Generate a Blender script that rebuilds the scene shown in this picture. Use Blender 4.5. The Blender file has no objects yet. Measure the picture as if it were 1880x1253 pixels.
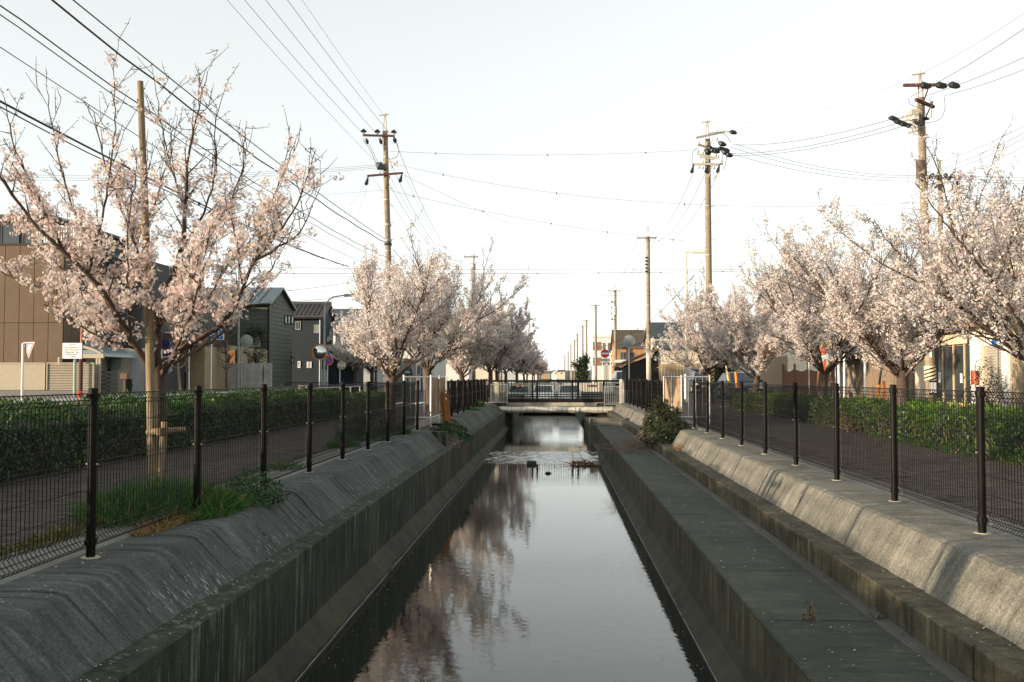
import bpy, math, random
import numpy as np
from mathutils import Vector, Matrix, Euler

scene = bpy.context.scene
col = scene.collection
R = math.radians
rnd = random.Random(7)

# ------------------------------------------------------------------ camera
F = 1828.0                                     # focal length in pixels of the 1880 px wide photograph
CAM = Vector((0.0, 0.0, 1.22))
CROT = Euler((R(90 + 2.067), 0.0, R(2.445)), 'XYZ')
cd = bpy.data.cameras.new('camera'); cam = bpy.data.objects.new('camera', cd); col.objects.link(cam)
cam.location = CAM; cam.rotation_euler = CROT
cd.sensor_width = 36.0; cd.lens = 36.0 * F / 1880.0; cd.clip_start = 0.05; cd.clip_end = 6000
scene.camera = cam

# ------------------------------------------------------------------ sky, sun, exposure
SUN_EL, SUN_A = 6.5, 64.0                      # elevation; angle from -Y towards -X
sun_dir = Vector((-math.sin(R(SUN_A)) * math.cos(R(SUN_EL)), -math.cos(R(SUN_A)) * math.cos(R(SUN_EL)), math.sin(R(SUN_EL))))
world = bpy.data.worlds.new('World'); scene.world = world; world.use_nodes = True
nt = world.node_tree; nt.nodes.clear()
sk = nt.nodes.new('ShaderNodeTexSky'); sk.sky_type = 'NISHITA'; sk.sun_disc = False
sk.sun_elevation = R(SUN_EL); sk.sun_rotation = math.atan2(sun_dir.x, sun_dir.y)
sk.air_density = 1.0; sk.dust_density = 0.5; sk.ozone_density = 1.0
hs = nt.nodes.new('ShaderNodeHueSaturation'); hs.inputs['Saturation'].default_value = 0.16
bg = nt.nodes.new('ShaderNodeBackground'); bg.inputs['Strength'].default_value = 0.15
wo = nt.nodes.new('ShaderNodeOutputWorld')
gm = nt.nodes.new('ShaderNodeGamma'); gm.inputs['Gamma'].default_value = 0.55      # thin high haze evens the sky out
tm = nt.nodes.new('ShaderNodeMix'); tm.data_type = 'RGBA'; tm.blend_type = 'MULTIPLY'; tm.inputs['Factor'].default_value = 1.0; tm.inputs['B'].default_value = (0.968, 1.0, 0.982, 1)
nt.links.new(sk.outputs['Color'], hs.inputs['Color']); nt.links.new(hs.outputs['Color'], gm.inputs['Color'])
nt.links.new(gm.outputs['Color'], tm.inputs['A']); nt.links.new(tm.outputs['Result'], bg.inputs['Color'])
nt.links.new(bg.outputs['Background'], wo.inputs['Surface'])
sd = bpy.data.lights.new('sun', 'SUN'); sd.energy = 2.0; sd.angle = R(0.6); sd.color = (1.0, 0.80, 0.58)
so = bpy.data.objects.new('sun', sd); col.objects.link(so)
so.rotation_euler = (-sun_dir).to_track_quat('-Z', 'Y').to_euler(); so.location = (-60, -40, 30)
scene.view_settings.view_transform = 'Standard'; scene.view_settings.look = 'None'
scene.view_settings.gamma = 1.0; scene.view_settings.use_curve_mapping = False
scene.view_settings.exposure = 2.1
scene.render.engine = 'CYCLES'
scene.cycles.max_bounces = 6; scene.cycles.diffuse_bounces = 3; scene.cycles.glossy_bounces = 3
scene.cycles.transmission_bounces = 2; scene.cycles.transparent_max_bounces = 4
scene.cycles.use_denoising = True
scene.cycles.caustics_reflective = False; scene.cycles.caustics_refractive = False

# ------------------------------------------------------------------ helpers
CM = CROT.to_matrix()
def at(u, v, Y):
    """world point at depth Y (metres along the canal) that is seen at photograph pixel u, v"""
    d = CM @ Vector(((u - 940.0) / F, -(v - 626.5) / F, -1.0))
    return CAM + d * ((Y - CAM.y) / d.y)

def link(o, parent=None):
    col.objects.link(o)
    if parent is not None: o.parent = parent
    return o

def tag(o, label=None, cat=None, group=None, kind=None):
    if label: o['label'] = label
    if cat: o['category'] = cat
    if group: o['group'] = group
    if kind: o['kind'] = kind
    return o

def thing(name, label, cat, loc=(0, 0, 0), rz=0.0, group=None, kind=None):
    o = bpy.data.objects.new(name, None); o.empty_display_size = 0.2
    col.objects.link(o); o.location = loc; o.rotation_euler = (0, 0, rz)
    return tag(o, label, cat, group, kind)

def origin(o):
    p = Vector((0, 0, 0))
    while o is not None:
        p += Vector(o.location); o = o.parent
    return p

def children(o): return [c for c in bpy.data.objects if c.parent == o]
KIDS = {}
def copy_tree(o, parent=None):
    c = o.copy(); col.objects.link(c)
    if parent is not None: c.parent = parent
    for ch in list(o.children): copy_tree(ch, c)
    return c

class MB:
    def __init__(s): s.v = []; s.f = []
    def add(s, vs, fs):
        n = len(s.v); s.v += [tuple(p) for p in vs]; s.f += [tuple(i + n for i in f) for f in fs]; return s
    def quad(s, a, b, c, d): return s.add([a, b, c, d], [(0, 1, 2, 3)])
    def box(s, x0, x1, y0, y1, z0, z1):
        return s.add([(x0, y0, z0), (x1, y0, z0), (x1, y1, z0), (x0, y1, z0), (x0, y0, z1), (x1, y0, z1), (x1, y1, z1), (x0, y1, z1)],
                     [(0, 3, 2, 1), (4, 5, 6, 7), (0, 1, 5, 4), (1, 2, 6, 5), (2, 3, 7, 6), (3, 0, 4, 7)])
    def bbox(s, x0, x1, y0, y1, z0, z1, b=0.006):
        """box with chamfered vertical and top edges"""
        x0, x1 = min(x0, x1), max(x0, x1); y0, y1 = min(y0, y1), max(y0, y1); b = min(b, 0.4 * (x1 - x0), 0.4 * (y1 - y0), 0.4 * (z1 - z0))
        lo = [(x0 + b, y0), (x1 - b, y0), (x1, y0 + b), (x1, y1 - b), (x1 - b, y1), (x0 + b, y1), (x0, y1 - b), (x0, y0 + b)]
        cx, cy = (x0 + x1) / 2, (y0 + y1) / 2
        sx = max(1e-6, (x1 - x0) / 2); sy = max(1e-6, (y1 - y0) / 2)
        top = [(cx + (x - cx) * (1 - b / sx), cy + (y - cy) * (1 - b / sy)) for x, y in lo]
        vs = [(x, y, z0) for x, y in lo] + [(x, y, z1 - b) for x, y in lo] + [(x, y, z1) for x, y in top]
        fs = [tuple(range(7, -1, -1)), tuple(range(16, 24))]
        for k in (0, 8):
            for i in range(8): fs.append((k + i, k + (i + 1) % 8, k + 8 + (i + 1) % 8, k + 8 + i))
        return s.add(vs, fs)
    def bar(s, p, q, w, h=None, up=(0, 0, 1)):
        p = Vector(p); q = Vector(q); h = h or w
        t = (q - p).normalized(); u = Vector(up)
        if abs(t.dot(u)) > 0.98: u = Vector((1, 0, 0))
        a = t.cross(u).normalized(); b = a.cross(t)
        vs = [e + a * (sx * w / 2) + b * (sy * h / 2) for e in (p, q) for sx, sy in ((-1, -1), (1, -1), (1, 1), (-1, 1))]
        return s.add(vs, [(0, 1, 2, 3), (7, 6, 5, 4), (0, 4, 5, 1), (1, 5, 6, 2), (2, 6, 7, 3), (3, 7, 4, 0)])
    def tube(s, pts, r, n=8, cap=True):
        pts = [Vector(p) for p in pts]; m = len(pts)
        rr = r if isinstance(r, (list, tuple)) else [r] * m
        base = len(s.v); u = None
        for i, p in enumerate(pts):
            t = (pts[min(i + 1, m - 1)] - pts[max(i - 1, 0)]).normalized()
            if u is None:
                u = Vector((1, 0, 0)) if abs(t.x) < 0.8 else Vector((0, 1, 0))
            a = (u - t * u.dot(t)).normalized(); b = t.cross(a); u = a
            for k in range(n):
                th = 2 * math.pi * k / n
                s.v.append(tuple(p + (a * math.cos(th) + b * math.sin(th)) * rr[i]))
        for i in range(m - 1):
            for k in range(n):
                s.f.append((base + i * n + k, base + i * n + (k + 1) % n, base + (i + 1) * n + (k + 1) % n, base + (i + 1) * n + k))
        if cap:
            s.f.append(tuple(base + k for k in reversed(range(n)))); s.f.append(tuple(base + (m - 1) * n + k for k in range(n)))
        return s
    def prism(s, outline, d):
        """outline: coplanar 3-D points, extruded by vector d"""
        o = [Vector(p) for p in outline]; d = Vector(d); n = len(o)
        fs = [tuple(range(n)), tuple(reversed(range(n, 2 * n)))]
        fs += [(i, n + i, n + (i + 1) % n, (i + 1) % n) for i in range(n)]
        return s.add(o + [p + d for p in o], fs)
    def disc(s, c, r, d, n=24, squash=1.0, ax=(1, 0, 0), ay=(0, 0, 1)):
        c = Vector(c); ax = Vector(ax); ay = Vector(ay)
        return s.prism([c + ax * (r * math.cos(2 * math.pi * k / n)) + ay * (r * squash * math.sin(2 * math.pi * k / n)) for k in range(n)], d)
    def mesh(s, name, mat, off=(0, 0, 0), smooth=False):
        me = bpy.data.meshes.new(name)
        ox, oy, oz = off
        me.from_pydata([(x - ox, y - oy, z - oz) for x, y, z in s.v], [], s.f); me.update()
        if mat: me.materials.append(mat)
        if smooth:
            me.polygons.foreach_set('use_smooth', [True] * len(me.polygons))
        return me
    def part(s, name, mat, parent, local=False, smooth=False, label=None, kind=None):
        me = s.mesh(name, mat, (0, 0, 0) if local else origin(parent), smooth)
        o = link(bpy.data.objects.new(name, me), parent)
        return tag(o, label, None, None, kind)
    def obj(s, name, mat, label=None, cat=None, group=None, kind=None, smooth=False, base=None):
        v = np.array(s.v)
        if base is None:
            base = (float((v[:, 0].min() + v[:, 0].max()) / 2), float((v[:, 1].min() + v[:, 1].max()) / 2), float(v[:, 2].min()))
        me = s.mesh(name, mat, base, smooth)
        o = link(bpy.data.objects.new(name, me)); o.location = base
        return tag(o, label, cat, group, kind)

def np_mesh(name, V, Fc, mat, colr=None, smooth=False):
    me = bpy.data.meshes.new(name)
    n, (m, k) = len(V), Fc.shape
    me.vertices.add(n); me.vertices.foreach_set('co', np.ascontiguousarray(V, dtype=np.float32).ravel())
    me.loops.add(m * k); me.loops.foreach_set('vertex_index', np.ascontiguousarray(Fc, dtype=np.int32).ravel())
    me.polygons.add(m); me.polygons.foreach_set('loop_start', np.arange(0, m * k, k, dtype=np.int32))
    me.polygons.foreach_set('loop_total', np.full(m, k, dtype=np.int32))
    if smooth: me.polygons.foreach_set('use_smooth', np.ones(m, dtype=bool))
    if colr is not None:
        a = me.attributes.new('tint', 'FLOAT_COLOR', 'POINT')
        c4 = np.ones((n, 4), dtype=np.float32); c4[:, :3] = colr
        a.data.foreach_set('color', c4.ravel())
    me.update(calc_edges=True)
    if mat: me.materials.append(mat)
    return me

# ------------------------------------------------------------------ materials
MAT = {}
def mat(name, c, rough=0.7, var=0.15, scale=6.0, bump=0.0, bscale=60.0, metal=0.0, spec=0.4, stretch=(1, 1, 1), c2=None):
    if name in MAT: return MAT[name]
    m = bpy.data.materials.new(name); m.use_nodes = True; t = m.node_tree; N = t.nodes; L = t.links
    b = N['Principled BSDF']; b.inputs['Roughness'].default_value = rough; b.inputs['Metallic'].default_value = metal
    b.inputs['Specular IOR Level'].default_value = spec
    tc = N.new('ShaderNodeTexCoord'); mp = N.new('ShaderNodeMapping'); mp.inputs['Scale'].default_value = stretch
    L.new(tc.outputs['Object'], mp.inputs['Vector'])
    n1 = N.new('ShaderNodeTexNoise'); n1.inputs['Scale'].default_value = scale; n1.inputs['Detail'].default_value = 5; n1.inputs['Roughness'].default_value = 0.65
    L.new(mp.outputs['Vector'], n1.inputs['Vector'])
    cr = N.new('ShaderNodeMapRange'); cr.inputs['From Min'].default_value = 0.3; cr.inputs['From Max'].default_value = 0.7
    L.new(n1.outputs['Fac'], cr.inputs['Value'])
    mx = N.new('ShaderNodeMix'); mx.data_type = 'RGBA'
    lo = tuple(x * (1 - var) for x in c) if c2 is None else c2
    hi = tuple(min(1, x * (1 + var)) for x in c) if c2 is None else c
    mx.inputs['A'].default_value = (*lo, 1); mx.inputs['B'].default_value = (*hi, 1)
    L.new(cr.outputs['Result'], mx.inputs['Factor']); L.new(mx.outputs['Result'], b.inputs['Base Color'])
    if bump > 0:
        n2 = N.new('ShaderNodeTexNoise'); n2.inputs['Scale'].default_value = bscale; n2.inputs['Detail'].default_value = 3
        L.new(mp.outputs['Vector'], n2.inputs['Vector'])
        bp = N.new('ShaderNodeBump'); bp.inputs['Strength'].default_value = bump; bp.inputs['Distance'].default_value = 0.02
        L.new(n2.outputs['Fac'], bp.inputs['Height']); L.new(bp.outputs['Normal'], b.inputs['Normal'])
    MAT[name] = m; return m

def concrete(name, c, dark, streak=(9, 9, 0.5), stain=0.6, rough=0.85, big=0.7, green=0.0, fine=90.0, bump=0.35, speck=0.0, pale=0.0, pst=(10, 10, 0.9)):
    """aged concrete: broad patches, streaks running down the surface, fine grain"""
    if name in MAT: return MAT[name]
    m = bpy.data.materials.new(name); m.use_nodes = True; t = m.node_tree; N = t.nodes; L = t.links
    b = N['Principled BSDF']; b.inputs['Roughness'].default_value = rough; b.inputs['Specular IOR Level'].default_value = 0.3
    tc = N.new('ShaderNodeTexCoord')
    def noise(sc, det, st=(1, 1, 1), ro=0.6):
        mp = N.new('ShaderNodeMapping'); mp.inputs['Scale'].default_value = st; L.new(tc.outputs['Object'], mp.inputs['Vector'])
        n = N.new('ShaderNodeTexNoise'); n.inputs['Scale'].default_value = sc; n.inputs['Detail'].default_value = det; n.inputs['Roughness'].default_value = ro
        L.new(mp.outputs['Vector'], n.inputs['Vector']); return n.outputs['Fac']
    def rng(x, a, d, o0=0.0, o1=1.0):
        r = N.new('ShaderNodeMapRange'); r.inputs['From Min'].default_value = a; r.inputs['From Max'].default_value = d
        r.inputs['To Min'].default_value = o0; r.inputs['To Max'].default_value = o1; L.new(x, r.inputs['Value']); return r.outputs['Result']
    def mix(f, a, d, mode='MIX'):
        x = N.new('ShaderNodeMix'); x.data_type = 'RGBA'; x.blend_type = mode
        for key, val in (('Factor', f), ('A', a), ('B', d)):
            if isinstance(val, (tuple, float)): x.inputs[key].default_value = (*val, 1) if isinstance(val, tuple) else val
            else: L.new(val, x.inputs[key])
        return x.outputs['Result']
    base = mix(rng(noise(big, 6), 0.35, 0.65), dark, c)
    st = rng(noise(1.0, 5, streak, 0.7), 0.45, 0.68, 0.0, stain)
    base = mix(st, base, tuple(x * 0.5 for x in dark))
    if green: base = mix(rng(noise(2.3, 5), 0.45, 0.7, 0.0, green), base, (dark[0] * 0.55, dark[1] * 0.75, dark[2] * 0.5))
    if pale: base = mix(rng(noise(1.0, 6, pst, 0.75), 0.54, 0.66, 0.0, pale), base, tuple(min(1, x * 2.3 + .015) for x in c))
    blot = rng(noise(3.1, 6, (1, 1, 1), 0.7), 0.3, 0.7, 0.72, 1.25)
    bm = N.new('ShaderNodeMix'); bm.data_type = 'RGBA'; bm.blend_type = 'MULTIPLY'; bm.inputs['Factor'].default_value = 1.0
    L.new(base, bm.inputs['A']); L.new(blot, bm.inputs['B']); base = bm.outputs['Result']
    g = rng(noise(fine, 2), 0.3, 0.7, 0.6, 1.35)
    gm = N.new('ShaderNodeMix'); gm.data_type = 'RGBA'; gm.blend_type = 'MULTIPLY'; gm.inputs['Factor'].default_value = 1.0
    L.new(base, gm.inputs['A']); L.new(g, gm.inputs['B']); base = gm.outputs['Result']
    if speck:
        base = mix(rng(noise(300, 0), 0.62, 0.7, 0.0, speck), base, (0.45, 0.44, 0.4))
    L.new(base, b.inputs['Base Color'])
    bp = N.new('ShaderNodeBump'); bp.inputs['Strength'].default_value = bump; bp.inputs['Distance'].default_value = 0.012
    L.new(noise(fine * 0.6, 4), bp.inputs['Height']); L.new(bp.outputs['Normal'], b.inputs['Normal'])
    MAT[name] = m; return m

def leafmat(name, trans=0.35, rough=0.5, gloss=0.25):
    """two-sided thin foliage, colour from each leaf's own tint"""
    if name in MAT: return MAT[name]
    m = bpy.data.materials.new(name); m.use_nodes = True; t = m.node_tree; N = t.nodes; L = t.links
    b = N['Principled BSDF']; b.inputs['Roughness'].default_value = rough; b.inputs['Specular IOR Level'].default_value = gloss
    a = N.new('ShaderNodeAttribute'); a.attribute_name = 'tint'
    tr = N.new('ShaderNodeBsdfTranslucent'); ms = N.new('ShaderNodeMixShader'); ms.inputs['Fac'].default_value = trans
    L.new(a.outputs['Color'], b.inputs['Base Color']); L.new(a.outputs['Color'], tr.inputs['Color'])
    L.new(b.outputs['BSDF'], ms.inputs[1]); L.new(tr.outputs['BSDF'], ms.inputs[2]); L.new(ms.outputs['Shader'], N['Material Output'].inputs['Surface'])
    MAT[name] = m; return m

PETAL = leafmat('petal', 0.5, 0.7, 0.1); LEAF = leafmat('leaf', 0.25, 0.45, 0.35); BLADE = leafmat('blade', 0.3, 0.55, 0.2)
BARK = mat('cherry_bark', (0.075, 0.050, 0.035), 0.9, 0.45, 14, 0.6, 45, stretch=(1, 1, 2.5))
BARK2 = mat('grey_bark', (0.14, 0.11, 0.085), 0.9, 0.4, 10, 0.6, 40)
METAL_BR = mat('fence_brown', (0.0055, 0.0045, 0.004), 0.55, 0.25, 20, spec=0.12)
WIRE_BR = mat('mesh_wire', (0.009, 0.008, 0.0075), 0.5, 0.15, 30, spec=0.25)
STEEL = mat('galvanised', (0.5, 0.5, 0.48), 0.4, 0.15, 12, metal=0.7)
STEELD = mat('dull_galvanised', (0.30, 0.32, 0.31), 0.55, 0.2, 8, metal=0.4)
WHITE = mat('white_paint', (0.78, 0.78, 0.75), 0.45, 0.06, 9)
DARKM = mat('bridge_dark', (0.012, 0.0105, 0.009), 0.55, 0.2, 10, spec=0.2)
BLACKP = mat('black_plastic', (0.012, 0.014, 0.016), 0.5, 0.1, 8)
RUST = mat('rusty_arm', (0.095, 0.040, 0.027), 0.8, 0.4, 14)
POLEC = concrete('pole_concrete', (0.30, 0.245, 0.17), (0.23, 0.185, 0.125), (6, 6, 0.6), 0.35, big=1.2, fine=60)
WOOD = mat('grey_timber', (0.30, 0.215, 0.14), 0.8, 0.35, 5, 0.4, 40, stretch=(9, 9, 0.7))
WOODL = mat('pale_timber', (0.33, 0.235, 0.145), 0.75, 0.25, 5, 0.3, 40, stretch=(9, 9, 0.6))
WOODD = mat('dark_timber', (0.13, 0.088, 0.055), 0.85, 0.4, 5, 0.4, 40, stretch=(9, 9, 0.6))
LOG = mat('peeled_log', (0.23, 0.17, 0.095), 0.8, 0.45, 3, 0.5, 30, stretch=(12, 12, 0.8))
GLASSD = mat('dark_glass', (0.03, 0.04, 0.045), 0.08, 0.3, 1, spec=0.8)
GLASSB = mat('blue_glass', (0.03, 0.07, 0.09), 0.1, 0.2, 1, spec=0.8)
PAPER = mat('paper_white', (0.75, 0.76, 0.76), 0.6, 0.04, 5)
INK = mat('ink', (0.03, 0.03, 0.035), 0.6, 0.1, 5)
SRED = mat('sign_red', (0.62, 0.045, 0.02), 0.4, 0.1, 6)
SBLUE = mat('sign_blue', (0.02, 0.12, 0.36), 0.4, 0.1, 6)
ORANGE = mat('orange_plastic', (0.75, 0.25, 0.03), 0.5, 0.15, 6)
YELLOW = mat('yellow_guard', (0.62, 0.42, 0.08), 0.5, 0.15, 6)
TYRE = mat('tyre', (0.015, 0.015, 0.015), 0.8, 0.1, 9)
# ------------------------------------------------------------------ materials of the canal
def brickmat():
    m = leafmat('brick', 0.0, 0.85, 0.2); return m
BRICK = brickmat()
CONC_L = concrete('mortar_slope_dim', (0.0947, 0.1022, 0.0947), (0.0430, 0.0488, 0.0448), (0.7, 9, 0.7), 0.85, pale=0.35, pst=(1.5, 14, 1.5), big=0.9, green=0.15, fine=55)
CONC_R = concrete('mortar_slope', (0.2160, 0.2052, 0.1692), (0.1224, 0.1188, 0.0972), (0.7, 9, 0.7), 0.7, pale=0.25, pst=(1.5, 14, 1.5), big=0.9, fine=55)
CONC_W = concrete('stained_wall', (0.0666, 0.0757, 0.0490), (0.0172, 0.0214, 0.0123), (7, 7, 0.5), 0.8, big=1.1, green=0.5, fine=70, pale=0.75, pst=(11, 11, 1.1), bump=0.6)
CONC_B = concrete('wet_base', (0.0601, 0.0602, 0.0348), (0.0240, 0.0251, 0.0138), (3, 3, 0.6), 0.4, big=1.1, green=0.3, fine=160, speck=0.25)
CONC_P = concrete('platform_slab', (0.0642, 0.0712, 0.0512), (0.0361, 0.0417, 0.0296), (0.8, 6, 1), 0.35, big=0.9, fine=120, bump=0.25, pale=0.35, pst=(5, 14, 5))
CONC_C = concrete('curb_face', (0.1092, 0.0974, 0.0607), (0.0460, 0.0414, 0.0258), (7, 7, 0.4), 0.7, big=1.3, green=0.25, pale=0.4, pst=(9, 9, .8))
GRAVEL = concrete('exposed_gravel', (0.1344, 0.1248, 0.1056), (0.0768, 0.0701, 0.0595), (3, 3, 3), 0.3, fine=140, bump=1.0, speck=0.5)
CONC_G = concrete('kerb_concrete', (0.1950, 0.1913, 0.1650), (0.1275, 0.1260, 0.1087), (3, 3, 3), 0.25, fine=70)
ASPH = concrete('asphalt', (0.0520, 0.0528, 0.0528), (0.0360, 0.0368, 0.0368), (1, 1, 1), 0.2, fine=120, bump=0.4)
SOIL = mat('soil', (0.085, 0.066, 0.045), 0.95, 0.4, 5, 0.7, 40)

def water_mat(name, bump, foam=0.0):
    m = bpy.data.materials.new(name); m.use_nodes = True; t = m.node_tree; N = t.nodes; L = t.links
    b = N['Principled BSDF']; b.inputs['Base Color'].default_value = (0.012, 0.014, 0.011, 1); b.inputs['Roughness'].default_value = 0.03
    b.inputs['IOR'].default_value = 1.36; b.inputs['Specular IOR Level'].default_value = 0.65
    tc = N.new('ShaderNodeTexCoord'); mp = N.new('ShaderNodeMapping'); mp.inputs['Scale'].default_value = (1.0, 1.0, 1)
    L.new(tc.outputs['Object'], mp.inputs['Vector'])
    n = N.new('ShaderNodeTexNoise'); n.inputs['Scale'].default_value = 7.0; n.inputs['Detail'].default_value = 3.5
    L.new(mp.outputs['Vector'], n.inputs['Vector'])
    # calm and ruffled patches
    n2 = N.new('ShaderNodeTexNoise'); n2.inputs['Scale'].default_value = 0.55; n2.inputs['Detail'].default_value = 2
    L.new(tc.outputs['Object'], n2.inputs['Vector'])
    r = N.new('ShaderNodeMapRange'); r.inputs['From Min'].default_value = 0.35; r.inputs['From Max'].default_value = 0.7
    r.inputs['To Min'].default_value = 0.35; r.inputs['To Max'].default_value = 1.0
    L.new(n2.outputs['Fac'], r.inputs['Value'])
    mu = N.new('ShaderNodeMath'); mu.operation = 'MULTIPLY'; mu.inputs[1].default_value = bump; L.new(r.outputs['Result'], mu.inputs[0])
    bp = N.new('ShaderNodeBump'); bp.inputs['Distance'].default_value = 0.02
    L.new(mu.outputs['Value'], bp.inputs['Strength']); L.new(n.outputs['Fac'], bp.inputs['Height']); L.new(bp.outputs['Normal'], b.inputs['Normal'])
    if foam:
        w = N.new('ShaderNodeTexNoise'); w.inputs['Scale'].default_value = 5.5; w.inputs['Detail'].default_value = 8; w.inputs['Roughness'].default_value = 0.8
        mp2 = N.new('ShaderNodeMapping'); mp2.inputs['Scale'].default_value = (1.6, 0.45, 1); L.new(tc.outputs['Object'], mp2.inputs['Vector']); L.new(mp2.outputs['Vector'], w.inputs['Vector'])
        rr = N.new('ShaderNodeMapRange'); rr.inputs['From Min'].default_value = 0.52; rr.inputs['From Max'].default_value = 0.62; rr.inputs['To Max'].default_value = foam
        L.new(w.outputs['Fac'], rr.inputs['Value'])
        mx = N.new('ShaderNodeMix'); mx.data_type = 'RGBA'; mx.inputs['A'].default_value = (0.02, 0.022, 0.018, 1); mx.inputs['B'].default_value = (0.75, 0.75, 0.72, 1)
        L.new(rr.outputs['Result'], mx.inputs['Factor']); L.new(mx.outputs['Result'], b.inputs['Base Color'])
        ro = N.new('ShaderNodeMapRange'); ro.inputs['To Min'].default_value = 0.08; ro.inputs['To Max'].default_value = 0.7
        L.new(rr.outputs['Result'], ro.inputs['Value']); L.new(ro.outputs['Result'], b.inputs['Roughness'])
    return m

# ------------------------------------------------------------------ ground sheets
def sheet(name, x0, x1, y0, y1, z, m, label=None):
    return MB().quad((x0, y0, z), (x1, y0, z), (x1, y1, z), (x0, y1, z)).obj(name, m, label, None, None, 'structure', base=((x0 + x1) / 2, (y0 + y1) / 2, z))
GROUND = concrete('far_ground', (0.0770, 0.0735, 0.0630), (0.0525, 0.0525, 0.0434), (1, 1, 1), 0.1, big=0.05, fine=9)
sheet('ground', -3000, -3.7, -200, 4000, -0.034, GROUND)
sheet('ground', 3.75, 3000, -200, 4000, -0.034, GROUND)
sheet('road', -15.5, -8.0, -60, 400, -0.026, ASPH, 'grey asphalt street beyond the hedge beside the brown building')
sheet('road', 8.6, 14.9, -60, 400, -0.026, ASPH, 'grey asphalt street in front of the shop and timber fences')
sheet('road', -60, -3.72, 43.5, 52, -0.020, ASPH, 'asphalt side street leading to the bridge past the dark houses')
sheet('road', 3.8, 60, 48, 60, -0.020, ASPH, 'asphalt side street running from the bridge towards the parked van')
for x in (-14.9,):
    sheet('road_marking', x, x + 0.15, -20, 43, -0.020, WHITE)
sheet('road_marking', 9.0, 9.15, -20, 47.5, -0.020, WHITE)
for k in range(4):
    sheet('road_marking', -7.6 + 0.9 * k, -7.15 + 0.9 * k, 45.0, 48.6, -0.014, WHITE)

# water: lower pool, riffle over the sill, upper pool
WATER = water_mat('water', 0.10)
WZ = -1.28
wt = MB().quad((-2.3, -60, WZ), (1.6, -60, WZ), (1.6, 28.7, WZ), (-2.3, 28.7, WZ)).obj('water', WATER, 'calm dark canal water reflecting the pale sky below the sill', None, None, 'structure')
wt2 = MB().quad((-2.3, 32.6, WZ + 0.08), (1.6, 32.6, WZ + 0.08), (1.6, 900, WZ + 0.08), (-2.3, 900, WZ + 0.08)).obj('water', water_mat('upper_water', 0.16), 'canal water above the sill running under the bridge', None, None, 'structure')
nx, ny = 60, 70
gx, gy = np.meshgrid(np.linspace(-2.3, 1.6, nx), np.linspace(28.65, 32.65, ny))
t_ = (gy - 28.65) / 4.0
rng = np.random.default_rng(3)
wave = np.zeros_like(gx)
for k in range(26):
    a, b_, p_ = rng.normal(0, 5), rng.normal(0, 6), rng.uniform(0, 6.28)
    wave += np.sin(a * gx + b_ * gy + p_) / 26 ** 0.5
gz = WZ + 0.002 + 0.08 * np.clip((t_ - 0.1) / 0.85, 0, 1) + 0.014 * wave * np.sin(np.pi * np.clip(t_, 0, 1))
idx = np.arange(nx * ny).reshape(ny, nx)
Fq = np.stack([idx[:-1, :-1], idx[:-1, 1:], idx[1:, 1:], idx[1:, :-1]], -1).reshape(-1, 4)
o = link(bpy.data.objects.new('water', np_mesh('water', np.stack([gx, gy, gz], -1).reshape(-1, 3), Fq, water_mat('riffle', 0.5, 0.65), None, True)))
tag(o, 'broken white water running over the low sill', None, None, 'structure')

# ------------------------------------------------------------------ canal walls, panel by panel
def rough_prism(profile, y0, y1, r, jit=0.006, step=0.16):
    """cast concrete: the profile (x, z) swept along Y with slightly worn, uneven arrises"""
    n = max(2, int((y1 - y0) / step)); mb = MB(); m = len(profile)
    vs = []
    for k in range(n + 1):
        y = y0 + (y1 - y0) * k / n
        chip = 1 if r.random() > .06 else 2.6
        for x, z in profile: vs.append((x + r.uniform(-jit, jit) * .6 * chip, y, z - abs(r.gauss(0, jit * .5)) * chip))
    fs = [tuple(range(m)), tuple(reversed(range(n * m, n * m + m)))]
    for k in range(n):
        for i in range(m): fs.append((k * m + i, (k + 1) * m + i, (k + 1) * m + (i + 1) % m, k * m + (i + 1) % m))
    return mb.add(vs, fs)
def frange(a, b, s):
    out = []; x = a
    while x < b - 1e-6: out.append((x, min(x + s, b))); x += s
    return out

def slope_panel(parent, pts, y0, y1, m, r):
    """mortar slope cast in narrow lifts: every lift stands a little proud of or behind its neighbour"""
    mb = MB(); ys = [y0]
    while ys[-1] < y1 - 0.1: ys.append(min(y1, ys[-1] + r.uniform(0.09, 0.34)))
    ys[-1] = y1
    nrm = []
    for i in range(len(pts)):
        a = Vector((pts[max(i - 1, 0)][0], 0, pts[max(i - 1, 0)][1])); b = Vector((pts[min(i + 1, len(pts) - 1)][0], 0, pts[min(i + 1, len(pts) - 1)][1]))
        d = (b - a).normalized(); n = Vector((-d.z, 0, d.x)); nrm.append(n if n.z > 0 else -n)
    prev = None; nl = len(ys) - 1
    for li, (a, b) in enumerate(zip(ys[:-1], ys[1:])):
        off = r.uniform(-0.0065, 0.0065); slant = r.uniform(-0.012, 0.012)
        if li in (0, nl - 1): off *= 0.3; slant = 0
        rows = []
        for y in (a + (0.012 if li else 0), b):
            row = []
            for i, (x, z) in enumerate(pts):
                e = off + (r.uniform(-0.004, 0.004) if 0 < i < len(pts) - 1 else 0)
                if i in (0, len(pts) - 1): e *= 0.3
                row.append((x + nrm[i].x * e, y + slant * (i > 1), z + nrm[i].z * e))
            rows.append(row)
        for A, B in ([(prev, rows[0])] if prev else []) + [(rows[0], rows[1])]:
            for i in range(len(pts) - 1): mb.quad(A[i], A[i + 1], B[i + 1], B[i])
        prev = rows[1]
    mb.part('slope_panel', m, parent)

r = random.Random(11)
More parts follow.
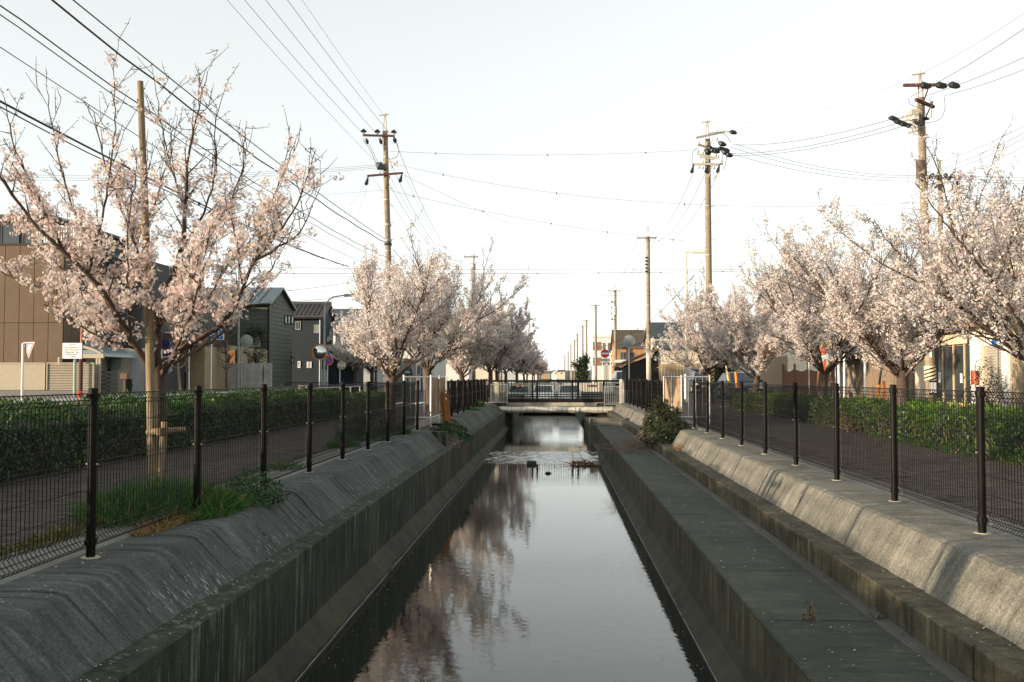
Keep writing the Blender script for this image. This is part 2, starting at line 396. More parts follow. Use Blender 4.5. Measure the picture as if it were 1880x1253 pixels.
# --- the west (left-hand) side
LW = thing('canal_wall', 'dark stained concrete canal wall with sloped mortar top below the near cherry tree', None, (-2.6, 12, 0), kind='structure')
GL0, GL1 = 22.6, 26.0                          # gap with the drain outlet
for y0, y1 in frange(-6, GL0, 2.0) + frange(GL1, 46.6, 2.06):
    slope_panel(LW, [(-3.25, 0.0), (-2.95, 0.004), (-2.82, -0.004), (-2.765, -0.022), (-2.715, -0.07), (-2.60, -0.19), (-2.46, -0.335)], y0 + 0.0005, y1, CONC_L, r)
    MB().prism([(-3.25, y0, -.035), (-2.86, y0, -.035), (-2.80, y0, -.06), (-2.51, y0, -.36), (-3.25, y0, -.5)], (0, y1 - y0 - .002, 0)).part('backing', CONC_W, LW)
for y0, y1 in frange(-6, 46.6, 3.0):
    j = 0.006
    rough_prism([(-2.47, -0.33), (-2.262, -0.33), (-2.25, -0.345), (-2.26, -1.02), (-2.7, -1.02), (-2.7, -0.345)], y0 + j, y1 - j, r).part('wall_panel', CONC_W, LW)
    rough_prism([(-2.27, -1.0), (-2.22, -1.06), (-2.13, -1.20), (-2.118, -1.23), (-2.118, -2.0), (-2.6, -2.0), (-2.6, -1.0)], y0, y1, r).part('base_step', CONC_B, LW)
MB().box(-3.24, -2.9, GL0 + 0.006, GL1 + 0.02, -0.5, -0.05).part('outlet_wall', CONC_W, LW)
MB().box(-3.2, -2.45, GL0 - 0.3, GL0 - 0.005, -0.36, -0.012).part('outlet_wall', CONC_W, LW)
MB().box(-2.9, -2.45, GL0, GL1, -0.6, -0.34).part('ledge', CONC_W, LW)
MB().box(-2.28, -2.249, 24.3, 25.2, -1.0, -0.36).part('rust_stain', mat('rust_stain', (0.13, 0.05, 0.018), 0.9, 0.4, 5, c2=(0.045, 0.035, 0.022), stretch=(4, 4, 0.6)), LW)
for y0, y1 in frange(-6, 46.6, 2.0):
    MB().bbox(-3.78, -3.25, y0 + 0.003, y1 - 0.003, -0.3, -0.002).part('coping_slab', CONC_G, LW)
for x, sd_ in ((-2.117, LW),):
    MB().bar((x, -6, WZ + .012), (x, 46.6, WZ + .012), .006, .010).part('waterline_highlight', mat('waterline_highlight', (.30, .31, .29), .7, .3, 6), sd_)  # pale waterline strip; the bright highlight at the edge is put into its colour
# canal beyond the bridge
MB().prism([(-2.2, 46.6, 0.0), (-2.12, 46.6, -1.2), (-2.12, 46.6, -2.0), (-4.0, 46.6, -2.0), (-4.0, 46.6, 0.0)], (0, 850, 0)).part('far_wall', CONC_W, LW)

# --- the east (right-hand) side
RW = thing('canal_wall', 'sunlit sloped concrete canal side with a low dark platform at its foot', None, (2.8, 12, 0), kind='structure')
GR0, GR1 = 23.2, 26.4
for y0, y1 in frange(-6, GR0, 2.0) + frange(GR1, 46.6, 2.02):
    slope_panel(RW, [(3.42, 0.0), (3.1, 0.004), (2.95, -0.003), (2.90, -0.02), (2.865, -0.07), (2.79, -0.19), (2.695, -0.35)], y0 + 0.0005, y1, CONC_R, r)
    MB().prism([(3.42, y0, -.035), (2.99, y0, -.035), (2.93, y0, -.06), (2.745, y0, -.37), (3.42, y0, -.5)], (0, y1 - y0 - .002, 0)).part('backing', CONC_W, RW)
MB().box(3.05, 3.4, GR0, GR1, -0.6, -0.03).part('outlet_wall', CONC_W, RW)
MB().box(2.69, 3.05, GR0, GR1, -0.6, -0.35).part('ledge', CONC_C, RW)
for y0, y1 in frange(-6, 46.6, 3.0):
    j = 0.003
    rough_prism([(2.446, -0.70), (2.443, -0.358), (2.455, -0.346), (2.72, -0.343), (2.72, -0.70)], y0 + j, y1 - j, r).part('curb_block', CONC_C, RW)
for y0, y1 in frange(-6, 46.6, 2.0):
    MB().bbox(3.42, 3.82, y0 + 0.003, y1 - 0.003, -0.3, -0.002).part('coping_slab', CONC_G, RW)
PY1 = 36.4
for y0, y1 in frange(-5.75, PY1 + 1, 1.878):
    rough_prism([(1.497, -.8), (1.497, -.562), (1.51, -.55), (1.9, -.549), (2.316, -.55), (2.316, -.8)], y0 + 0.006, min(y1, PY1) - 0.006, r, .004).part('platform_slab', CONC_P, RW)
MB().box(2.316, 2.45, -6, PY1, -0.8, -0.556).part('gravel_strip', GRAVEL, RW)
for y0, y1 in frange(-6, PY1, 3.0):
    j = 0.004
    rough_prism([(1.494, -0.575), (1.490, -0.95), (1.488, -1.06), (1.8, -1.06), (1.8, -0.575)], y0 + j, y1 - j, r).part('wall_panel', CONC_C, RW)
rough_prism([(1.325, -2.0), (1.325, -1.25), (1.338, -1.238), (1.455, -1.10), (1.496, -0.955), (1.7, -0.955), (1.7, -2.0)], -6, PY1, r).part('base_step', CONC_B, RW)
MB().bar((1.322, -6, WZ + .012), (1.322, PY1, WZ + .012), .006, .010).part('waterline_highlight', mat('waterline_highlight', (.42, .43, .40)), RW)
MB().bbox(1.27, 2.7, PY1, PY1 + 0.3, -0.7, -0.28, 0.012).part('end_curb', CONC_R, RW)
MB().bbox(1.28, 1.494, PY1 - 0.01, PY1 + 0.8, -1.9, -0.292, 0.012).part('end_pier', CONC_R, RW)
MB().box(1.35, 2.5, PY1 + 0.8, 46.6, -2.0, -0.62).part('far_wall', CONC_C, RW)
MB().prism([(2.0, 46.6, 0.0), (1.33, 46.6, -1.2), (1.33, 46.6, -2.0), (4.0, 46.6, -2.0), (4.0, 46.6, 0.0)], (0, 850, 0)).part('far_wall', CONC_W, RW)

# ------------------------------------------------------------------ brick paths
def brick_path(label, x0, x1, ya, yb, yp0, yp1, seed):
    p = thing('path', label, None, ((x0 + x1) / 2, (ya + yb) / 2, -0.02), kind='structure')
    MB().box(x0, x1, ya, 47.0, -0.2, -0.012).part('bedding', mat('brick_far', (0.060, 0.049, 0.042), 0.9, 0.3, 3, 0.6, 55, c2=(0.032, 0.028, 0.026)), p)
    g = np.random.default_rng(seed)
    V = []; T = []; n = 0; cnt = 0
    unit = MB().bbox(-0.0975, 0.0975, -0.0475, 0.0475, -0.02, 0.0, 0.004)
    meshes = []
    for k in range(6):
        me = unit.mesh('brick', BRICK); a = me.attributes.new('tint', 'FLOAT_COLOR', 'POINT')
        c = np.array([0.064, 0.051, 0.043]) * (0.7 + 0.13 * k) * (1, 1 + 0.03 * (k % 3), 1 + 0.05 * (k % 2))
        a.data.foreach_set('color', np.tile(np.append(c, 1).astype(np.float32), len(me.vertices)))
        meshes.append(me)
    cols = int((x1 - x0) / 0.2)
    row = 0; y = ya + 0.05
    uv = np.array(unit.v)
    while y < yb:
        for i in range(cols):
            x = x0 + 0.1 + i * 0.2 + (0.1 if row % 2 else 0.0)
            if x > x1 - 0.08: continue
            z = g.normal(0, 0.0013)
            if yp0 <= y < yp1 and cnt < 300:
                b = link(bpy.data.objects.new('brick', meshes[int(g.integers(6))]), p); b.location = Vector((x, y, z)) - Vector(p.location); cnt += 1
            else:
                V.append(uv + (x, y, z)); c = np.array([0.064, 0.051, 0.043]) * g.uniform(0.68, 1.4) * (1, g.uniform(0.97, 1.07), g.uniform(0.95, 1.12))
                T.append(np.tile(c, (len(uv), 1))); n += 1
        y += 0.1; row += 1
    V = np.concatenate(V); T = np.concatenate(T)
    loc = np.array(p.location)
    k = len(uv)
    quads = np.array([f for f in unit.f if len(f) == 4]); Fa = (quads[None] + (np.arange(n) * k)[:, None, None]).reshape(-1, 4)
    top = np.array([[16, 17, 18, 19], [16, 19, 20, 23], [20, 21, 22, 23]]); Ft = (top[None] + (np.arange(n) * k)[:, None, None]).reshape(-1, 4)
    o = link(bpy.data.objects.new('brick_paving', np_mesh('brick_paving', V - loc, np.concatenate([Fa, Ft]), BRICK, T)), p); o['kind'] = 'stuff'
    return p
brick_path('brown brick footpath between the near wire fence and the long clipped hedge', -6.25, -3.78, 3.0, 19.0, 7.0, 9.8, 5)
brick_path('brown brick footpath between the sunlit wire fence and the hedges by the shop', 3.82, 6.7, 6.0, 20.0, 9.2, 11.4, 6)
sheet('verge', -8.0, -6.25, -20, 43.5, -0.012, SOIL, 'bare soil strip under the long clipped hedge')
sheet('verge', 6.7, 8.6, -20, 47.5, -0.012, SOIL, 'bare soil strip under the hedges by the shop')
MB().bbox(-8.15, -8.0, -20, 43.4, -0.1, 0.05, 0.01).obj('kerb', CONC_G, 'concrete kerb between the long hedge and the street', None, None, 'structure')
MB().bbox(8.6, 8.75, -20, 47.5, -0.1, 0.05, 0.01).obj('kerb', CONC_G, 'concrete kerb between the shop street and the hedges', None, None, 'structure')

# ------------------------------------------------------------------ wire mesh fences
def fence_panel_mesh(length):
    mb = MB(); n = int(round(length / 0.05))
    r_ = 0.0034
    for i in range(1, n):
        y = i * length / n
        mb.tube([(0, y, 0.06), (0.028, y, 0.085), (0, y, 0.115), (-0.02, y, 0.145), (0, y, 0.17), (0, y, 1.03), (0.028, y, 1.06), (0.0, y, 1.105), (-0.012, y, 1.09)], r_, 3, False)
    for z, x, w in ((0.06, 0, 0.0035), (0.085, 0.03, 0.003), (0.115, 0, 0.0035), (0.17, 0, 0.0035), (0.3, 0, 0.0028), (0.45, 0, 0.0028), (0.60, 0, 0.0028), (0.64, 0.012, 0.0026), (0.75, 0, 0.0028), (0.9, 0, 0.0028), (1.03, 0, 0.0035), (1.06, 0.03, 0.0032), (1.105, 0, 0.004)):
        mb.tube([(x, 0.0, z), (x, length, z)], w, 4, False)
    return mb.mesh('mesh_panel', WIRE_BR)
POST_ME = MB().tube([(0, 0, -0.01), (0, 0, 1.128)], 0.0305, 12).tube([(0, 0, 1.128), (0, 0, 1.140), (0, 0, 1.146)], [0.0325, 0.0325, 0.018], 12).mesh('post', METAL_BR, smooth=False)
BRK_ME = MB().tube([(0, 0, 0), (0, 0, 0.045)], 0.037, 12).box(-0.010, 0.010, -0.08, 0.08, 0.012, 0.04).mesh('bracket', METAL_BR)
BOLT_ME = MB().tube([(-0.042, 0, 0), (0.042, 0, 0)], 0.008, 6).mesh('bolt', STEEL)
BASE_ME = MB().tube([(0, 0, 0), (0, 0, 0.008)], 0.062, 14).mesh('base_collar', mat('mortar_collar', (0.42, 0.38, 0.29), 0.9, 0.2, 20))
PAN_ME = fence_panel_mesh(2.0)
def wire_fence(label, x, y0, n, side):
    f = thing('wire_mesh_fence', label, 'fence', (x, y0, 0), group='brown wire mesh fences along the canal')
    for k in range(n + 1):
        p = link(bpy.data.objects.new('post', POST_ME), f); p.location = (0, 2.0 * k, 0); p.rotation_euler.z = rnd.uniform(0, 6); p.rotation_euler.y = rnd.gauss(0, 0.007)
        for z in (0.085, 1.065):
            b = link(bpy.data.objects.new('bracket', BRK_ME), p); b.location = (0, 0, z); b.rotation_euler.z = -p.rotation_euler.z
        b = link(bpy.data.objects.new('bolt', BOLT_ME), p); b.location = (0, 0, 0.63); b.rotation_euler.z = -p.rotation_euler.z
        b = link(bpy.data.objects.new('base_collar', BASE_ME), p); b.location = (0, 0, 0.0)
        if k < n:
            q = link(bpy.data.objects.new('mesh_panel', PAN_ME), f); q.location = (side * 0.052, 2.0 * k, 0)
    return f
wire_fence('brown wire mesh fence in front of the near cherry tree tied to a pole', -3.13, 2.64, 10, -1)
wire_fence('brown wire mesh fence on the sunlit coping facing the shop', 3.33, 3.96, 10, 1)
wire_fence('dark wire mesh fence between the gate with weathered boards and the bridge', -3.13, 28.2, 9, -1)
wire_fence('dark wire mesh fence between the pale boarded gate and the bridge', 3.25, 29.4, 8, 1)

# boarded gates
def gate(label, xs, xo, y0, y1, ztop, m, npan):
    """steel frame standing across the fence line plus boarded leaf along the canal"""
    g = thing('boarded_gate', label, 'gate', (xs, y0, 0))
    s = 1 if xo > xs else -1
    for x in (xs, xo): MB().tube([(x, y0, 0), (x, y0, ztop)], 0.022, 8).tube([(x, y0, ztop), (x, y0, ztop + 0.015)], 0.026, 8).part('post', STEEL, g)
    for z in (ztop - 0.03, 0.22): MB().tube([(xs, y0, z), (xo, y0, z)], 0.017, 8).part('rail', STEEL, g)
    for k in range(1, 4): MB().tube([(xs + (xo - xs) * k / 4, y0, 0.22), (xs + (xo - xs) * k / 4, y0, ztop - 0.03)], 0.006, 6).part('bar', STEEL, g)
    for z in (ztop - 0.03, 0.22): MB().tube([(xs, y0, z), (xs, y1, z)], 0.017, 8).part('rail', STEEL, g)
    nb = int((y1 - y0) / 0.16)
    for k in range(nb):
        ya = y0 + 0.03 + k * (y1 - y0 - 0.06) / nb
        d = rnd.uniform(-0.004, 0.004)
        MB().bbox(xs + s * 0.02 + d, xs + s * 0.042 + d, ya + 0.004, ya + (y1 - y0) / nb - 0.004, 0.25 + rnd.uniform(0, 0.01), ztop - 0.06 + rnd.uniform(-0.008, 0), 0.003).part('board', m, g)
    for k in range(1, npan + 1):
        y = y0 + (y1 - y0) * k / npan
        MB().tube([(xs - s * 0.005, y, 0.0), (xs - s * 0.005, y, ztop)], 0.02, 8).part('post', STEEL, g)
    return g
gate('weathered grey boarded gate with steel frame beside the orange dead reed', -3.05, -3.72, 24.5, 28.0, 1.25, WOOD, 2)
gate('pale brown boarded gate with steel frame beside the leafy bush', 3.16, 3.86, 25.0, 29.0, 1.25, WOODL, 2)
# ------------------------------------------------------------------ vegetation builders (arrays)
def unit(v): return v / np.maximum(np.linalg.norm(v, axis=-1, keepdims=True), 1e-9)

def tubes(lines, n):
    """lines: list of (points (m,3), radii (m,)); one quad mesh"""
    V = []; Fc = []; base = 0
    th = np.arange(n) * 2 * np.pi / n; c, s = np.cos(th), np.sin(th)
    for P, r_ in lines:
        P = np.asarray(P, float); m = len(P); r_ = np.asarray(r_, float)
        T = unit(np.gradient(P, axis=0)); ref = np.array([0.31, 0.95, 0.05]) if abs(T[0][0]) > abs(T[0][1]) else np.array([0.95, 0.31, 0.05])
        A = unit(np.cross(T, ref)); B = np.cross(T, A)
        V.append((P[:, None, :] + (A[:, None, :] * c[None, :, None] + B[:, None, :] * s[None, :, None]) * r_[:, None, None]).reshape(-1, 3))
        i = np.arange(m - 1)[:, None] * n + base; k = np.arange(n)[None]; k2 = (k + 1) % n
        Fc.append(np.stack([i + k, i + k2, i + n + k2, i + n + k], -1).reshape(-1, 4)); base += m * n
    return np.concatenate(V), np.concatenate(Fc)

def frames(Nv, g):
    a = unit(np.cross(Nv, unit(g.normal(size=Nv.shape)))); return a, np.cross(Nv, a)

def leaves(P, Nv, Dv, size, width, tint, fold=0.15):
    """one pointed leaf per row: P base, Nv normal, Dv direction"""
    n = len(P); D = unit(Dv - Nv * (Dv * Nv).sum(-1, keepdims=True)); S = np.cross(Nv, D)
    sz = size[:, None]; w = width[:, None]
    V = np.stack([P, P + D * sz * 0.5 + S * w * 0.5 + Nv * sz * fold * 0.5, P + D * sz, P + D * sz * 0.5 - S * w * 0.5 + Nv * sz * fold * 0.5], 1).reshape(-1, 3)
    Fc = np.arange(n * 4).reshape(n, 4)
    return V, Fc, np.repeat(tint, 4, axis=0)

def flowers(C, Nv, size, tint, g, petals=5):
    """five-petalled blossoms, cupped, with a rosier heart"""
    n = len(C); a, b = frames(Nv, g); a0 = g.uniform(0, 6.28, n)
    V = [C[:, None, :]]; T = [(tint * (0.9, 0.72, 0.66))[:, None, :]]; Fc = []
    for i in range(petals):
        th = a0 + i * 2 * np.pi / petals
        for dth, rad, h in ((-0.5, 0.62, 0.14), (0, 1.0, 0.24), (0.5, 0.62, 0.14)):
            d = (a * np.cos(th + dth)[:, None] + b * np.sin(th + dth)[:, None]) * rad + Nv * h
            V.append((C + d * size[:, None])[:, None, :]); T.append(tint[:, None, :])
        Fc.append([0, 1 + 3 * i, 2 + 3 * i, 3 + 3 * i])
    k = 1 + 3 * petals
    return np.concatenate(V, 1).reshape(-1, 3), (np.array(Fc)[None] + (np.arange(n) * k)[:, None, None]).reshape(-1, 4), np.concatenate(T, 1).reshape(-1, 3)

def resample(P, step):
    P = np.asarray(P, float); L = np.r_[0, np.cumsum(np.linalg.norm(np.diff(P, axis=0), axis=1))]
    # smooth with Catmull-Rom like cubic through the given points
    n = max(3, int(L[-1] / step) + 1); t = np.linspace(0, L[-1], n)
    Q = np.stack([np.interp(t, L, P[:, k]) for k in range(3)], 1)
    for _ in range(3): Q[1:-1] = 0.25 * Q[:-2] + 0.5 * Q[1:-1] + 0.25 * Q[2:]
    return Q

def shoot(p, d, L, g, up=0.35, n=6, wob=0.06):
    pts = [np.array(p, float)]; d = unit(np.array(d, float))
    for k in range(n):
        d = unit(d + np.array([0, 0, up / n]) + g.normal(0, wob, 3)); pts.append(pts[-1] + d * L / n)
    return np.array(pts)

def cherry(limbs, g, sub=0.20, twig=0.11, blen=(0.35, 0.9), dens=1.0, per=9, bare=0.0, top=1e9, upright=0.45, gate=-0.35, thin=0.72):
    """limbs: list of (points, r0, r1).  Returns branch lines, twig lines, blossom cluster centres, bud points"""
    big = []; small = []; clus = []; buds = []
    for P, r0, r1 in limbs:
        r0 *= thin; Q = resample(P, 0.09); m = len(Q); Q[1:-1] += g.normal(0, 0.006, (m - 2, 3)); rad = r0 + (r1 - r0) * np.linspace(0, 1, m) ** 0.8
        big.append((Q, rad)); T = unit(np.gradient(Q, axis=0))
        Ltot = m * 0.09; s = 0.28 * Ltot if r0 > 0.03 else 0.08 * Ltot
        for i in range(m):
            if rad[i] < 0.026 and Q[i][2] < top + 0.15 and g.random() < 0.75 * dens: clus.append(Q[i] + g.normal(0, 0.03, 3))
        while s < Ltot:
            i = min(m - 1, int(s / 0.09)); s += sub * g.uniform(0.6, 1.5)
            dirn = T[i] * 0.55 + unit(g.normal(size=3)) * 0.8 + np.array([0, 0, upright])
            L = g.uniform(*blen) * (1 - 0.35 * i / m)
            B = shoot(Q[i], dirn, L, g, 0.5); rb = min(rad[i] * 0.6, 0.0085 + 0.005 * L)
            isb = g.random() < bare or Q[i][2] > top
            big.append((B, np.linspace(rb, 0.0028, len(B))))
            R_ = resample(B, 0.05)
            for k in range(1, len(R_)):
                fr = k / len(R_)
                if isb:
                    if g.random() < 0.55 or fr > 0.9: buds.append(R_[k])
                    if fr < 0.5 and g.random() < 0.5 * dens: clus.append(R_[k] + g.normal(0, 0.025, 3))
                elif g.random() < 0.72 * dens and fr < 0.93: clus.append(R_[k] + g.normal(0, 0.03, 3))
                elif g.random() < 0.3: buds.append(R_[k])
            q = 0.12
            while q < L:
                k = min(len(R_) - 1, int(q / L * len(R_))); q += twig * g.uniform(0.6, 1.6)
                tw = shoot(R_[k], unit(R_[min(k + 1, len(R_) - 1)] - R_[k - 1]) * 0.6 + unit(g.normal(size=3)) * 0.8, g.uniform(0.1, 0.3), g, 0.3, 3)
                small.append((tw, np.linspace(0.0042, 0.002, len(tw))))
                for pnt in tw[1:]:
                    if not isb and g.random() < 0.7 * dens: clus.append(pnt + g.normal(0, 0.02, 3))
                    elif g.random() < 0.5: buds.append(pnt)
    clus = np.array(clus); ph = g.uniform(0, 6.28, 6)
    nz = np.sin(clus[:, 0] * 4.1 + ph[0]) + np.sin(clus[:, 1] * 4.6 + ph[1]) + np.sin(clus[:, 2] * 5.2 + ph[2]) + .8 * np.sin(clus.sum(1) * 7.3 + ph[3])
    clus = clus[nz > gate]
    return big, small, clus, np.array(buds)

PINK = np.array([0.81, 0.735, 0.695])
def crown_meshes(big, small, clus, buds, g, per, fsize, detail, spread=0.055):
    n = len(clus); k = g.integers(max(2, per - 3), per + 4, n)
    C = np.repeat(clus, k, axis=0); d = unit(g.normal(size=C.shape)); C = C + d * (spread * g.uniform(0.35, 1.15, (len(C), 1)))
    Nv = unit(d + 0.5 * unit(g.normal(size=C.shape)))
    tint = PINK * np.repeat(g.uniform(0.88, 1.08, n), k)[:, None] * (1, 1, 1) + np.array([0.02, -0.025, -0.015]) * np.repeat(g.normal(0, 0.7, n), k)[:, None]
    tint = np.clip(tint * g.uniform(0.9, 1.08, (len(C), 1)), 0, 0.9)
    size = fsize * g.uniform(0.75, 1.15, len(C))
    if detail:
        V, Fc, T = flowers(C, Nv, size, tint, g)
    else:
        a, b = frames(Nv, g); s = size[:, None]
        V = np.stack([C + a * s, C + b * s * 0.9 + Nv * s * 0.25, C - a * s * 0.9, C - b * s + Nv * s * 0.25], 1).reshape(-1, 3); Fc = np.arange(len(C) * 4).reshape(-1, 4); T = np.repeat(tint, 4, axis=0)
    blossom = np_mesh('crown', V, Fc, PETAL, T)
    # reddish calyxes and young bronze-green leaves
    q = clus[g.random(n) < 0.75]; q = np.repeat(q, 2, axis=0) + g.normal(0, 0.022, (len(q) * 2, 3))
    if len(buds): q = np.concatenate([q, np.repeat(buds, 2, axis=0) + g.normal(0, 0.006, (len(buds) * 2, 3))])
    d = unit(g.normal(size=q.shape) + (0, 0, 0.7)); Nl = unit(np.cross(d, g.normal(size=q.shape)))
    ct = np.where(g.random((len(q), 1)) < 0.4, np.array([[0.12, 0.055, 0.03]]), np.array([[0.10, 0.10, 0.03]])) * g.uniform(0.6, 1.3, (len(q), 1))
    sc = 1.0 if detail else 1.25
    V, Fc, T = leaves(q, Nl, d, g.uniform(0.018, 0.042, len(q)) * sc, g.uniform(0.007, 0.014, len(q)) * sc, ct)
    young = np_mesh('young_leaves', V, Fc, LEAF, T)
    return blossom, young

def tree_thing(label, loc, trunk_lines, big, small, crown, young, nside=(9, 5, 3), group='blossoming cherry trees along the canal', bark=None, cat='tree'):
    t = thing('cherry_tree', label, cat, loc, group=group)
    V, Fc = tubes(trunk_lines, nside[0]); link(bpy.data.objects.new('trunk', np_mesh('trunk', V, Fc, bark or BARK, None, True)), t)
    V, Fc = tubes(big, nside[1]); link(bpy.data.objects.new('branches', np_mesh('branches', V, Fc, bark or BARK, None, True)), t)
    if small:
        V, Fc = tubes(small, nside[2]); tag(link(bpy.data.objects.new('twigs', np_mesh('twigs', V, Fc, bark or BARK)), t), kind='stuff')
    if crown: tag(link(bpy.data.objects.new('crown', crown), t), kind='stuff')
    if young: tag(link(bpy.data.objects.new('young_leaves', young), t), kind='stuff')
    return t

# ------------------------------------------------------------------ the near cherry tree: limbs laid out one by one
g = np.random.default_rng(21)
LY = 9.8
base = at(289, 921, LY); base.z = -0.03
def lim(pts): return [np.array(at(u, v, LY + d)) - np.array(base) for u, v, d in pts]
trunk = [(resample(lim([(292, 921, 0.15), (291, 860, 0.15), (292, 790, 0.15), (293, 730, 0.14), (292, 690, 0.13), (291, 660, 0.12)]), 0.08), None)]
trunk = [(trunk[0][0], np.linspace(0.074, 0.064, len(trunk[0][0])))]
limbs = [
 (lim([(292, 690, .12), (273, 672, .08), (238, 619, -.1), (201, 555, -.25), (161, 501, -.4), (121, 466, -.5), (75, 426, -.6), (30, 368, -.7), (0, 325, -.8)]), .058, .012),
 (lim([(290, 680, .12), (262, 650, .2), (215, 600, .4), (172, 567, .55), (115, 544, .7), (66, 527, .8), (14, 504, .9), (-30, 490, .9)]), .045, .010),
 (lim([(201, 555, -.25), (150, 440, -.1), (118, 330, 0), (98, 250, .05), (86, 165, .1)]), .026, .004),
 (lim([(121, 466, -.5), (60, 340, -.55), (25, 270, -.5), (8, 180, -.5)]), .022, .004),
 (lim([(161, 501, -.4), (185, 420, -.5), (200, 330, -.55), (212, 230, -.6), (208, 130, -.6)]), .022, .0035),
 (lim([(291, 665, .12), (290, 610, .1), (284, 560, .1), (262, 495, .25), (246, 445, .4), (215, 360, .6), (190, 290, .7), (172, 205, .7)]), .052, .005),
 (lim([(288, 610, .1), (293, 570, .05), (310, 524, 0), (330, 466, -.1), (342, 389, -.2), (340, 330, -.3), (352, 250, -.3), (381, 132, -.35)]), .050, .0035),
 (lim([(342, 389, -.2), (318, 320, .0), (300, 250, .1), (283, 140, .1)]), .020, .0035),
 (lim([(330, 466, -.1), (375, 390, .2), (400, 310, .3), (392, 230, .3), (410, 172, .3)]), .024, .0035),
 (lim([(295, 690, .12), (316, 655, .0), (345, 632, -.15), (402, 604, -.3), (440, 555, -.4), (446, 520, -.4), (469, 477, -.4), (493, 448, -.4), (530, 405, -.5), (556, 352, -.5), (580, 275, -.5)]), .050, .004),
 (lim([(300, 680, .12), (340, 655, .35), (400, 620, .7), (430, 590, .9), (470, 540, 1.0), (505, 480, 1.1)]), .030, .008),
 (lim([(469, 477, -.4), (500, 462, -.45), (548, 436, -.5), (588, 345, -.6)]), .020, .0035),
 (lim([(446, 520, -.4), (436, 450, -.2), (420, 380, -.1), (450, 300, 0), (445, 255, 0)]), .022, .0035),
 (lim([(469, 477, -.4), (488, 400, -.3), (520, 320, -.2), (535, 245, -.2)]), .018, .0035),
 (lim([(246, 445, .4), (285, 380, .5), (300, 320, .6), (320, 230, .6)]), .020, .0035),
 (lim([(238, 619, -.1), (235, 520, -.5), (232, 420, -.8), (250, 330, -1.0)]), .020, .005),
 (lim([(316, 655, 0), (350, 580, -.6), (372, 500, -.9), (385, 420, -1.0)]), .022, .006),
 (lim([(292, 580, .05), (325, 530, .3), (365, 470, .6), (405, 400, .8), (440, 345, .9)]), .026, .005),
 (lim([(288, 600, .1), (320, 570, -.4), (360, 500, -.7), (378, 420, -.9)]), .024, .005),
 (lim([(330, 642, -.1), (372, 565, .1), (415, 490, .3), (470, 430, .4)]), .022, .005),
 (lim([(230, 612, .3), (170, 590, .2), (120, 566, .1), (80, 560, 0)]), .020, .006),
 (lim([(246, 640, .3), (200, 628, -.1), (150, 600, -.4), (95, 575, -.7)]), .018, .005),
 (lim([(262, 495, .25), (240, 420, -.2), (262, 350, -.5), (275, 300, -.6)]), .020, .005),
 (lim([(172, 567, .55), (120, 500, 1.0), (60, 440, 1.3), (0, 400, 1.4)]), .022, .006),
]
big, small, clus, buds = cherry(limbs, g, sub=0.13, twig=0.095, blen=(0.2, 0.5), dens=0.78, bare=0.10, top=3.1, upright=0.5, gate=-1.25)
# the crown keeps two open gaps between its lower limbs
gaps = [np.array(at(400, 617, 9.6)) - np.array(base), np.array(at(262, 592, 9.7)) - np.array(base)]
keep = [not any(abs(p[0] - q[0]) < .17 and abs(p[2] - q[2]) < .15 and abs(p[1] - q[1]) < 1.3 for q in gaps) for p in clus]
clus = clus[np.array(keep)]
crown, young = crown_meshes(big, small, clus, buds, g, 15, 0.0205, True, 0.066)
print('near tree clusters', len(clus), 'buds', len(buds), 'flowers', len(crown.vertices) // 16)
tree_thing('tall open cherry tree tied to a wooden pole behind the near wire fence', tuple(base), trunk, big, small, crown, young, (12, 6, 4))

# wooden support pole and short stake with a cross rail
sp = thing('support_pole', 'tall bare wooden pole standing against the near cherry trunk', 'pole', tuple(at(280, 921, LY - 0.05)))
pts = [at(281, 925, LY - .06), at(279, 800, LY - .05), at(276, 680, LY - .04), at(271, 520, LY - .02), at(263, 300, LY), at(257.5, 150, LY)]
P = resample([tuple(p) for p in pts], 0.12); rr = np.linspace(0.050, 0.030, len(P)) * (1 + np.random.default_rng(2).normal(0, 0.02, len(P)))
V, Fc = tubes([(P, rr)], 12); V = V - np.array(sp.location); link(bpy.data.objects.new('log', np_mesh('log', V, Fc, LOG, None, True)), sp)
MB().disc(tuple(P[-1] - np.array((0, 0, .002))), 0.031, (0, 0, 0.004), 12, ax=(1, 0, 0), ay=(0, 1, 0)).part('cut_end', mat('cut_wood', (0.32, 0.25, 0.16), 0.9, 0.2, 30), sp)
st = thing('tree_stake', 'short wooden stake with a lashed cross rail in front of the near cherry trunk', 'stake', tuple(at(291, 930, LY - 0.3)))
MB().tube([at(290, 935, LY - .32), at(296, 860, LY - .3), at(302, 775, LY - .28)], [0.034, 0.035, 0.033], 12).part('log', LOG, st, smooth=False)
MB().tube([at(272, 794, LY - .1), at(300, 791, LY - .2), at(338, 789, LY + .15)], [0.03, 0.03, 0.028], 12).part('cross_rail', LOG, st)
MB().tube([at(296, 786, LY - .345), at(297, 800, LY - .345)], 0.05, 10).part('lashing', WOODD, st)

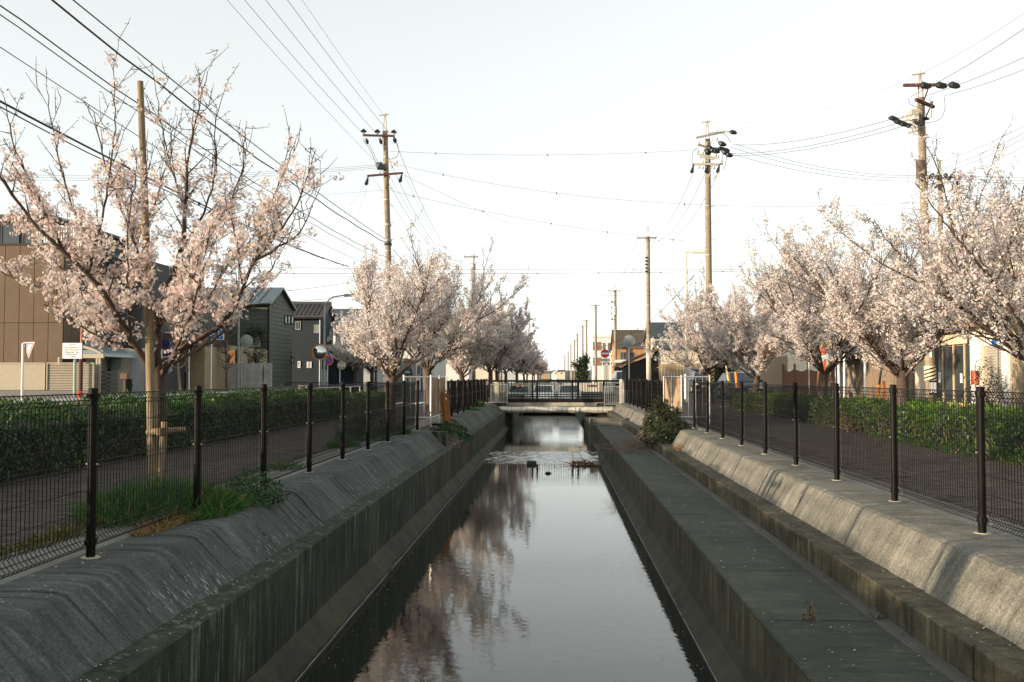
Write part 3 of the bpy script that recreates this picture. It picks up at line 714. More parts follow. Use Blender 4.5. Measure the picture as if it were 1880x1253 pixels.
# ------------------------------------------------------------------ other cherry trees: four grown shapes, turned and scaled
def grow_vase(seed, H, Rr, h0, nl, per, fs, dens, bare, sub=0.26, up=0.35, elev=(28, 66)):
    g = np.random.default_rng(seed)
    tr = shoot((0, 0, -0.05), (g.normal(0, .05), g.normal(0, .05), 1), h0 + 0.05, g, 0, 6, 0.03)
    trunk = [(resample(tr, 0.12), None)]; trunk = [(trunk[0][0], np.linspace(0.145, 0.115, len(trunk[0][0])))]
    limbs = []
    for k in range(nl):
        az = 2 * np.pi * (k + g.uniform(-.25, .25)) / nl; el = R(g.uniform(*elev))
        if k == nl - 1: el = R(80)
        st_ = trunk[0][0][-1] + np.array([0, 0, -g.uniform(0, 0.22)])
        Lr = min(Rr / max(math.cos(el), 0.2), (H - h0) / max(math.sin(el), 0.35)) * g.uniform(0.85, 1.1)
        p = shoot(st_, (math.cos(az) * math.cos(el), math.sin(az) * math.cos(el), math.sin(el)), Lr, g, up, 8, 0.09)
        limbs.append((p, 0.06, 0.008))
        for j in range(6):
            i = int(g.integers(1, 7)); d = unit(p[i + 1] - p[i]) * 0.7 + unit(g.normal(size=3)) * 0.7 + np.array([0, 0, .25])
            limbs.append((shoot(p[i], d, Lr * g.uniform(0.35, 0.6), g, 0.4, 6, 0.08), 0.026, 0.005))
    big, small, clus, buds = cherry(limbs, g, sub=sub, twig=0.15, blen=(0.35, 0.95), dens=dens, bare=bare, top=H * 0.93, gate=-0.9)
    cr, yg = crown_meshes(big, small, clus, buds, g, per, fs, False, 0.085)
    print('vase', seed, len(clus), len(cr.polygons))
    return trunk, big, small, cr, yg
VAR = []
for seed, H, Rr, h0, nl, dens, bare, fs in ((31, 4.5, 1.8, 1.35, 7, 0.8, 0.13, .025), (32, 4.3, 2.8, 1.38, 9, 0.9, 0.05, .0235), (33, 4.4, 2.9, 1.4, 10, 0.9, 0.05, .0235), (34, 5.0, 2.4, 1.4, 9, 0.95, 0.03, .034)):
    VAR.append((grow_vase(seed, H, Rr, h0, nl, 10, fs, dens, bare, sub=0.20, elev=(24, 60)), None))
PROTO = {}
GRP = 'blossoming cherry trees along the canal'
def plant_cherry(var, label, x, y, rz, s, sz=1.0, group=GRP):
    if var not in PROTO:
        t = tree_thing(label, (x, y, -0.02), *VAR[var][0][:2], *VAR[var][0][2:], nside=(10, 5, 3)); PROTO[var] = t
    else:
        t = copy_tree(PROTO[var]); t['label'] = label
    t.location = (x, y, -0.02); t.rotation_euler.z = rz; t.scale = (s, s, s * sz); t['group'] = group
    return t
# west bank
plant_cherry(0, 'upright cherry tree with orange-brown trunk just before the weathered boarded gate', -3.95, 23.8, 0.4, 0.98, 0.97)
plant_cherry(1, 'cherry tree with low forking trunk behind the weathered boarded gate', -4.1, 33.0, 2.0, 1.0, 1.12)
plant_cherry(3, 'thick cherry tree just before the bridge, leaning over the dark fence', -4.0, 44.2, 4.0, 0.95, 1.0)
far_w = [(y_, 3) for y_ in (60, 74, 89, 107, 128, 152, 180, 212, 250, 300)]
ordl = ['first', 'second', 'third', 'fourth', 'fifth', 'sixth', 'seventh', 'eighth', 'ninth', 'last']
for i, (y, v) in enumerate(far_w):
    plant_cherry(v, f'{ordl[i]} cherry tree beyond the bridge in the long row receding down the canal', -4.1 + rnd.uniform(-.3, .3), y, rnd.uniform(0, 6), 1.05 + 0.1 * rnd.random(), 1.05)
# east bank
plant_cherry(1, 'cherry tree by the shutter of the shop, dark trunk cut by the photo edge', 7.45, 15.4, 5.1, 1.0, 0.97)
plant_cherry(2, 'wide cherry tree with dark trunk in front of the glass shop doors', 7.4, 21.6, 1.2, 1.0, 0.98)
plant_cherry(1, 'cherry tree with forked dark trunk in front of the brown net', 7.4, 28.0, 2.9, 1.05, 0.95)
plant_cherry(3, 'cherry tree with leaning trunk beside the parked blue car', 7.3, 36.9, 0.3, 0.95, 0.95)
plant_cherry(2, 'cherry tree beside the striped pole guard and the parked black van', 7.2, 46.3, 3.6, 1.1, 1.0)
# trees in the gardens across the west street
plant_cherry(0, 'small blossoming tree with pale trunk in front of the navy house', -12.6, 62.5, 1.0, 1.05, 1.15, 'street trees by the navy house')
plant_cherry(2, 'small blossoming tree behind the no parking sign near the grey garage', -13.0, 70.5, 1.9, 1.1, 1.1, 'street trees by the navy house')
# ------------------------------------------------------------------ hedges, bushes, weeds
def hedge(label, x0, x1, y0, y1, h, g, dens, lsize, lo, hi, lump=0.08, name='hedge', up=0.45, wild=0.06, group=None, front=1):
    cx, cy = (x0 + x1) / 2, (y0 + y1) / 2
    t = thing(name, label, 'hedge', (cx, cy, -0.02), group=group)
    W, L = x1 - x0, y1 - y0
    mb = MB().box(x0 + 0.16, x1 - 0.16, y0 + 0.16, y1 - 0.16, -0.02, h - 0.2)
    mb.part('branches', mat('hedge_inside', (0.018, 0.02, 0.012), 0.95, 0.4, 18, 0.5, 30), t)  # one solid dark box in place of branches, blocks the view through
    def lum(y, x): return lump * (np.sin(y * 1.7 + x) * 0.5 + np.sin(y * 4.1 + 2.1 * x + 1) * 0.35 + np.sin(y * 9.3 + 3 * x) * 0.25)
    P = []; Nn = []
    n = int(W * L * dens); x = g.uniform(x0, x1, n); y = g.uniform(y0, y1, n)
    edge = np.minimum(x - x0, x1 - x) ; z = h + lum(y, x) - 0.10 * np.exp(-edge / 0.08) - np.abs(g.normal(0, wild, n)) + (g.random(n) < 0.06) * g.uniform(0, 0.1, n)
    P.append(np.stack([x, y, z], 1)); Nn.append(np.tile([0, 0, 1.0], (n, 1)))
    for fx, sg in ((x0, -1), (x1, 1)):
        n = int(h * L * dens * (1.0 if sg == front else 0.6)); y = g.uniform(y0, y1, n); z = h * g.random(n) ** 0.85
        x = fx + sg * (lum(y, z * 2) * 0.8 - np.abs(g.normal(0, wild, n)) - 0.06 * (z > h * 0.85))
        P.append(np.stack([x, y, z], 1)); Nn.append(np.tile([sg, 0, 0.25], (n, 1)))
    for fy, sg in ((y0, -1), (y1, 1)):
        n = int(h * W * dens); x = g.uniform(x0, x1, n); z = h * g.random(n) ** 0.85
        P.append(np.stack([x, fy - sg * np.abs(g.normal(0, wild, n)), z], 1)); Nn.append(np.tile([0, sg, 0.25], (n, 1)))
    P = np.concatenate(P); Nn = np.concatenate(Nn); n = len(P)
    D = unit(g.normal(size=(n, 3)) * 0.8 + Nn * 0.5 + (0, 0, up)); Nv = unit(Nn * 0.8 + g.normal(size=(n, 3)) * 0.7)
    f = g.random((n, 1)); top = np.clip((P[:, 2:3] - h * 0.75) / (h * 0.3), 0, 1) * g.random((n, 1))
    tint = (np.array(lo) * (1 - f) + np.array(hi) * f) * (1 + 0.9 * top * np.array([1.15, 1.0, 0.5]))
    patch = 1 + 0.28 * np.sin(P[:, 1] * 2.3 + 1.3 * P[:, 2]) * np.sin(P[:, 0] * 3.1 + P[:, 1] * .9) + 0.15 * np.sin(P[:, 1] * 7.7 + 4 * P[:, 2])
    tint = tint * patch[:, None]; dead = (g.random(n) < .018 + .05 * (np.sin(P[:, 1] * 1.3 + 2) > .93)); tint[dead] = np.array([.16, .10, .045]) * g.uniform(.6, 1.2, (dead.sum(), 1))
    bare = (np.sin(P[:, 1] * 3.7 + 1) * np.sin(P[:, 1] * 1.1 + P[:, 2] * 5) > .72) & (g.random(n) < .6); k_ = ~bare
    P, Nv, D, tint = P[k_], Nv[k_], D[k_], tint[k_]; n = len(P)
    sz = lsize * g.uniform(0.45, 1.4, n)
    lines = []
    for q in range(int(L * 5)):
        yq = g.uniform(y0, y1); xq = x1 - .12 if front == 1 else x0 + .12; lines.append((shoot((xq - cx, yq - cy, 0.02), (front * .15, g.normal(0, .3), 1), h * g.uniform(.7, 1.15), g, 0, 5, .12), np.linspace(.008, .003, 6)))
    V, Fc = tubes(lines, 4); tag(link(bpy.data.objects.new('stems', np_mesh('stems', V, Fc, BARK2)), t), kind='stuff')
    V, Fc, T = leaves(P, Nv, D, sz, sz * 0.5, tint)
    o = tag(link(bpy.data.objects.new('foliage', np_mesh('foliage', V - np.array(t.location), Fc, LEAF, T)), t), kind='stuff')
    return t
g = np.random.default_rng(5)
hedge('long clipped green hedge along the west brick path behind the near cherry tree', -7.9, -6.3, -5.0, 30.5, 0.80, g, 850, 0.062, (0.020, 0.052, 0.014), (0.052, 0.112, 0.026), 0.13, wild=0.08)  # its unseen near stretch is lengthened to shade the east curb
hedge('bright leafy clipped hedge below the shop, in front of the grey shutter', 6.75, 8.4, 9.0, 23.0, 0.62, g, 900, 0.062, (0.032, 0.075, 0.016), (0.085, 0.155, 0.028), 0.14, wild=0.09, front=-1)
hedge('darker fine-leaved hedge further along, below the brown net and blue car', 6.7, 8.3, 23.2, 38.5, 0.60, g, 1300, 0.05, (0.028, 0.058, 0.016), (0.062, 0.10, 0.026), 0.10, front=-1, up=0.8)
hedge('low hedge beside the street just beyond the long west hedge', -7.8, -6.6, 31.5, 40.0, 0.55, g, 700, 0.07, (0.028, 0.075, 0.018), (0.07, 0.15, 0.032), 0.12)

def bush(label, name, cat, c, rx, ry, rz, n, lsize, lo, hi, g, aspect=0.42, stems=14, droop=0.2, spray=0.3):
    t = thing(name, label, cat, c)
    lines = []; P = []; D = []
    for k in range(stems):
        d = unit(g.normal(size=3) * (1, 1, 0.3) + (0, 0, 0.9)); tip = d * (rx, ry, rz) * g.uniform(0.8, 1.12) * (1, 1, 1.0)
        Q = resample([(0, 0, 0), tip * (0.35, 0.35, 0.6), tip], 0.05); lines.append((Q, np.linspace(0.012, 0.003, len(Q))))
    V, Fc = tubes(lines, 4); link(bpy.data.objects.new('stems', np_mesh('stems', V, Fc, BARK2)), t)
    th = g.uniform(0, 6.28, n); u = g.uniform(-0.15, 1, n); rr = np.sqrt(np.clip(1 - u * u, 0, 1)) * g.uniform(0.5, 1.0, n) ** 0.5
    lumpy = 1 + spray * np.sin(3 * th + 5 * u) * np.sin(7 * u + 2 * th)
    P = np.stack([rx * rr * np.cos(th) * lumpy, ry * rr * np.sin(th) * lumpy, np.maximum(0, rz * u * lumpy)], 1)
    k = np.concatenate([q[0] for q in lines]); k = k[g.integers(len(k), size=n // 4)] + g.normal(0, 0.03, (n // 4, 3)); P = np.concatenate([P, k])
    out = unit(P / (rx, ry, rz) + 1e-6); D = unit(out + g.normal(size=P.shape) * 0.7 - (0, 0, droop)); Nv = unit(g.normal(size=P.shape) * 0.6 + out + (0, 0, 0.5))
    f = g.random((len(P), 1)); tint = np.array(lo) * (1 - f) + np.array(hi) * f
    sz = lsize * g.uniform(0.6, 1.2, len(P)); V, Fc, T = leaves(P, Nv, D, sz, sz * aspect, tint)
    tag(link(bpy.data.objects.new('foliage', np_mesh('foliage', V, Fc, LEAF, T)), t), kind='stuff')
    return t
def grass(label, name, c, rx, ry, n, h, lo, hi, g, lean=0.5, w=0.006, cat='grass', kind=None, dry=0.06):
    th = g.uniform(0, 6.28, n); rr = g.uniform(0, 1, n) ** 0.6
    B = np.stack([rx * rr * np.cos(th), ry * rr * np.sin(th), np.zeros(n)], 1)
    L = h * g.uniform(0.35, 1.1, n) * (1.1 - 0.6 * rr); d = unit(np.stack([g.normal(0, lean, n) + 0.4 * rr * np.cos(th), g.normal(0, lean, n) + 0.4 * rr * np.sin(th), np.ones(n)], 1))
    s = unit(np.cross(d, g.normal(size=(n, 3)))) * (w * g.uniform(0.6, 1.5, (n, 1)))
    bend = np.stack([d[:, 0], d[:, 1], -0.5 * np.hypot(d[:, 0], d[:, 1])], 1)
    M = B + d * L[:, None] * 0.55; Tp = B + d * L[:, None] + bend * L[:, None] * g.uniform(0.1, 0.7, (n, 1))
    V = np.stack([B - s, B + s, M + s * 0.8, M - s * 0.8, Tp + s * 0.1, Tp - s * 0.1], 1).reshape(-1, 3)
    Fc = (np.array([[0, 1, 2, 3], [3, 2, 4, 5]])[None] + (np.arange(n) * 6)[:, None, None]).reshape(-1, 4)
    f = g.random((n, 1)); tint = np.array(lo) * (1 - f) + np.array(hi) * f
    tint = np.where(g.random((n, 1)) < dry, np.array([[0.3, 0.2, 0.09]]) * g.uniform(0.6, 1.2, (n, 1)), tint)
    o = link(bpy.data.objects.new(name, np_mesh(name, V, Fc, BLADE, np.repeat(tint, 6, axis=0)))); o.location = c
    return tag(o, label, cat, None, kind)
GLO, GHI = (0.028, 0.085, 0.018), (0.075, 0.18, 0.038)
grass('tall green grass clump at the foot of the near cherry tree', 'grass_clump', (-3.6, 8.95, -0.02), 0.55, 1.0, 2600, 0.42, GLO, GHI, g, 0.35, kind='stuff')
grass('short rough grass edging beside the nearest fence post', 'grass_edging', (-3.78, 7.6, -0.02), 0.16, 1.5, 1500, 0.13, (0.04, 0.065, 0.018), (0.09, 0.10, 0.03), g, 0.5, 0.004, kind='stuff', dry=0.25)
grass('dry pale grass fringe lying over the coping below the near cherry tree', 'dry_grass', (-3.2, 8.3, 0.0), 0.14, 0.8, 900, 0.16, (0.16, 0.11, 0.04), (0.3, 0.2, 0.08), g, 0.9, 0.004, kind='stuff', dry=0.5)
grass('grass growing through the fence beside the second post', 'grass_clump', (-3.12, 9.0, 0.0), 0.28, 0.75, 1500, 0.26, GLO, GHI, g, 0.5, kind='stuff')
bush('leafy weed hanging over the sloped mortar beside the second fence post', 'leafy_weed', 'weed', (-2.98, 9.65, 0.0), 0.28, 0.42, 0.24, 1300, 0.06, (0.025, 0.07, 0.02), (0.05, 0.12, 0.035), g, 0.3, 10)
for i, (x, y, n, h, lb) in enumerate([(-3.65, 13.2, 260, .16, 'small grass tuft on the path edge midway along the west fence'), (-3.7, 17.4, 500, .26, 'grass tuft on the path edge before the round dark bush'), (-3.4, 21.3, 900, .3, 'green grass clump spilling over the slope just before the boarded gate'),
                                  (-3.5, 19.2, 500, .24, 'grass clump in front of the round dark bush'), (-3.2, 41.0, 600, .4, 'grass clump by the dark fence close to the bridge'), (-3.05, 36.5, 300, .25, 'low grass on the coping beside the dark fence')]):
    grass(lb, 'grass_tuft', (x, y, -0.015), 0.28, 0.45, n, h, GLO, GHI, g, 0.5, 0.007, kind='stuff')
bush('round dark bush at the path edge before the upright cherry tree', 'round_bush', 'bush', (-3.95, 20.3, -0.02), 0.55, 0.9, 0.72, 3800, 0.07, (0.02, 0.035, 0.012), (0.045, 0.07, 0.02), g, 0.35)
bush('green leafy weeds growing out of the drain gap under the orange reed', 'leafy_weed', 'weed', (-2.62, 25.0, -0.35), 0.42, 0.8, 0.38, 1700, 0.085, (0.02, 0.06, 0.02), (0.04, 0.10, 0.03), g, 0.45)
bush('dry pale weeds on the ledge just before the drain gap', 'dry_weed', 'weed', (-2.48, 22.9, -0.35), 0.3, 0.6, 0.25, 500, 0.07, (0.2, 0.14, 0.09), (0.32, 0.22, 0.15), g, 0.12)
bush('dark weeds in the shaded drain gap beside the weathered boards', 'leafy_weed', 'weed', (-2.85, 23.7, -0.34), 0.2, 0.6, 0.34, 600, 0.07, (0.03, 0.03, 0.015), (0.05, 0.05, 0.025), g, 0.3)
bush('dark green glossy bush spilling over the canal wall beside the pale boarded gate', 'evergreen_bush', 'bush', (2.72, 25.0, -0.36), 0.55, 1.5, 0.85, 6500, 0.085, (0.02, 0.032, 0.012), (0.055, 0.06, 0.022), g, 0.42, 22)
bush('bleached dry twigs and leaves at the foot of the glossy evergreen bush', 'dry_weed', 'weed', (2.35, 25.6, -0.55), 0.32, 1.1, 0.42, 1300, 0.055, (0.2, 0.15, 0.09), (0.35, 0.28, 0.19), g, 0.25)
bush('small orange dry tuft on the curb below the sunlit slope', 'dry_weed', 'weed', (2.66, 21.6, -0.346), 0.11, 0.42, 0.14, 500, 0.05, (0.36, 0.19, 0.09), (0.55, 0.33, 0.17), g, 0.14)
bush('small leafy weed at the hedge foot in front of the third cherry trunk', 'leafy_weed', 'weed', (6.55, 22.6, -0.02), 0.2, 0.5, 0.38, 500, 0.05, (0.16, 0.07, 0.03), (0.22, 0.10, 0.05), g, 0.3)
bush('dark leafless-looking shrub with small leaves in front of the grey shutter', 'garden_shrub', 'bush', (13.7, 32.2, -0.02), 0.75, 0.8, 1.55, 1700, 0.09, (0.03, 0.022, 0.025), (0.07, 0.05, 0.05), g, 0.4, 24)
grass('grass at the foot of the bright hedge beside the brick path', 'grass_edging', (6.62, 15.5, -0.02), 0.25, 6.0, 4500, 0.22, (0.025, 0.06, 0.014), (0.055, 0.12, 0.025), g, 0.6, 0.007, kind='stuff')
# orange dead reed
n = 130; reed = thing('dead_reed', 'upright orange dead reed clump rising from the drain gap', 'plant', (-2.72, 25.2, -0.36))
lines = []
for k in range(n):
    a = g.uniform(0, 6.28); rr = 0.09 * g.random() ** 0.5; hgt = g.uniform(0.7, 1.35)
    lines.append((resample([(rr * math.cos(a), rr * math.sin(a), 0), (0.02 + rr * math.cos(a) * .9, rr * math.sin(a), hgt * 0.5), (-0.10 + rr * 1.5 * math.cos(a), rr * math.sin(a) * 1.5, hgt)], 0.2), np.linspace(0.010, 0.005, 3 if False else len(resample([(0, 0, 0), (0, 0, hgt * .5), (-.1, 0, hgt)], 0.2)))))
lines = [(P, np.linspace(0.009, 0.004, len(P))) for P, _ in lines]
V, Fc = tubes(lines, 4); tag(link(bpy.data.objects.new('stalks', np_mesh('stalks', V, Fc, mat('dead_reed', (0.40, 0.17, 0.055), 0.9, 0.45, 6))), reed), kind='stuff')
lines = [(shoot((-0.1 + g.normal(0, .06), g.normal(0, .05), g.uniform(0.9, 1.3)), (g.normal(-.2, .5), g.normal(0, .4), 1), g.uniform(0.15, 0.4), g, -0.4, 4), np.linspace(0.005, 0.002, 5)) for k in range(26)]
V, Fc = tubes(lines, 3); tag(link(bpy.data.objects.new('dry_tops', np_mesh('dry_tops', V, Fc, mat('dry_top', (0.16, 0.11, 0.08), 0.9, 0.4, 6))), reed), kind='stuff')
# dry vine stems on the platform by the bush, and the small dead weed on the slabs
tv = thing('dry_vines', 'tangled dry brown vine stems lying across the platform by the evergreen bush', 'plant', (2.0, 25.0, -0.545))
lines = []
for k in range(46):
    p0 = (g.uniform(-.45, .5), g.uniform(-1.6, 1.6), 0.015); lines.append((shoot(p0, (g.normal(-.6, .8), g.normal(0, .6), g.uniform(0, .2)), g.uniform(0.35, 0.9), g, -0.12, 6, 0.16), np.linspace(0.006, 0.003, 7)))
for P, _ in lines: P[:, 2] = np.clip(P[:, 2], 0.006, 0.2)
V, Fc = tubes(lines, 4); tag(link(bpy.data.objects.new('stems', np_mesh('stems', V, Fc, mat('dry_vine', (0.22, 0.15, 0.11), 0.9, 0.4, 6))), tv), kind='stuff')
bush('little withered brown weed in the joint between two platform slabs', 'withered_weed', 'weed', (1.86, 7.42, -0.55), 0.035, 0.05, 0.12, 26, 0.045, (0.12, 0.06, 0.025), (0.24, 0.11, 0.04), g, 0.45, 4, 0.6)
bush('tiny green weed at the gravel strip end of the slab joint', 'small_weed', 'weed', (2.36, 7.5, -0.556), 0.05, 0.05, 0.09, 30, 0.035, (0.04, 0.06, 0.03), (0.12, 0.10, 0.07), g, 0.3, 4, 0.2)
# leaf debris and a stone at the sill
db = thing('leaf_debris', 'heap of wet orange leaves caught at the sill near the platform wall', 'debris', (0.83, 28.6, WZ))
n = 260; P = np.stack([g.normal(0, .24, n), g.normal(0, .10, n), np.abs(g.normal(0, .035, n)) + .01], 1); Nv = unit(g.normal(size=(n, 3)) + (0, 0, .6)); D = unit(g.normal(size=(n, 3)))
sz = g.uniform(.04, .09, n); V, Fc, T = leaves(P, Nv, D, sz, sz * .5, np.array([[0.30, 0.10, 0.03]]) * g.uniform(.4, 1.5, (n, 1)), 0.4)
tag(link(bpy.data.objects.new('leaves', np_mesh('leaves', V, Fc, LEAF, T)), db), kind='stuff')
lines = [(shoot((g.normal(0, .3), g.normal(0, .1), .02), (g.normal(), g.normal() * .4, .12), g.uniform(.3, .6), g, -.1, 4), np.linspace(.009, .004, 5)) for k in range(14)]
V, Fc = tubes(lines, 4); tag(link(bpy.data.objects.new('sticks', np_mesh('sticks', V, Fc, BARK2)), db), kind='stuff')
c = at(976, 851, 28.7)
MB().bbox(c.x - .135, c.x + .135, 28.55, 28.8, WZ - .1, WZ + .10, .025).obj('concrete_block', mat('wet_block', (0.04, 0.045, 0.045), 0.5, 0.3, 20, 0.5), 'dark square concrete block standing in the water on the sill', 'block')
c = at(1006, 867, 25.9)
MB().tube([(c.x - .08, 25.9, WZ - .01), (c.x - .03, 25.9, WZ + .02), (c.x + .04, 25.92, WZ + .018), (c.x + .09, 25.9, WZ - .01)], [.01, .035, .035, .01], 8).obj('stone', mat('wet_stone', (0.05, 0.05, 0.045), 0.4, 0.3, 20, 0.5), 'small dark stone breaking the calm water below the sill', 'stone')
# fallen petals
n = 700; side = g.random(n)
P = np.zeros((n, 3)); P[:, 1] = 4.5 + 20 * g.random(n) ** 1.5
k = side < 0.25; P[k, 0] = g.uniform(-3.2, -2.78, k.sum()); P[k, 2] = .016
k = (side >= .25) & (side < .42); P[k, 0] = g.uniform(-2.45, -2.28, k.sum()); P[k, 2] = -.324
k = (side >= .42) & (side < .62); P[k, 0] = g.uniform(1.52, 2.4, k.sum()); P[k, 2] = -.542
k = (side >= .62) & (side < .70); P[k, 0] = g.uniform(2.46, 2.68, k.sum()); P[k, 2] = -.337
k = (side >= .70) & (side < .93); P[k, 0] = g.uniform(-6.2, -3.8, k.sum()); P[k, 2] = .004
k = side >= .93; P[k, 0] = g.uniform(3.85, 6.5, k.sum()); P[k, 2] = .004
V, Fc, T = leaves(P, unit(g.normal(0, .25, (n, 3)) + (0, 0, 1)), unit(g.normal(size=(n, 3)) * (1, 1, .1)), g.uniform(.012, .026, n), g.uniform(.010, .018, n), np.array([[.78, .70, .68]]) * g.uniform(.7, 1, (n, 1)))
o = link(bpy.data.objects.new('fallen_petals', np_mesh('fallen_petals', V, Fc, PETAL, T))); tag(o, 'scattered pale fallen petals on the copings, paths and platform', 'petals', None, 'stuff')
n = 260; P = np.stack([np.where(g.random(n) < .6, np.where(g.random(n) < .5, -2.05 + np.abs(g.normal(0, .12, n)), 1.28 - np.abs(g.normal(0, .12, n))), g.uniform(-2, 1.2, n)), 7 + 20 * g.random(n), np.full(n, WZ + .006)], 1)
V, Fc, T = leaves(P, np.tile([0, 0, 1.], (n, 1)), unit(g.normal(size=(n, 3)) * (1, 1, 0)), g.uniform(.012, .024, n), g.uniform(.010, .018, n), np.array([[.70, .62, .58]]) * g.uniform(.6, 1, (n, 1)), 0)
tag(link(bpy.data.objects.new('floating_petals', np_mesh('floating_petals', V, Fc, PETAL, T))), 'pale petals drifting on the dark canal water along both walls', 'petals', None, 'stuff')
# scrapes and splashes of pale lime on the west slope
n = 240; y = np.concatenate([g.normal(c_, s_, 60) for c_, s_ in ((6.9, .35), (9.3, .7), (13.5, 1.2), (19, 1.4))]); f = np.clip(g.normal(.72, .16, n), .1, .97)
A = np.stack([-2.77 + .31 * f, y, -.0 - .335 * f], 1); dirn = unit(np.stack([np.full(n, .31), g.normal(0, .05, n), np.full(n, -.335)], 1)); Nv = np.tile(unit(np.array([[.73, 0, .68]])), (n, 1))
V, Fc, T = leaves(A + Nv * .015, Nv, dirn, g.uniform(.02, .09, n), g.uniform(.003, .009, n), np.array([[.55, .56, .53]]) * g.uniform(.6, 1.1, (n, 1)), 0)
o = link(bpy.data.objects.new('lime_scratches', np_mesh('lime_scratches', V, Fc, leafmat('lime', 0, .9, .1), T)), LW); o.location = -Vector(LW.location); o['kind'] = 'stuff'

# ------------------------------------------------------------------ bridge with pipe and guards
BY = 47.0
br = thing('road_bridge', 'road bridge with dark barred railing crossing the canal', 'bridge', (0, BY, 0))
BEIGE = concrete('bridge_concrete', (0.50, 0.46, 0.37), (0.38, 0.35, 0.27), (5, 5, .6), .25, fine=60)
MB().bbox(-3.6, 3.4, BY + .12, BY + 5.2, -.16, .02).part('deck', BEIGE, br)
MB().bbox(-2.3, 2.33, BY - .02, BY + .2, -.14, .028, .01).part('edge_beam', BEIGE, br)
MB().bbox(-2.33, 2.36, BY - .05, BY + .14, .03, .20, .008).part('girder', DARKM, br)
MB().box(-3.6, 3.4, BY + .3, BY + 5.0, .022, .026).part('road_surface', ASPH, br)
for zz, w, x0, x1 in ((1.04, .075, -3.15, 3.12), (.29, .045, -2.28, 2.35)):
    MB().bar((x0, BY, zz), (x1, BY, zz), w, w).part('handrail' if zz > .5 else 'bottom_rail', DARKM, br)
for x in (-2.26, -1.04, -.82, .84, 1.10, 2.31): MB().bbox(x - .05, x + .05, BY - .04, BY + .04, .19, 1.03, .008).part('railing_post', DARKM, br)
xs = np.arange(-3.05, 3.1, .112)
for x in xs:
    if min(abs(x - q) for q in (-2.26, -1.04, -.82, .84, 1.10, 2.31)) > .06: MB().box(x - .009, x + .009, BY - .009, BY + .009, .30 if -2.3 < x < 2.35 else .06, 1.01).part('baluster', DARKM, br)
for u in (957, 1087):
    c = at(u, 709, BY - .06); b = MB().bbox(c.x - .22, c.x + .22, BY - .06, BY - .035, c.z - .05, c.z + .05, .006).part('name_plate', mat('plate_brown', (.14, .055, .035), .6, .2, 20), br)
    for k in range(4): MB().box(c.x - .17 + k * .09, c.x - .12 + k * .09, BY - .064, BY - .0595, c.z - .022, c.z + .022).part('lettering', mat('plate_letters', (.45, .40, .33), .6, .1, 9), b)
for x in (-2.72, 3.16): MB().bbox(x - .1, x + .1, BY - .12, BY + .14, -.35, .98 if x < 0 else 1.08, .012).part('end_pillar', BEIGE, br)
# far parapet
for zz, w in ((1.0, .07), (.3, .04)): MB().bar((-3.3, BY + 5.1, zz), (3.3, BY + 5.1, zz), w).part('handrail', DARKM, br)
for x in np.arange(-3.2, 3.3, .16): MB().box(x - .012, x + .012, BY + 5.09, BY + 5.11, .05, .98).part('baluster', DARKM, br)
pi = thing('water_pipe', 'thick dented silver water pipe carried across the canal below the bridge', 'pipe', (0, BY - .55, -.31))
pm = mat('pipe_cladding', (.72, .66, .56), .35, .12, 3, metal=.35, bump=.25, bscale=3)
pts = [(x, BY - .55 + .012 * math.sin(x * 3), -.31 + .008 * math.sin(x * 5 + 1)) for x in np.linspace(-2.6, 2.75, 40)]
MB().tube(pts, [.155 - .012 * abs(math.sin(i * .9)) * (i % 7 == 3) for i in range(40)], 18).part('cladding', pm, pi, smooth=True)
for x in (-2.2, -2.0, -1.55, -1.3, -.95, -.75, -.3, -.1, .35, .55, .95, 1.15, 1.5, 2.0, 2.2): MB().tube([(x, BY - .55, -.31), (x + .022, BY - .55, -.31)], .162, 18).part('band', STEELD, pi)
for x0, x1 in ((-3.0, -2.6), (2.75, 3.1)): MB().tube([(x0, BY - .55, -.31), (x1, BY - .55, -.31)], .14, 14).part('pipe_end', BLACKP, pi)
for x in (-1.6, 1.6): MB().bbox(x - .05, x + .05, BY - .58, BY + .1, -.6, -.44, .01).part('bracket', DARKM, pi)
def guard(label, x0, x1, y, zb, zt, n):
    q = thing('pipe_guard', label, 'guard rail', ((x0 + x1) / 2, y, zb))
    for x in (x0, x1): MB().bar((x, y, zb - .1), (x, y, zt), .035).part('post', STEEL, q)
    for z in (zb + .08, zt - .02): MB().bar((x0, y, z), (x1, y, z), .03).part('rail', STEEL, q)
    for k in range(1, n): MB().tube([(x0 + (x1 - x0) * k / n, y, zb + .08), (x0 + (x1 - x0) * k / n, y, zt - .02)], .008, 6).part('bar', STEEL, q)
guard('silver barred guard over the pipe end beside the dark fence on the shaded side', -2.95, -2.2, BY - .75, -.02, .90, 8)
guard('silver barred guard over the pipe end beside the sunlit slope', 2.3, 3.08, BY - .75, -.12, .80, 8)
MB().bbox(3.0, 3.12, BY - .95, BY - .8, -.5, 1.12, .01).obj('marker_post', mat('cream_post', (.62, .58, .48), .7, .1, 8), 'cream square post at the sunlit end of the bridge', 'post')
MB().bbox(2.86, 2.95, BY - 2.9, BY - 2.8, -.36, -.12, .01).obj('marker_stub', ORANGE, 'short orange stub at the foot of the slope near the bridge', 'marker')

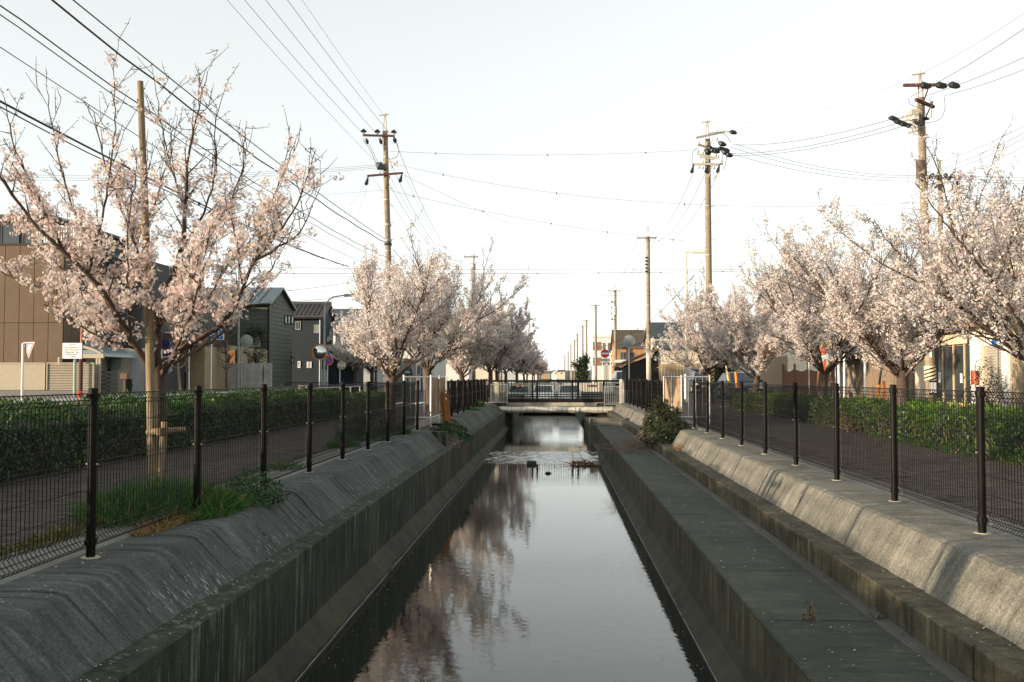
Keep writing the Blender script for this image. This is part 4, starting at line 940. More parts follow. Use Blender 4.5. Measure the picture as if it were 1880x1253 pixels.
# covered stretch of canal with parked cars behind the bridge
MB().bbox(-5.5, 5.0, 66, 84, -1.02, -.85, .02).obj('parking_deck', BEIGE, 'concrete deck covering the canal behind the bridge with parked cars', None, None, 'structure')
fw = thing('board_fence', 'cream vertical board fence behind the cars parked beyond the bridge', 'fence', (0, 83, -.85))
CREAMB = mat('cream_boards', (.62, .58, .48), .7, .2, 4, stretch=(6, 1, .5))
for k in range(46): MB().bbox(-5.4 + k * .225, -5.4 + k * .225 + .19, 83 + rnd.uniform(-.01, .01), 83.04, -.85, .72, .008).part('board', CREAMB, fw)
for z in (-.5, .4): MB().box(-5.4, 4.95, 83.05, 83.1, z, z + .08).part('rail', CREAMB, fw)

def car(label, name, cat, loc, rz, paint, L=4.2, W=1.68, H=1.45, van=False, group=None, plate=True):
    """front of the car points to local -Y"""
    t = thing(name, label, cat, loc, rz, group)
    h = L / 2; w = W / 2; m = MB()
    if van: prof = [(-h, .30), (-h - .02, .62), (-h + .05, .95), (-h + .38, H - .12), (-h + .62, H), (h - .12, H), (h - .02, H - .25), (h, .3)]
    else: prof = [(-h, .28), (-h - .03, .55), (-h + .08, .74), (-h + .95, .92), (-h + 1.75, H - .05), (-h + 2.2, H), (h - .95, H - .04), (h - .22, .98), (h, .86), (h + .02, .5), (h - .02, .28)]
    n = len(prof)
    def ins(y, z): return (z > .93) * (z - .93) * .30
    rows = []
    for sx in (-1, 1):
        rows.append([(sx * (w - ins(y, z)), y, z) for y, z in prof])
    inset = [[(sx * (w - ins(y, z) - .10), y * .995, z + (.03 if z > .9 else 0)) for y, z in prof] for sx in (-1, 1)]
    vs = rows[0] + inset[0] + inset[1] + rows[1]
    fs = []
    for a in range(3):
        for i in range(n): fs.append((a * n + i, a * n + (i + 1) % n, (a + 1) * n + (i + 1) % n, (a + 1) * n + i))
    fs += [tuple(reversed(range(n))), tuple(range(3 * n, 4 * n))]
    m.add(vs, fs); m.part('body', paint, t, local=True, smooth=False)
    gl = GLASSD
    if van:
        ws = [(-w + .2, -h + .02, .98), (w - .2, -h + .02, .98), (w - .27, -h + .37, H - .14), (-w + .27, -h + .37, H - .14)]
        MB().prism(ws, (0, -.03, .03)).part('windscreen', gl, t, local=True)
        MB().prism([(-w + .2, h - .015, .95), (w - .2, h - .015, .95), (w - .25, h - .07, H - .16), (-w + .25, h - .07, H - .16)], (0, .035, .01)).part('rear_window', gl, t, local=True)
        sp_ = [(-h + .45, H - .2), (-h + .3, .98), (h - .25, .98), (h - .3, H - .2)]
    else:
        MB().prism([(-w + .15, -h + 1.0, .955), (w - .15, -h + 1.0, .955), (w - .27, -h + 1.72, H - .06), (-w + .27, -h + 1.72, H - .06)], (0, -.02, .035)).part('windscreen', gl, t, local=True)
        MB().prism([(-w + .18, h - .24, 1.01), (w - .18, h - .24, 1.01), (w - .28, h - .9, H - .08), (-w + .28, h - .9, H - .08)], (0, .02, .035)).part('rear_window', gl, t, local=True)
        sp_ = [(-h + 1.85, H - .12), (-h + 1.25, .99), (h - .5, .99), (h - 1.0, H - .12)]
    for sx in (-1, 1):
        MB().prism([(sx * (w - ins(0, z) + .004), y, z) for y, z in sp_], (-sx * .03, 0, 0)).part('side_window', gl, t, local=True)
        MB().bbox(sx * (w - .22) - .16, sx * (w - .22) + .16, -h - .045, -h + .05, .60, .74, .02).part('headlight', mat('lamp_glass', (.7, .7, .66), .15, .1, 9), t, local=True)
        MB().bbox(sx * (w - .12) - .09, sx * (w - .12) + .09, h - .03, h + .035, .66, .92, .02).part('tail_light', mat('tail_red', (.35, .02, .02), .2, .1, 9), t, local=True)
        MB().bbox(sx * (w + .11) - .08, sx * (w + .11) + .08, -h + (.45 if van else 1.2), -h + (.55 if van else 1.3), .95, 1.08, .02).part('mirror', paint, t, local=True)
        for y in (-h + .75, h - .75):
            wh = MB().tube([(sx * (w - .17), y, .30), (sx * (w + .012), y, .30)], .30, 18).part('wheel', TYRE, t, local=True)
            MB().tube([(sx * (w), y, .30), (sx * (w + .02), y, .30)], .18, 14).part('rim', STEEL, wh, local=True)
    for y, d in ((-h - .035, -1), (h + .02, 1)):
        b = MB().bbox(-w + .03, w - .03, y - .04, y + .04, .30, .50, .03).part('bumper', paint if not van else BLACKP, t, local=True)
        if plate:
            p = MB().box(-.165, .165, y + d * .045 - .006, y + d * .045 + .006, .44, .60).part('number_plate', PAPER, t, local=True)
            for k in range(4): MB().box(-.12 + k * .065, -.08 + k * .065, y + d * .052 - .003, y + d * .052 + .003, .47, .55).part('digit', INK, p, local=True)
    return t
SILV = mat('silver_paint', (.52, .52, .50), .3, .05, 3, metal=.2, spec=.6); WHT = mat('white_car', (.75, .74, .70), .3, .03, 3, spec=.6)
BLK = mat('black_car', (.015, .017, .02), .2, .1, 3, spec=.6); NAVY = mat('navy_car', (.015, .03, .05), .25, .1, 3, spec=.6); GREENC = mat('green_grey_car', (.20, .24, .20), .3, .05, 3, spec=.6)
GC = 'cars parked beyond the bridge'
car('pale grey car at the left of the three parked nose-on behind the railing', 'parked_car', 'car', (at(953, 740, 73).x, 73, -.85), 0.03, GREENC, group=GC)
car('white car with half-shaded windscreen in the middle of the three behind the railing', 'parked_car', 'car', (at(998, 740, 73.4).x, 73.4, -.85), -.02, WHT, group=GC)
car('silver car at the right of the three parked nose-on behind the railing', 'parked_car', 'car', (at(1044, 740, 73).x, 73, -.85), 0.02, SILV, group=GC)
car('black van seen from the rear on the side street by the pale timber fence', 'parked_van', 'van', (at(1286, 720, 78).x, 79.5, -.02), .12, BLK, 3.4, 1.48, 1.85, True)
car('dark blue car parked behind the leaning cherry trunk', 'parked_car', 'car', (10.6, 57.5, -.02), .1, NAVY, 4.2, 1.7, 1.5)
car('white van just showing over the bridge railing beside the no entry sign', 'parked_van', 'van', (7.3, 112, -.02), .05, WHT, 3.6, 1.5, 1.9, True)
# ------------------------------------------------------------------ utility poles
INSUL = mat('porcelain', (0.55, 0.52, 0.47), .3, .1, 9)
PALEARM = mat('pale_arm', (0.42, 0.38, 0.29), .7, .2, 9)
def pole(label, x, y, h, r0=.19, r1=.12, arms=(), peak=0.0, steps=(2.5, None), name='utility_pole', group='concrete utility poles', lean=0.0, bands=True):
    t = thing(name, label, 'utility pole', (x, y, -.03), group=group)
    top = (x + lean, y, h)
    zs = np.linspace(-.03, h, 8); MB().tube([(x + lean * z / h, y, z) for z in zs], [r0 + (r1 - r0) * i / 7 for i in range(8)], 14).part('shaft', POLEC, t, smooth=True)
    X = lambda z: x + lean * z / h
    if peak:
        m = MB()
        for sx in (-1, 1): m.bar((X(h) + sx * r1, y, h - .5), (X(h) + .03 * sx, y, h + peak), .05)
        m.bar((X(h), y, h + peak - .06), (X(h), y, h + peak + .12), .05); m.bar((X(h) - .32, y - .05, h + peak - .03), (X(h) + .2, y + .05, h + peak + .05), .045)
        m.part('peak_bracket', PALEARM, t)
    for z, a, b, dz, dy, mm, ins in arms:
        arm = MB().bar((X(z) + a, y - r1 - .06 - dy, z - dz), (X(z) + b, y - r1 - .06 + dy, z + dz), .10, .10).part('crossarm', mm, t)
        MB().bar((X(z) + (a + b) / 2 * .9 + .25, y - r1 - .03, z - .05), (X(z), y - r1 - .02, z - .75), .04).part('brace', mm, t)
        for q, kind in ins:
            px = X(z) + a + (b - a) * q; py = y - r1 - .06 - dy + 2 * dy * q; pz = z - dz + 2 * dz * q
            if kind == 'u':    # standing pin insulator with a black cover
                MB().tube([(px, py, pz + .04), (px, py, pz + .12), (px, py, pz + .22)], [.035, .07, .05], 8).part('insulator', INSUL, t)
                MB().tube([(px - .10, py - .15, pz + .16), (px, py, pz + .25), (px + .10, py + .15, pz + .22)], [.05, .10, .05], 8).part('wire_cover', BLACKP, t)
            elif kind in 'lr': # strain insulator pulled sideways with a black cover
                s_ = 1 if kind == 'r' else -1
                MB().tube([(px, py, pz + .05), (px + s_ * .18, py, pz + .03), (px + s_ * .3, py, pz)], [.03, .055, .03], 8).part('insulator', INSUL, t)
                MB().tube([(px + s_ * .3, py, pz + .0), (px + s_ * .42, py, pz), (px + s_ * .62, py, pz - .05), (px + s_ * .72, py, pz - .08)], [.05, .13, .11, .03], 8).part('wire_cover', BLACKP, t)
            elif kind == 'd':  # hanging
                MB().tube([(px, py, pz - .05), (px - .04, py, pz - .2), (px - .10, py, pz - .42), (px - .13, py, pz - .5)], [.03, .06, .11, .03], 8).part('wire_cover', BLACKP, t)
            elif kind == 'p':
                MB().tube([(px, py, pz + .04), (px, py, pz + .14), (px, py, pz + .2)], [.03, .06, .04], 8).part('insulator', INSUL, t)
    z = steps[0]; k = 0; m = MB()
    zend = steps[1] or h - .8
    while z < zend:
        s_ = 1 if k % 2 else -1; rr = r0 + (r1 - r0) * z / h
        m.bar((X(z) + s_ * rr * .8, y, z), (X(z) + s_ * (rr + .17), y, z), .022); z += .45; k += 1
    if m.v: m.part('step_bolts', STEELD, t)
    if bands:
        m = MB()
        for z in (h * .36, h * .55, h * .74, h * .90):
            rr = r0 + (r1 - r0) * z / h; m.tube([(X(z), y, z), (X(z), y, z + .06)], rr + .012, 14)
        m.part('bands', STEELD, t)
    return t
def jumper(t, pts, r=.014):
    MB().tube(resample([tuple(p) for p in pts], .12), r, 5).part('jumper_wire', BLACKP, t)

# ------- the tall pole of the west bank
YA = 51.8
P1 = at(720, 700, YA); top1 = at(707, 241, YA)
tA = pole('tall concrete pole with rusty crossarms rising behind the upright west cherry tree', P1.x, YA, top1.z, .18, .135, peak=.85, lean=top1.x - P1.x, steps=(6.2, 11.5),
     arms=((at(700, 251, YA).z, -1.12, .52, 0.0, .12, RUST, ((.02, 'u'), (.45, 'u'), (.97, 'u'))), (at(712, 322, YA).z, -.95, .90, .10, .15, RUST, ((.03, 'd'), (.35, 'p'), (.97, 'd')))))
def pm_(u, v, Y=YA): return at(u, v, Y - .3)
jumper(tA, [pm_(668, 252), pm_(668, 264), pm_(676, 268), pm_(686, 290), pm_(692, 305)])
jumper(tA, [pm_(697, 252), pm_(702, 262), pm_(706, 280)])
jumper(tA, [pm_(722, 248), pm_(729, 262), pm_(733, 280), pm_(730, 290), pm_(715, 293)])
for u, v, s_ in ((674, 260, .1), (699, 260, .1), (725, 258, .12)): MB().tube([pm_(u - 2, v - 6), pm_(u, v), pm_(u + 1, v + 5)], [.03, s_, .04], 8).part('wire_cover', BLACKP, tA)
MB().tube([pm_(690, 300), pm_(697, 305), pm_(705, 309)], [.05, .24, .12], 10).part('switch_box', mat('grey_green', (.06, .075, .075), .6, .2, 9), tA)
MB().bar(pm_(712, 294), pm_(731, 306), .07).part('side_arm', PALEARM, tA)
for u, v in ((722, 300), (727, 297), (718, 305)): MB().tube([pm_(u, v), pm_(u + 2, v + 3)], .07, 8).part('insulator', INSUL, tA)
gb = at(729, 690, YA); MB().tube([(P1.x + .0, YA, at(0, 702, YA).z), (P1.x, YA, at(0, 662, YA).z)], .215, 14).part('yellow_guard', YELLOW, tA)
for v_, m_ in ((455, DARKM), (448, STEELD), (420, STEELD)): 
    z = at(0, v_, YA).z; MB().tube([(P1.x + (top1.x - P1.x) * z / top1.z, YA, z), (P1.x + (top1.x - P1.x) * z / top1.z, YA, z + .12)], .20, 14).part('clamp', m_, tA)
YB = 101
P2 = at(870, 690, YB); z2 = at(868, 485, YB).z
tB = pole('second concrete pole of the west bank standing up out of the blossom row', P2.x, YB, z2, .19, .14, peak=.9, steps=(5, 9), arms=((at(0, 477, YB).z, -1.0, .45, 0, 0, RUST, ((.03, 'p'), (.5, 'p'), (.95, 'p'))),))
MB().tube([(P2.x - .25, YB - .1, at(0, 520, YB).z), (P2.x - .25, YB - .1, at(0, 496, YB).z)], .30, 12).part('transformer', mat('transformer', (.45, .46, .44), .5, .1, 8), tB)
for v_ in (490, 500): MB().bar((P2.x - .6, YB - .2, at(0, v_, YB).z), (P2.x + .3, YB - .2, at(0, v_ - 3, YB).z), .07).part('side_arm', PALEARM, tB)
pole('far slim pole of the west bank showing above the blossom row', at(920, 690, 150).x, 150, at(920, 545, 150).z, .18, .13, peak=.6, steps=(90, 91))

# ------- poles of the east bank
YC = 54.7
P3 = at(1303, 700, YC); top3 = at(1299, 256, YC)
tC = pole('tall concrete pole with many black wire covers above the east cherry trees', P3.x, YC, top3.z, .20, .15, peak=.95, lean=top3.x - P3.x, steps=(8.3, 11.0),
     arms=((at(0, 263, YC).z, -.72, .95, .22, .25, PALEARM, ((.97, 'r'), (.72, 'p'))), (at(0, 285, YC).z, -.6, .55, -.12, .2, PALEARM, ((.95, 'r'), (.05, 'p'), (.72, 'r'))), (at(0, 315, YC).z, -.85, .8, 0, 0, PALEARM, ((.03, 'd'), (.33, 'p'), (.88, 'd'), (.97, 'p'), (.5, 'd')))))
def pc_(u, v): return at(u, v, YC - .3)
for u, v in ((1324, 264), (1307, 276), (1330, 280), (1312, 277), (1336, 284)): MB().tube([pc_(u - 6, v - 4), pc_(u, v), pc_(u + 6, v + 2), pc_(u + 10, v + 3)], [.04, .15, .12, .03], 8).part('wire_cover', BLACKP, tC)
jumper(tC, [pc_(1301, 246), pc_(1312, 242), pc_(1328, 244), pc_(1338, 254), pc_(1341, 262)]); jumper(tC, [pc_(1281, 272), pc_(1272, 276), pc_(1270, 292), pc_(1272, 310)]); jumper(tC, [pc_(1327, 284), pc_(1325, 300), pc_(1316, 306), pc_(1302, 306)]); jumper(tC, [pc_(1334, 288), pc_(1332, 305), pc_(1328, 312)])
for a, b in (((1284, 288), (1312, 293)), ((1280, 283), (1318, 291)), ((1297, 268), (1297, 262)), ((1309, 330), (1322, 315))): MB().bar(pc_(*a), pc_(*b), .07).part('side_arm', PALEARM, tC)
for u, v in ((1281, 279), (1290, 282), (1314, 286), (1318, 288), (1316, 256), (1283, 308), (1290, 309), (1310, 309)): MB().tube([pc_(u, v + 2), pc_(u, v), pc_(u, v - 3)], [.04, .085, .05], 8).part('insulator', INSUL, tC)
for u, v in ((1303, 272), (1299, 278)): MB().tube([pc_(u - 7, v - 2), pc_(u, v), pc_(u + 7, v + 2)], [.04, .16, .05], 8).part('wire_cover', BLACKP, tC)
gm = MB(); gz0, gz1 = at(0, 705, YC).z, at(0, 668, YC).z
STRIPE_Y = YELLOW
sg = MB().tube([(P3.x, YC, gz0), (P3.x, YC, gz1)], .235, 16).part('striped_guard', YELLOW, tC)
def stripes(parent, x, y, z0, z1, r, n, m, tilt=.45):
    for k in range(n):
        za = z0 + (z1 - z0) * (k + .1) / n; mb = MB(); hh = (z1 - z0) / n * .45; pr = None
        for i in range(9):
            a = math.pi + math.pi * i / 8; px, py = x + r * math.cos(a), y + r * math.sin(a); dz = tilt * r * 2 * (i / 8 - .5)
            q = [(px, py, min(z1, max(z0, za + dz))), (px, py, min(z1, max(z0, za + dz + hh)))]
            if pr: mb.quad(pr[0], q[0], q[1], pr[1])
            pr = q
        mb.part('stripe', m, parent)
stripes(sg, P3.x, YC, gz0, gz1, .239, 6, BLACKP)
spec = [(1190, 435, 92, 'second concrete pole of the east bank with one plain crossarm'), (1130, 533, 139, 'third pole of the east bank carrying a small grey transformer'), (1094, 560, 195, 'fourth pole of the east bank with a single light crossarm'),
        (1077, 588, 262, 'fifth pole of the east bank before the far evergreen'), (1070, 598, 300, 'sixth slender pole of the east bank far down the street'), (1060, 613, 350, 'seventh slender pole of the east bank far down the street'), (1055, 624, 400, 'eighth slender pole far down the east bank'),
        (1048, 634, 480, 'ninth slender pole far down the east bank'), (1043, 645, 570, 'tenth slender pole far down the east bank'), (1037, 652, 680, 'last tiny pole at the vanishing end of the east bank')]
EP = []
for i, (u, v, Y, lb) in enumerate(spec):
    p = at(u + (1 if i == 0 else 0), 692, Y); z = at(u, v, Y).z
    t = pole(lb, p.x, Y, z, .19 + .0003 * Y, .14 + .0003 * Y, peak=.8 if i < 4 else 0, steps=(8.5, 10.4) if i == 0 else (90, 91), bands=i < 3,
             arms=((z - .15, -1.0, .75, 0, 0, mat('brown_arm', (.20, .15, .10), .8, .2, 9), ((.03, 'p'), (.5, 'p'), (.97, 'p'))),) if i < 8 else ())
    EP.append((p.x, Y, z))
    if i == 0:
        for k in range(5): MB().tube([(p.x - .28, Y - .2, z - 1.9 - .32 * k), (p.x - .18, Y - .2, z - 2.0 - .32 * k)], .08, 8).part('insulator', BLACKP, t)
        MB().tube([(p.x, Y, at(0, 698, Y).z), (p.x, Y, at(0, 650, Y).z)], .215, 12).part('pale_guard', mat('pale_guard', (.5, .48, .42), .6, .1, 8), t)
    if i == 1:
        MB().tube([(p.x - .1, Y - .35, z - 3.5), (p.x - .1, Y - .35, z - 2.3)], .33, 12).part('transformer', mat('transformer'  , (.45, .46, .44)), t)
        for k in range(4): MB().tube([(p.x - .55, Y - .2, z - 1.6 - .8 * k), (p.x - .35, Y - .2, z - 1.75 - .8 * k)], .12, 8).part('insulator', BLACKP, t)

YD = 36.0
P4 = at(1709, 700, YD); top4 = at(1690, 180, YD)
tD = pole('nearest right-hand pole with rusty top arms and a striped guard', P4.x, YD, top4.z, .175, .125, peak=.85, lean=top4.x - P4.x, steps=(7.2, 10.0),
     arms=((at(0, 180, YD).z, -.66, .66, 0, 0, RUST, ((.2, 'r'), (.62, 'r'), (.97, 'r'))), (at(0, 212, YD).z, -.35, .5, -.06, .3, RUST, ((.1, 'p'), (.9, 'p'))), (at(0, 335, YD).z, -.25, .12, .1, .25, RUST, ())))
def pd_(u, v): return at(u, v, YD - .3)
for u, v in ((1641, 218), (1650, 224), (1660, 228), (1672, 232)): MB().tube([pd_(u - 10, v - 1), pd_(u - 4, v - 1), pd_(u + 4, v + 1), pd_(u + 10, v + 3)], [.03, .10, .08, .03], 8).part('wire_cover', BLACKP, tD)
for u, v in ((1672, 212), (1676, 208), (1682, 214), (1708, 214), (1655, 216), (1663, 214), (1690, 208)): MB().tube([pd_(u, v + 3), pd_(u, v), pd_(u, v - 3)], [.03, .06, .04], 8).part('insulator', INSUL, tD)
for u, v in ((1684, 216), (1700, 218), (1682, 226), (1690, 228)): MB().tube([pd_(u - 6, v - 1), pd_(u, v), pd_(u + 6, v + 1)], [.03, .075, .03], 8).part('wire_cover', BLACKP, tD)
jumper(tD, [pd_(1645, 226), pd_(1652, 234), pd_(1664, 232), pd_(1672, 236), pd_(1680, 228)], .010)
MB().bbox(pd_(1668, 0).x, pd_(1680, 0).x, YD - .55, YD - .2, pd_(0, 240).z, pd_(0, 233).z, .02).part('switch_box', INSUL, tD)
MB().bbox(pd_(1666, 0).x, pd_(1676, 0).x, YD - .5, YD - .25, pd_(0, 232).z, pd_(0, 222).z, .02).part('switch_box', PALEARM, tD)
for a, b in (((1650, 217), (1672, 211)), ((1655, 224), (1682, 216)), ((1666, 245), (1684, 241)), ((1676, 245), (1676, 215))): MB().bar(pd_(*a), pd_(*b), .06).part('side_arm', PALEARM, tD)
jumper(tD, [pd_(1734, 178), pd_(1736, 200), pd_(1730, 218), pd_(1715, 225), pd_(1697, 226)], .010); jumper(tD, [pd_(1706, 180), pd_(1712, 200), pd_(1710, 214)], .010); jumper(tD, [pd_(1668, 180), pd_(1668, 194), pd_(1690, 197), pd_(1702, 212)], .010)
MB().tube([pd_(1700, 408), pd_(1706, 405), pd_(1716, 402)], [.03, .10, .03], 8).part('wire_cover', BLACKP, tD)
MB().tube([pd_(1690, 330), pd_(1690, 295)], .155, 12).part('dark_sleeve', mat('dark_sleeve', (.10, .07, .05), .8, .2, 9), tD)
X4 = lambda v: P4.x + (top4.x - P4.x) * at(0, v, YD).z / top4.z
zg0, zg1 = at(0, 699, YD).z, at(0, 673, YD).z
sg = MB().tube([(P4.x - .02, YD, zg0), (P4.x - .03, YD, zg1)], .20, 16).part('striped_guard', mat('cream_guard', (.62, .56, .36), .5, .1, 8), tD); stripes(sg, P4.x - .025, YD, zg0, zg1, .204, 4, BLACKP)
lb_ = MB().box(P4.x - .14, P4.x + .12, YD - .215, YD - .205, at(0, 723, YD).z, at(0, 699, YD).z).part('notice_label', BLACKP, tD)
for k in range(5): MB().box(P4.x - .125 + k * .05, P4.x - .10 + k * .05, YD - .22, YD - .2155, at(0, 720, YD).z, at(0, 702, YD).z).part('lettering', PAPER, lb_)
MB().bbox(P4.x - .10, P4.x - .02, YD - .20, YD - .18, at(0, 658, YD).z, at(0, 634, YD).z, .004).part('number_plate', PAPER, tD)
YE = 56.0
P5 = at(1731, 692, YE); z5 = at(1729, 322, YE).z
tE = pole('pole half hidden behind the nearest right-hand pole with a cluster of black covers', P5.x, YE, z5, .17, .125, peak=.8, steps=(90, 91), arms=((z5 - .2, -.5, .45, 0, 0, PALEARM, ((.1, 'l'), (.95, 'r'))), (at(0, 352, YE).z, -.5, .4, .05, 0, PALEARM, ((.9, 'r'), (.1, 'l')))))
for u, v in ((1712, 322), (1720, 326), (1736, 322), (1742, 328), (1748, 323), (1716, 343)): MB().tube([at(u - 4, v - 1, YE - .3), at(u, v, YE - .3), at(u + 4, v + 1, YE - .3)], [.04, .15, .05], 8).part('wire_cover', BLACKP, tE)
tF = pole('pole just outside the photo on the upper left carrying the heavy black cables', -8.75, 1.6, 13.6, .18, .135, peak=.8, steps=(90, 91))

# ------------------------------------------------------------------ overhead wires
CABLE = mat('cable', (.012, .012, .013), .6, .1, 9)
CGREY = mat('grey_wire', (.09, .09, .088), .6, .1, 9)
def wire(label, a, b, sag, r=.011, m=CABLE, clips=0, group='overhead wires', cat='wire', wobble=0):
    a = Vector(a); b = Vector(b); n = 28; pts = []
    for k in range(n + 1):
        t = k / n; p = a.lerp(b, t); p.z -= 4 * sag * t * (1 - t)
        if wobble and 0 < k < n: p.z += wobble * math.sin(k * 2.3); p.x += wobble * .5 * math.sin(k * 1.7)
        pts.append(p)
    o = MB().tube(pts, r, 5).obj('overhead_wire', m, label, cat, group, smooth=True)
    if clips:
        mb = MB()
        for k in range(clips):
            p = pts[int((k + .5) * n / clips)]; mb.box(p.x - .03, p.x + .03, p.y - .03, p.y + .03, p.z - .05, p.z + .03)
        mb.part('clips', m, o)
    return o
for k, (nm, u, v) in enumerate((('left', 668, 247), ('middle', 692, 247), ('right', 716, 246))):
    p = at(u, v, YA - .3); q = Vector((p.x - .15, 1.6, p.z + .1))
    wire(f'{nm} of three power lines rising from the top arm of the tall west pole', p, q, .55, .009)
p = at(706, 214, YA); wire('thin grey earth wire from the peak of the tall west pole', p, (p.x + .2, 1.6, p.z), .5, .006, CGREY)
p = at(698, 305, YA); wire('thin grey wire sloping up from the switch box of the tall west pole', p, (p.x - .6, 1.6, p.z + .6), .5, .007, CGREY)
lows = [((719, 452), .020, 'thickest', 1.0, .025), ((718, 446), .014, 'slim companion', .75, 0), ((716, 476), .013, 'upper twin', 1.1, .02), ((717, 484), .010, 'lower twin', 1.2, .012), ((712, 500), .008, 'single thin', 1.2, 0)]
for (u, v), r_, nm, sg_, wb in lows:
    p = at(u, v, YA - .2); z_ = p.z
    q = {'thickest': (-8.75, 1.6, 8.3), 'slim companion': (-8.75, 1.6, 8.5), 'upper twin': (-8.9, 1.6, 7.75), 'lower twin': (-8.9, 1.6, 7.7), 'single thin': (-8.9, 1.6, 7.2)}[nm]
    wire(f'{nm} black cable slanting from the upper left to the tall west pole', p, q, sg_ * .6, r_, wobble=wb)
for r_, dz, nm in ((.022, 0, 'thick'), (.013, -.16, 'slack')):
    p = at(640, 490, YA + 2); wire(f'{nm} black cable crossing behind the near cherry crown from the left edge', p, (-8.9, 1.6, 6.05 + dz), .5, r_, wobble=.02 if nm == 'slack' else 0, clips=9 if nm == 'thick' else 0)
# west pole to the second west pole
for k, (u, v, u2, v2, nm) in enumerate(((676, 262, 849, 477, 'left'), (701, 262, 858, 477, 'middle'), (727, 262, 873, 476, 'right'))):
    wire(f'{nm} of the three lines sagging from the first to the second west pole', at(u, v, YA), at(u2, v2, YB), 2.0 + .2 * k, .011)
for k, (u, v, v2) in enumerate(((684, 325, 505), (715, 322, 508), (742, 320, 512))):
    wire(f'{("left", "middle", "right")[k]} of the three faint low lines between the first and second west poles', at(u, v, YA), at(866 + 3 * k, v2, YB), 1.4, .007, CGREY)
wire('slack black cable from the tall west pole into the blossom row', at(722, 458, YA), at(868, 560, YB), 1.0, .014)
# wires running left from the west pole
for k, dv in enumerate((0, 3, 6)):
    wire(f'{("top", "middle", "bottom")[k]} of the three parallel wires running left from the west pole switch box', at(692, 303 + dv, YA), at(-40, 318 + dv * 1.6, YA + 8), .35, .008)
wire('thin grey wire running left from the band of the tall west pole', at(708, 349, YA), at(-40, 372, YA + 20), .4, .006, CGREY)
for u, v in ((560, 430), (610, 470)): wire(f'faint guy wire from the rusty lower arm down {"left" if u < 600 else "steeply"} behind the blossoms', at(680, 328, YA), at(u, v + 60, YA + 6), 0, .005, CGREY)
# west pole across the canal
wire('long grey wire across the canal between the tops of the two main poles', at(716, 278, YA), at(1283, 275, YC), .25, .008, CGREY, 3)
wire('long grey wire across the canal to the nearest right-hand pole', at(732, 303, YA), at(1696, 372, YD + 5), .9, .008, CGREY, 4)
wire('grey wire with clips falling across the canal to the main east pole', at(716, 350, YA), at(1297, 446, YC), .35, .008, CGREY, 5)
wire('faint wire dropping from the west pole towards the second east pole', at(742, 322, YA), at(1186, 500, 92), .5, .007, CGREY)
for v0, v1, Y, nm, r_, cl in ((473, 494, 60, 'upper dark', .011, 0), (489, 496, 60, 'lower dark', .013, 14), (531, 541, 75, 'third', .010, 0), (558, 566, 90, 'fourth', .009, 0), (563, 571, 95, 'fifth', .008, 0)):
    wire(f'{nm} level cable stretched across the canal low over the bridge', at(-60 if Y < 70 else 420, v0 + (6 if Y < 70 else 0), Y), at(1500, v1, Y), .25, r_, CABLE if r_ > .0095 else CGREY, cl)
for k, (v, Y) in enumerate(((630, 200), (647, 260), (652, 300), (662, 380), (664, 400))):
    wire(f'{ordl[k]} of the faint far cables crossing the canal near the horizon', at(900, v, Y), at(1110, v + 1, Y), .4, .016, CGREY)
for k, (v0, v1, Y) in enumerate(((540, 508, 58), (556, 536, 58))):
    wire(f'{("upper", "lower")[k]} short cable behind the dark house roof running to the street lamp', at(430, v0, Y), at(700, v1, Y + 3), .2, .012)
# east poles among themselves
for k, (u, v, u2) in enumerate(((1272, 320, 1168), (1294, 320, 1182), (1318, 320, 1196))):
    wire(f'{("left", "middle", "right")[k]} of the three lines sagging between the first and second east poles', at(u, v, YC), at(u2, 434, 92), 1.7, .011)
for i in range(0, 6):
    (x, y, z), (x2, y2, z2_) = EP[i], EP[i + 1]
    for k, dx in enumerate((-1.0, -.15, .75)):
        wire(f'{("left", "middle", "right")[k]} line between the {ordl[i + 1]} and {ordl[i + 2]} east poles', (x + dx, y, z), (x2 + dx, y2, z2_), 1.4, .012 + .00004 * y, CGREY, group='lines between the far east poles')
wire('pair of bundled cables sloping from the second east pole into the blossoms', at(1190, 595, 92), at(1275, 505, YC + 4), .1, .022)
wire('bundled cable sloping down left from the second east pole to the far houses', at(1188, 592, 92), at(1085, 640, 139), .6, .022)
wire('second bundled cable sloping past the mirror to the main east pole', at(1135, 634, 120), at(1300, 545, YC), .4, .020)
wire('thin drooping wire from the main east pole to the second east pole band', at(1290, 400, YC), at(1194, 470, 92), .5, .007, CGREY)
# east pole to the nearest right-hand pole and beyond
for k, (u, v, u2, v2) in enumerate(((1346, 266, 1640, 218), (1340, 282, 1650, 226), (1344, 286, 1662, 231))):
    wire(f'{("top", "middle", "bottom")[k]} of three lines climbing from the main east pole to the nearest right-hand pole', at(u, v, YC), at(u2, v2, YD), .3, .010)
for k, (u, v, u2, v2) in enumerate(((1350, 264, 1710, 322), (1340, 270, 1716, 326), (1322, 276, 1716, 332))):
    wire(f'{("top", "middle", "bottom")[k]} of three lines falling from the main east pole to the half hidden pole', at(u, v, YC), at(u2, v2, YE), .55, .011)
for k, (u, v, u2, v2) in enumerate(((1672, 178, 1930, 18), (1700, 176, 1930, 66), (1734, 176, 1930, 66 + 4))):
    wire(f'{("upper", "middle", "lower")[k]} of the three lines leaving the nearest right-hand pole to the upper right', at(u, v, YD), at(u2 + 30 * k, v2 + (0 if k < 2 else 10), 27), .12, .009)
wire('thin earth wire leaving the peak of the nearest right-hand pole to the upper right', at(1690, 136, YD), at(1930, -10, 27), .12, .006, CGREY)
wire('faint earth wire from the nearest right-hand pole towards the main east pole', at(1684, 140, YD), at(1302, 224, YC), .6, .005, CGREY)
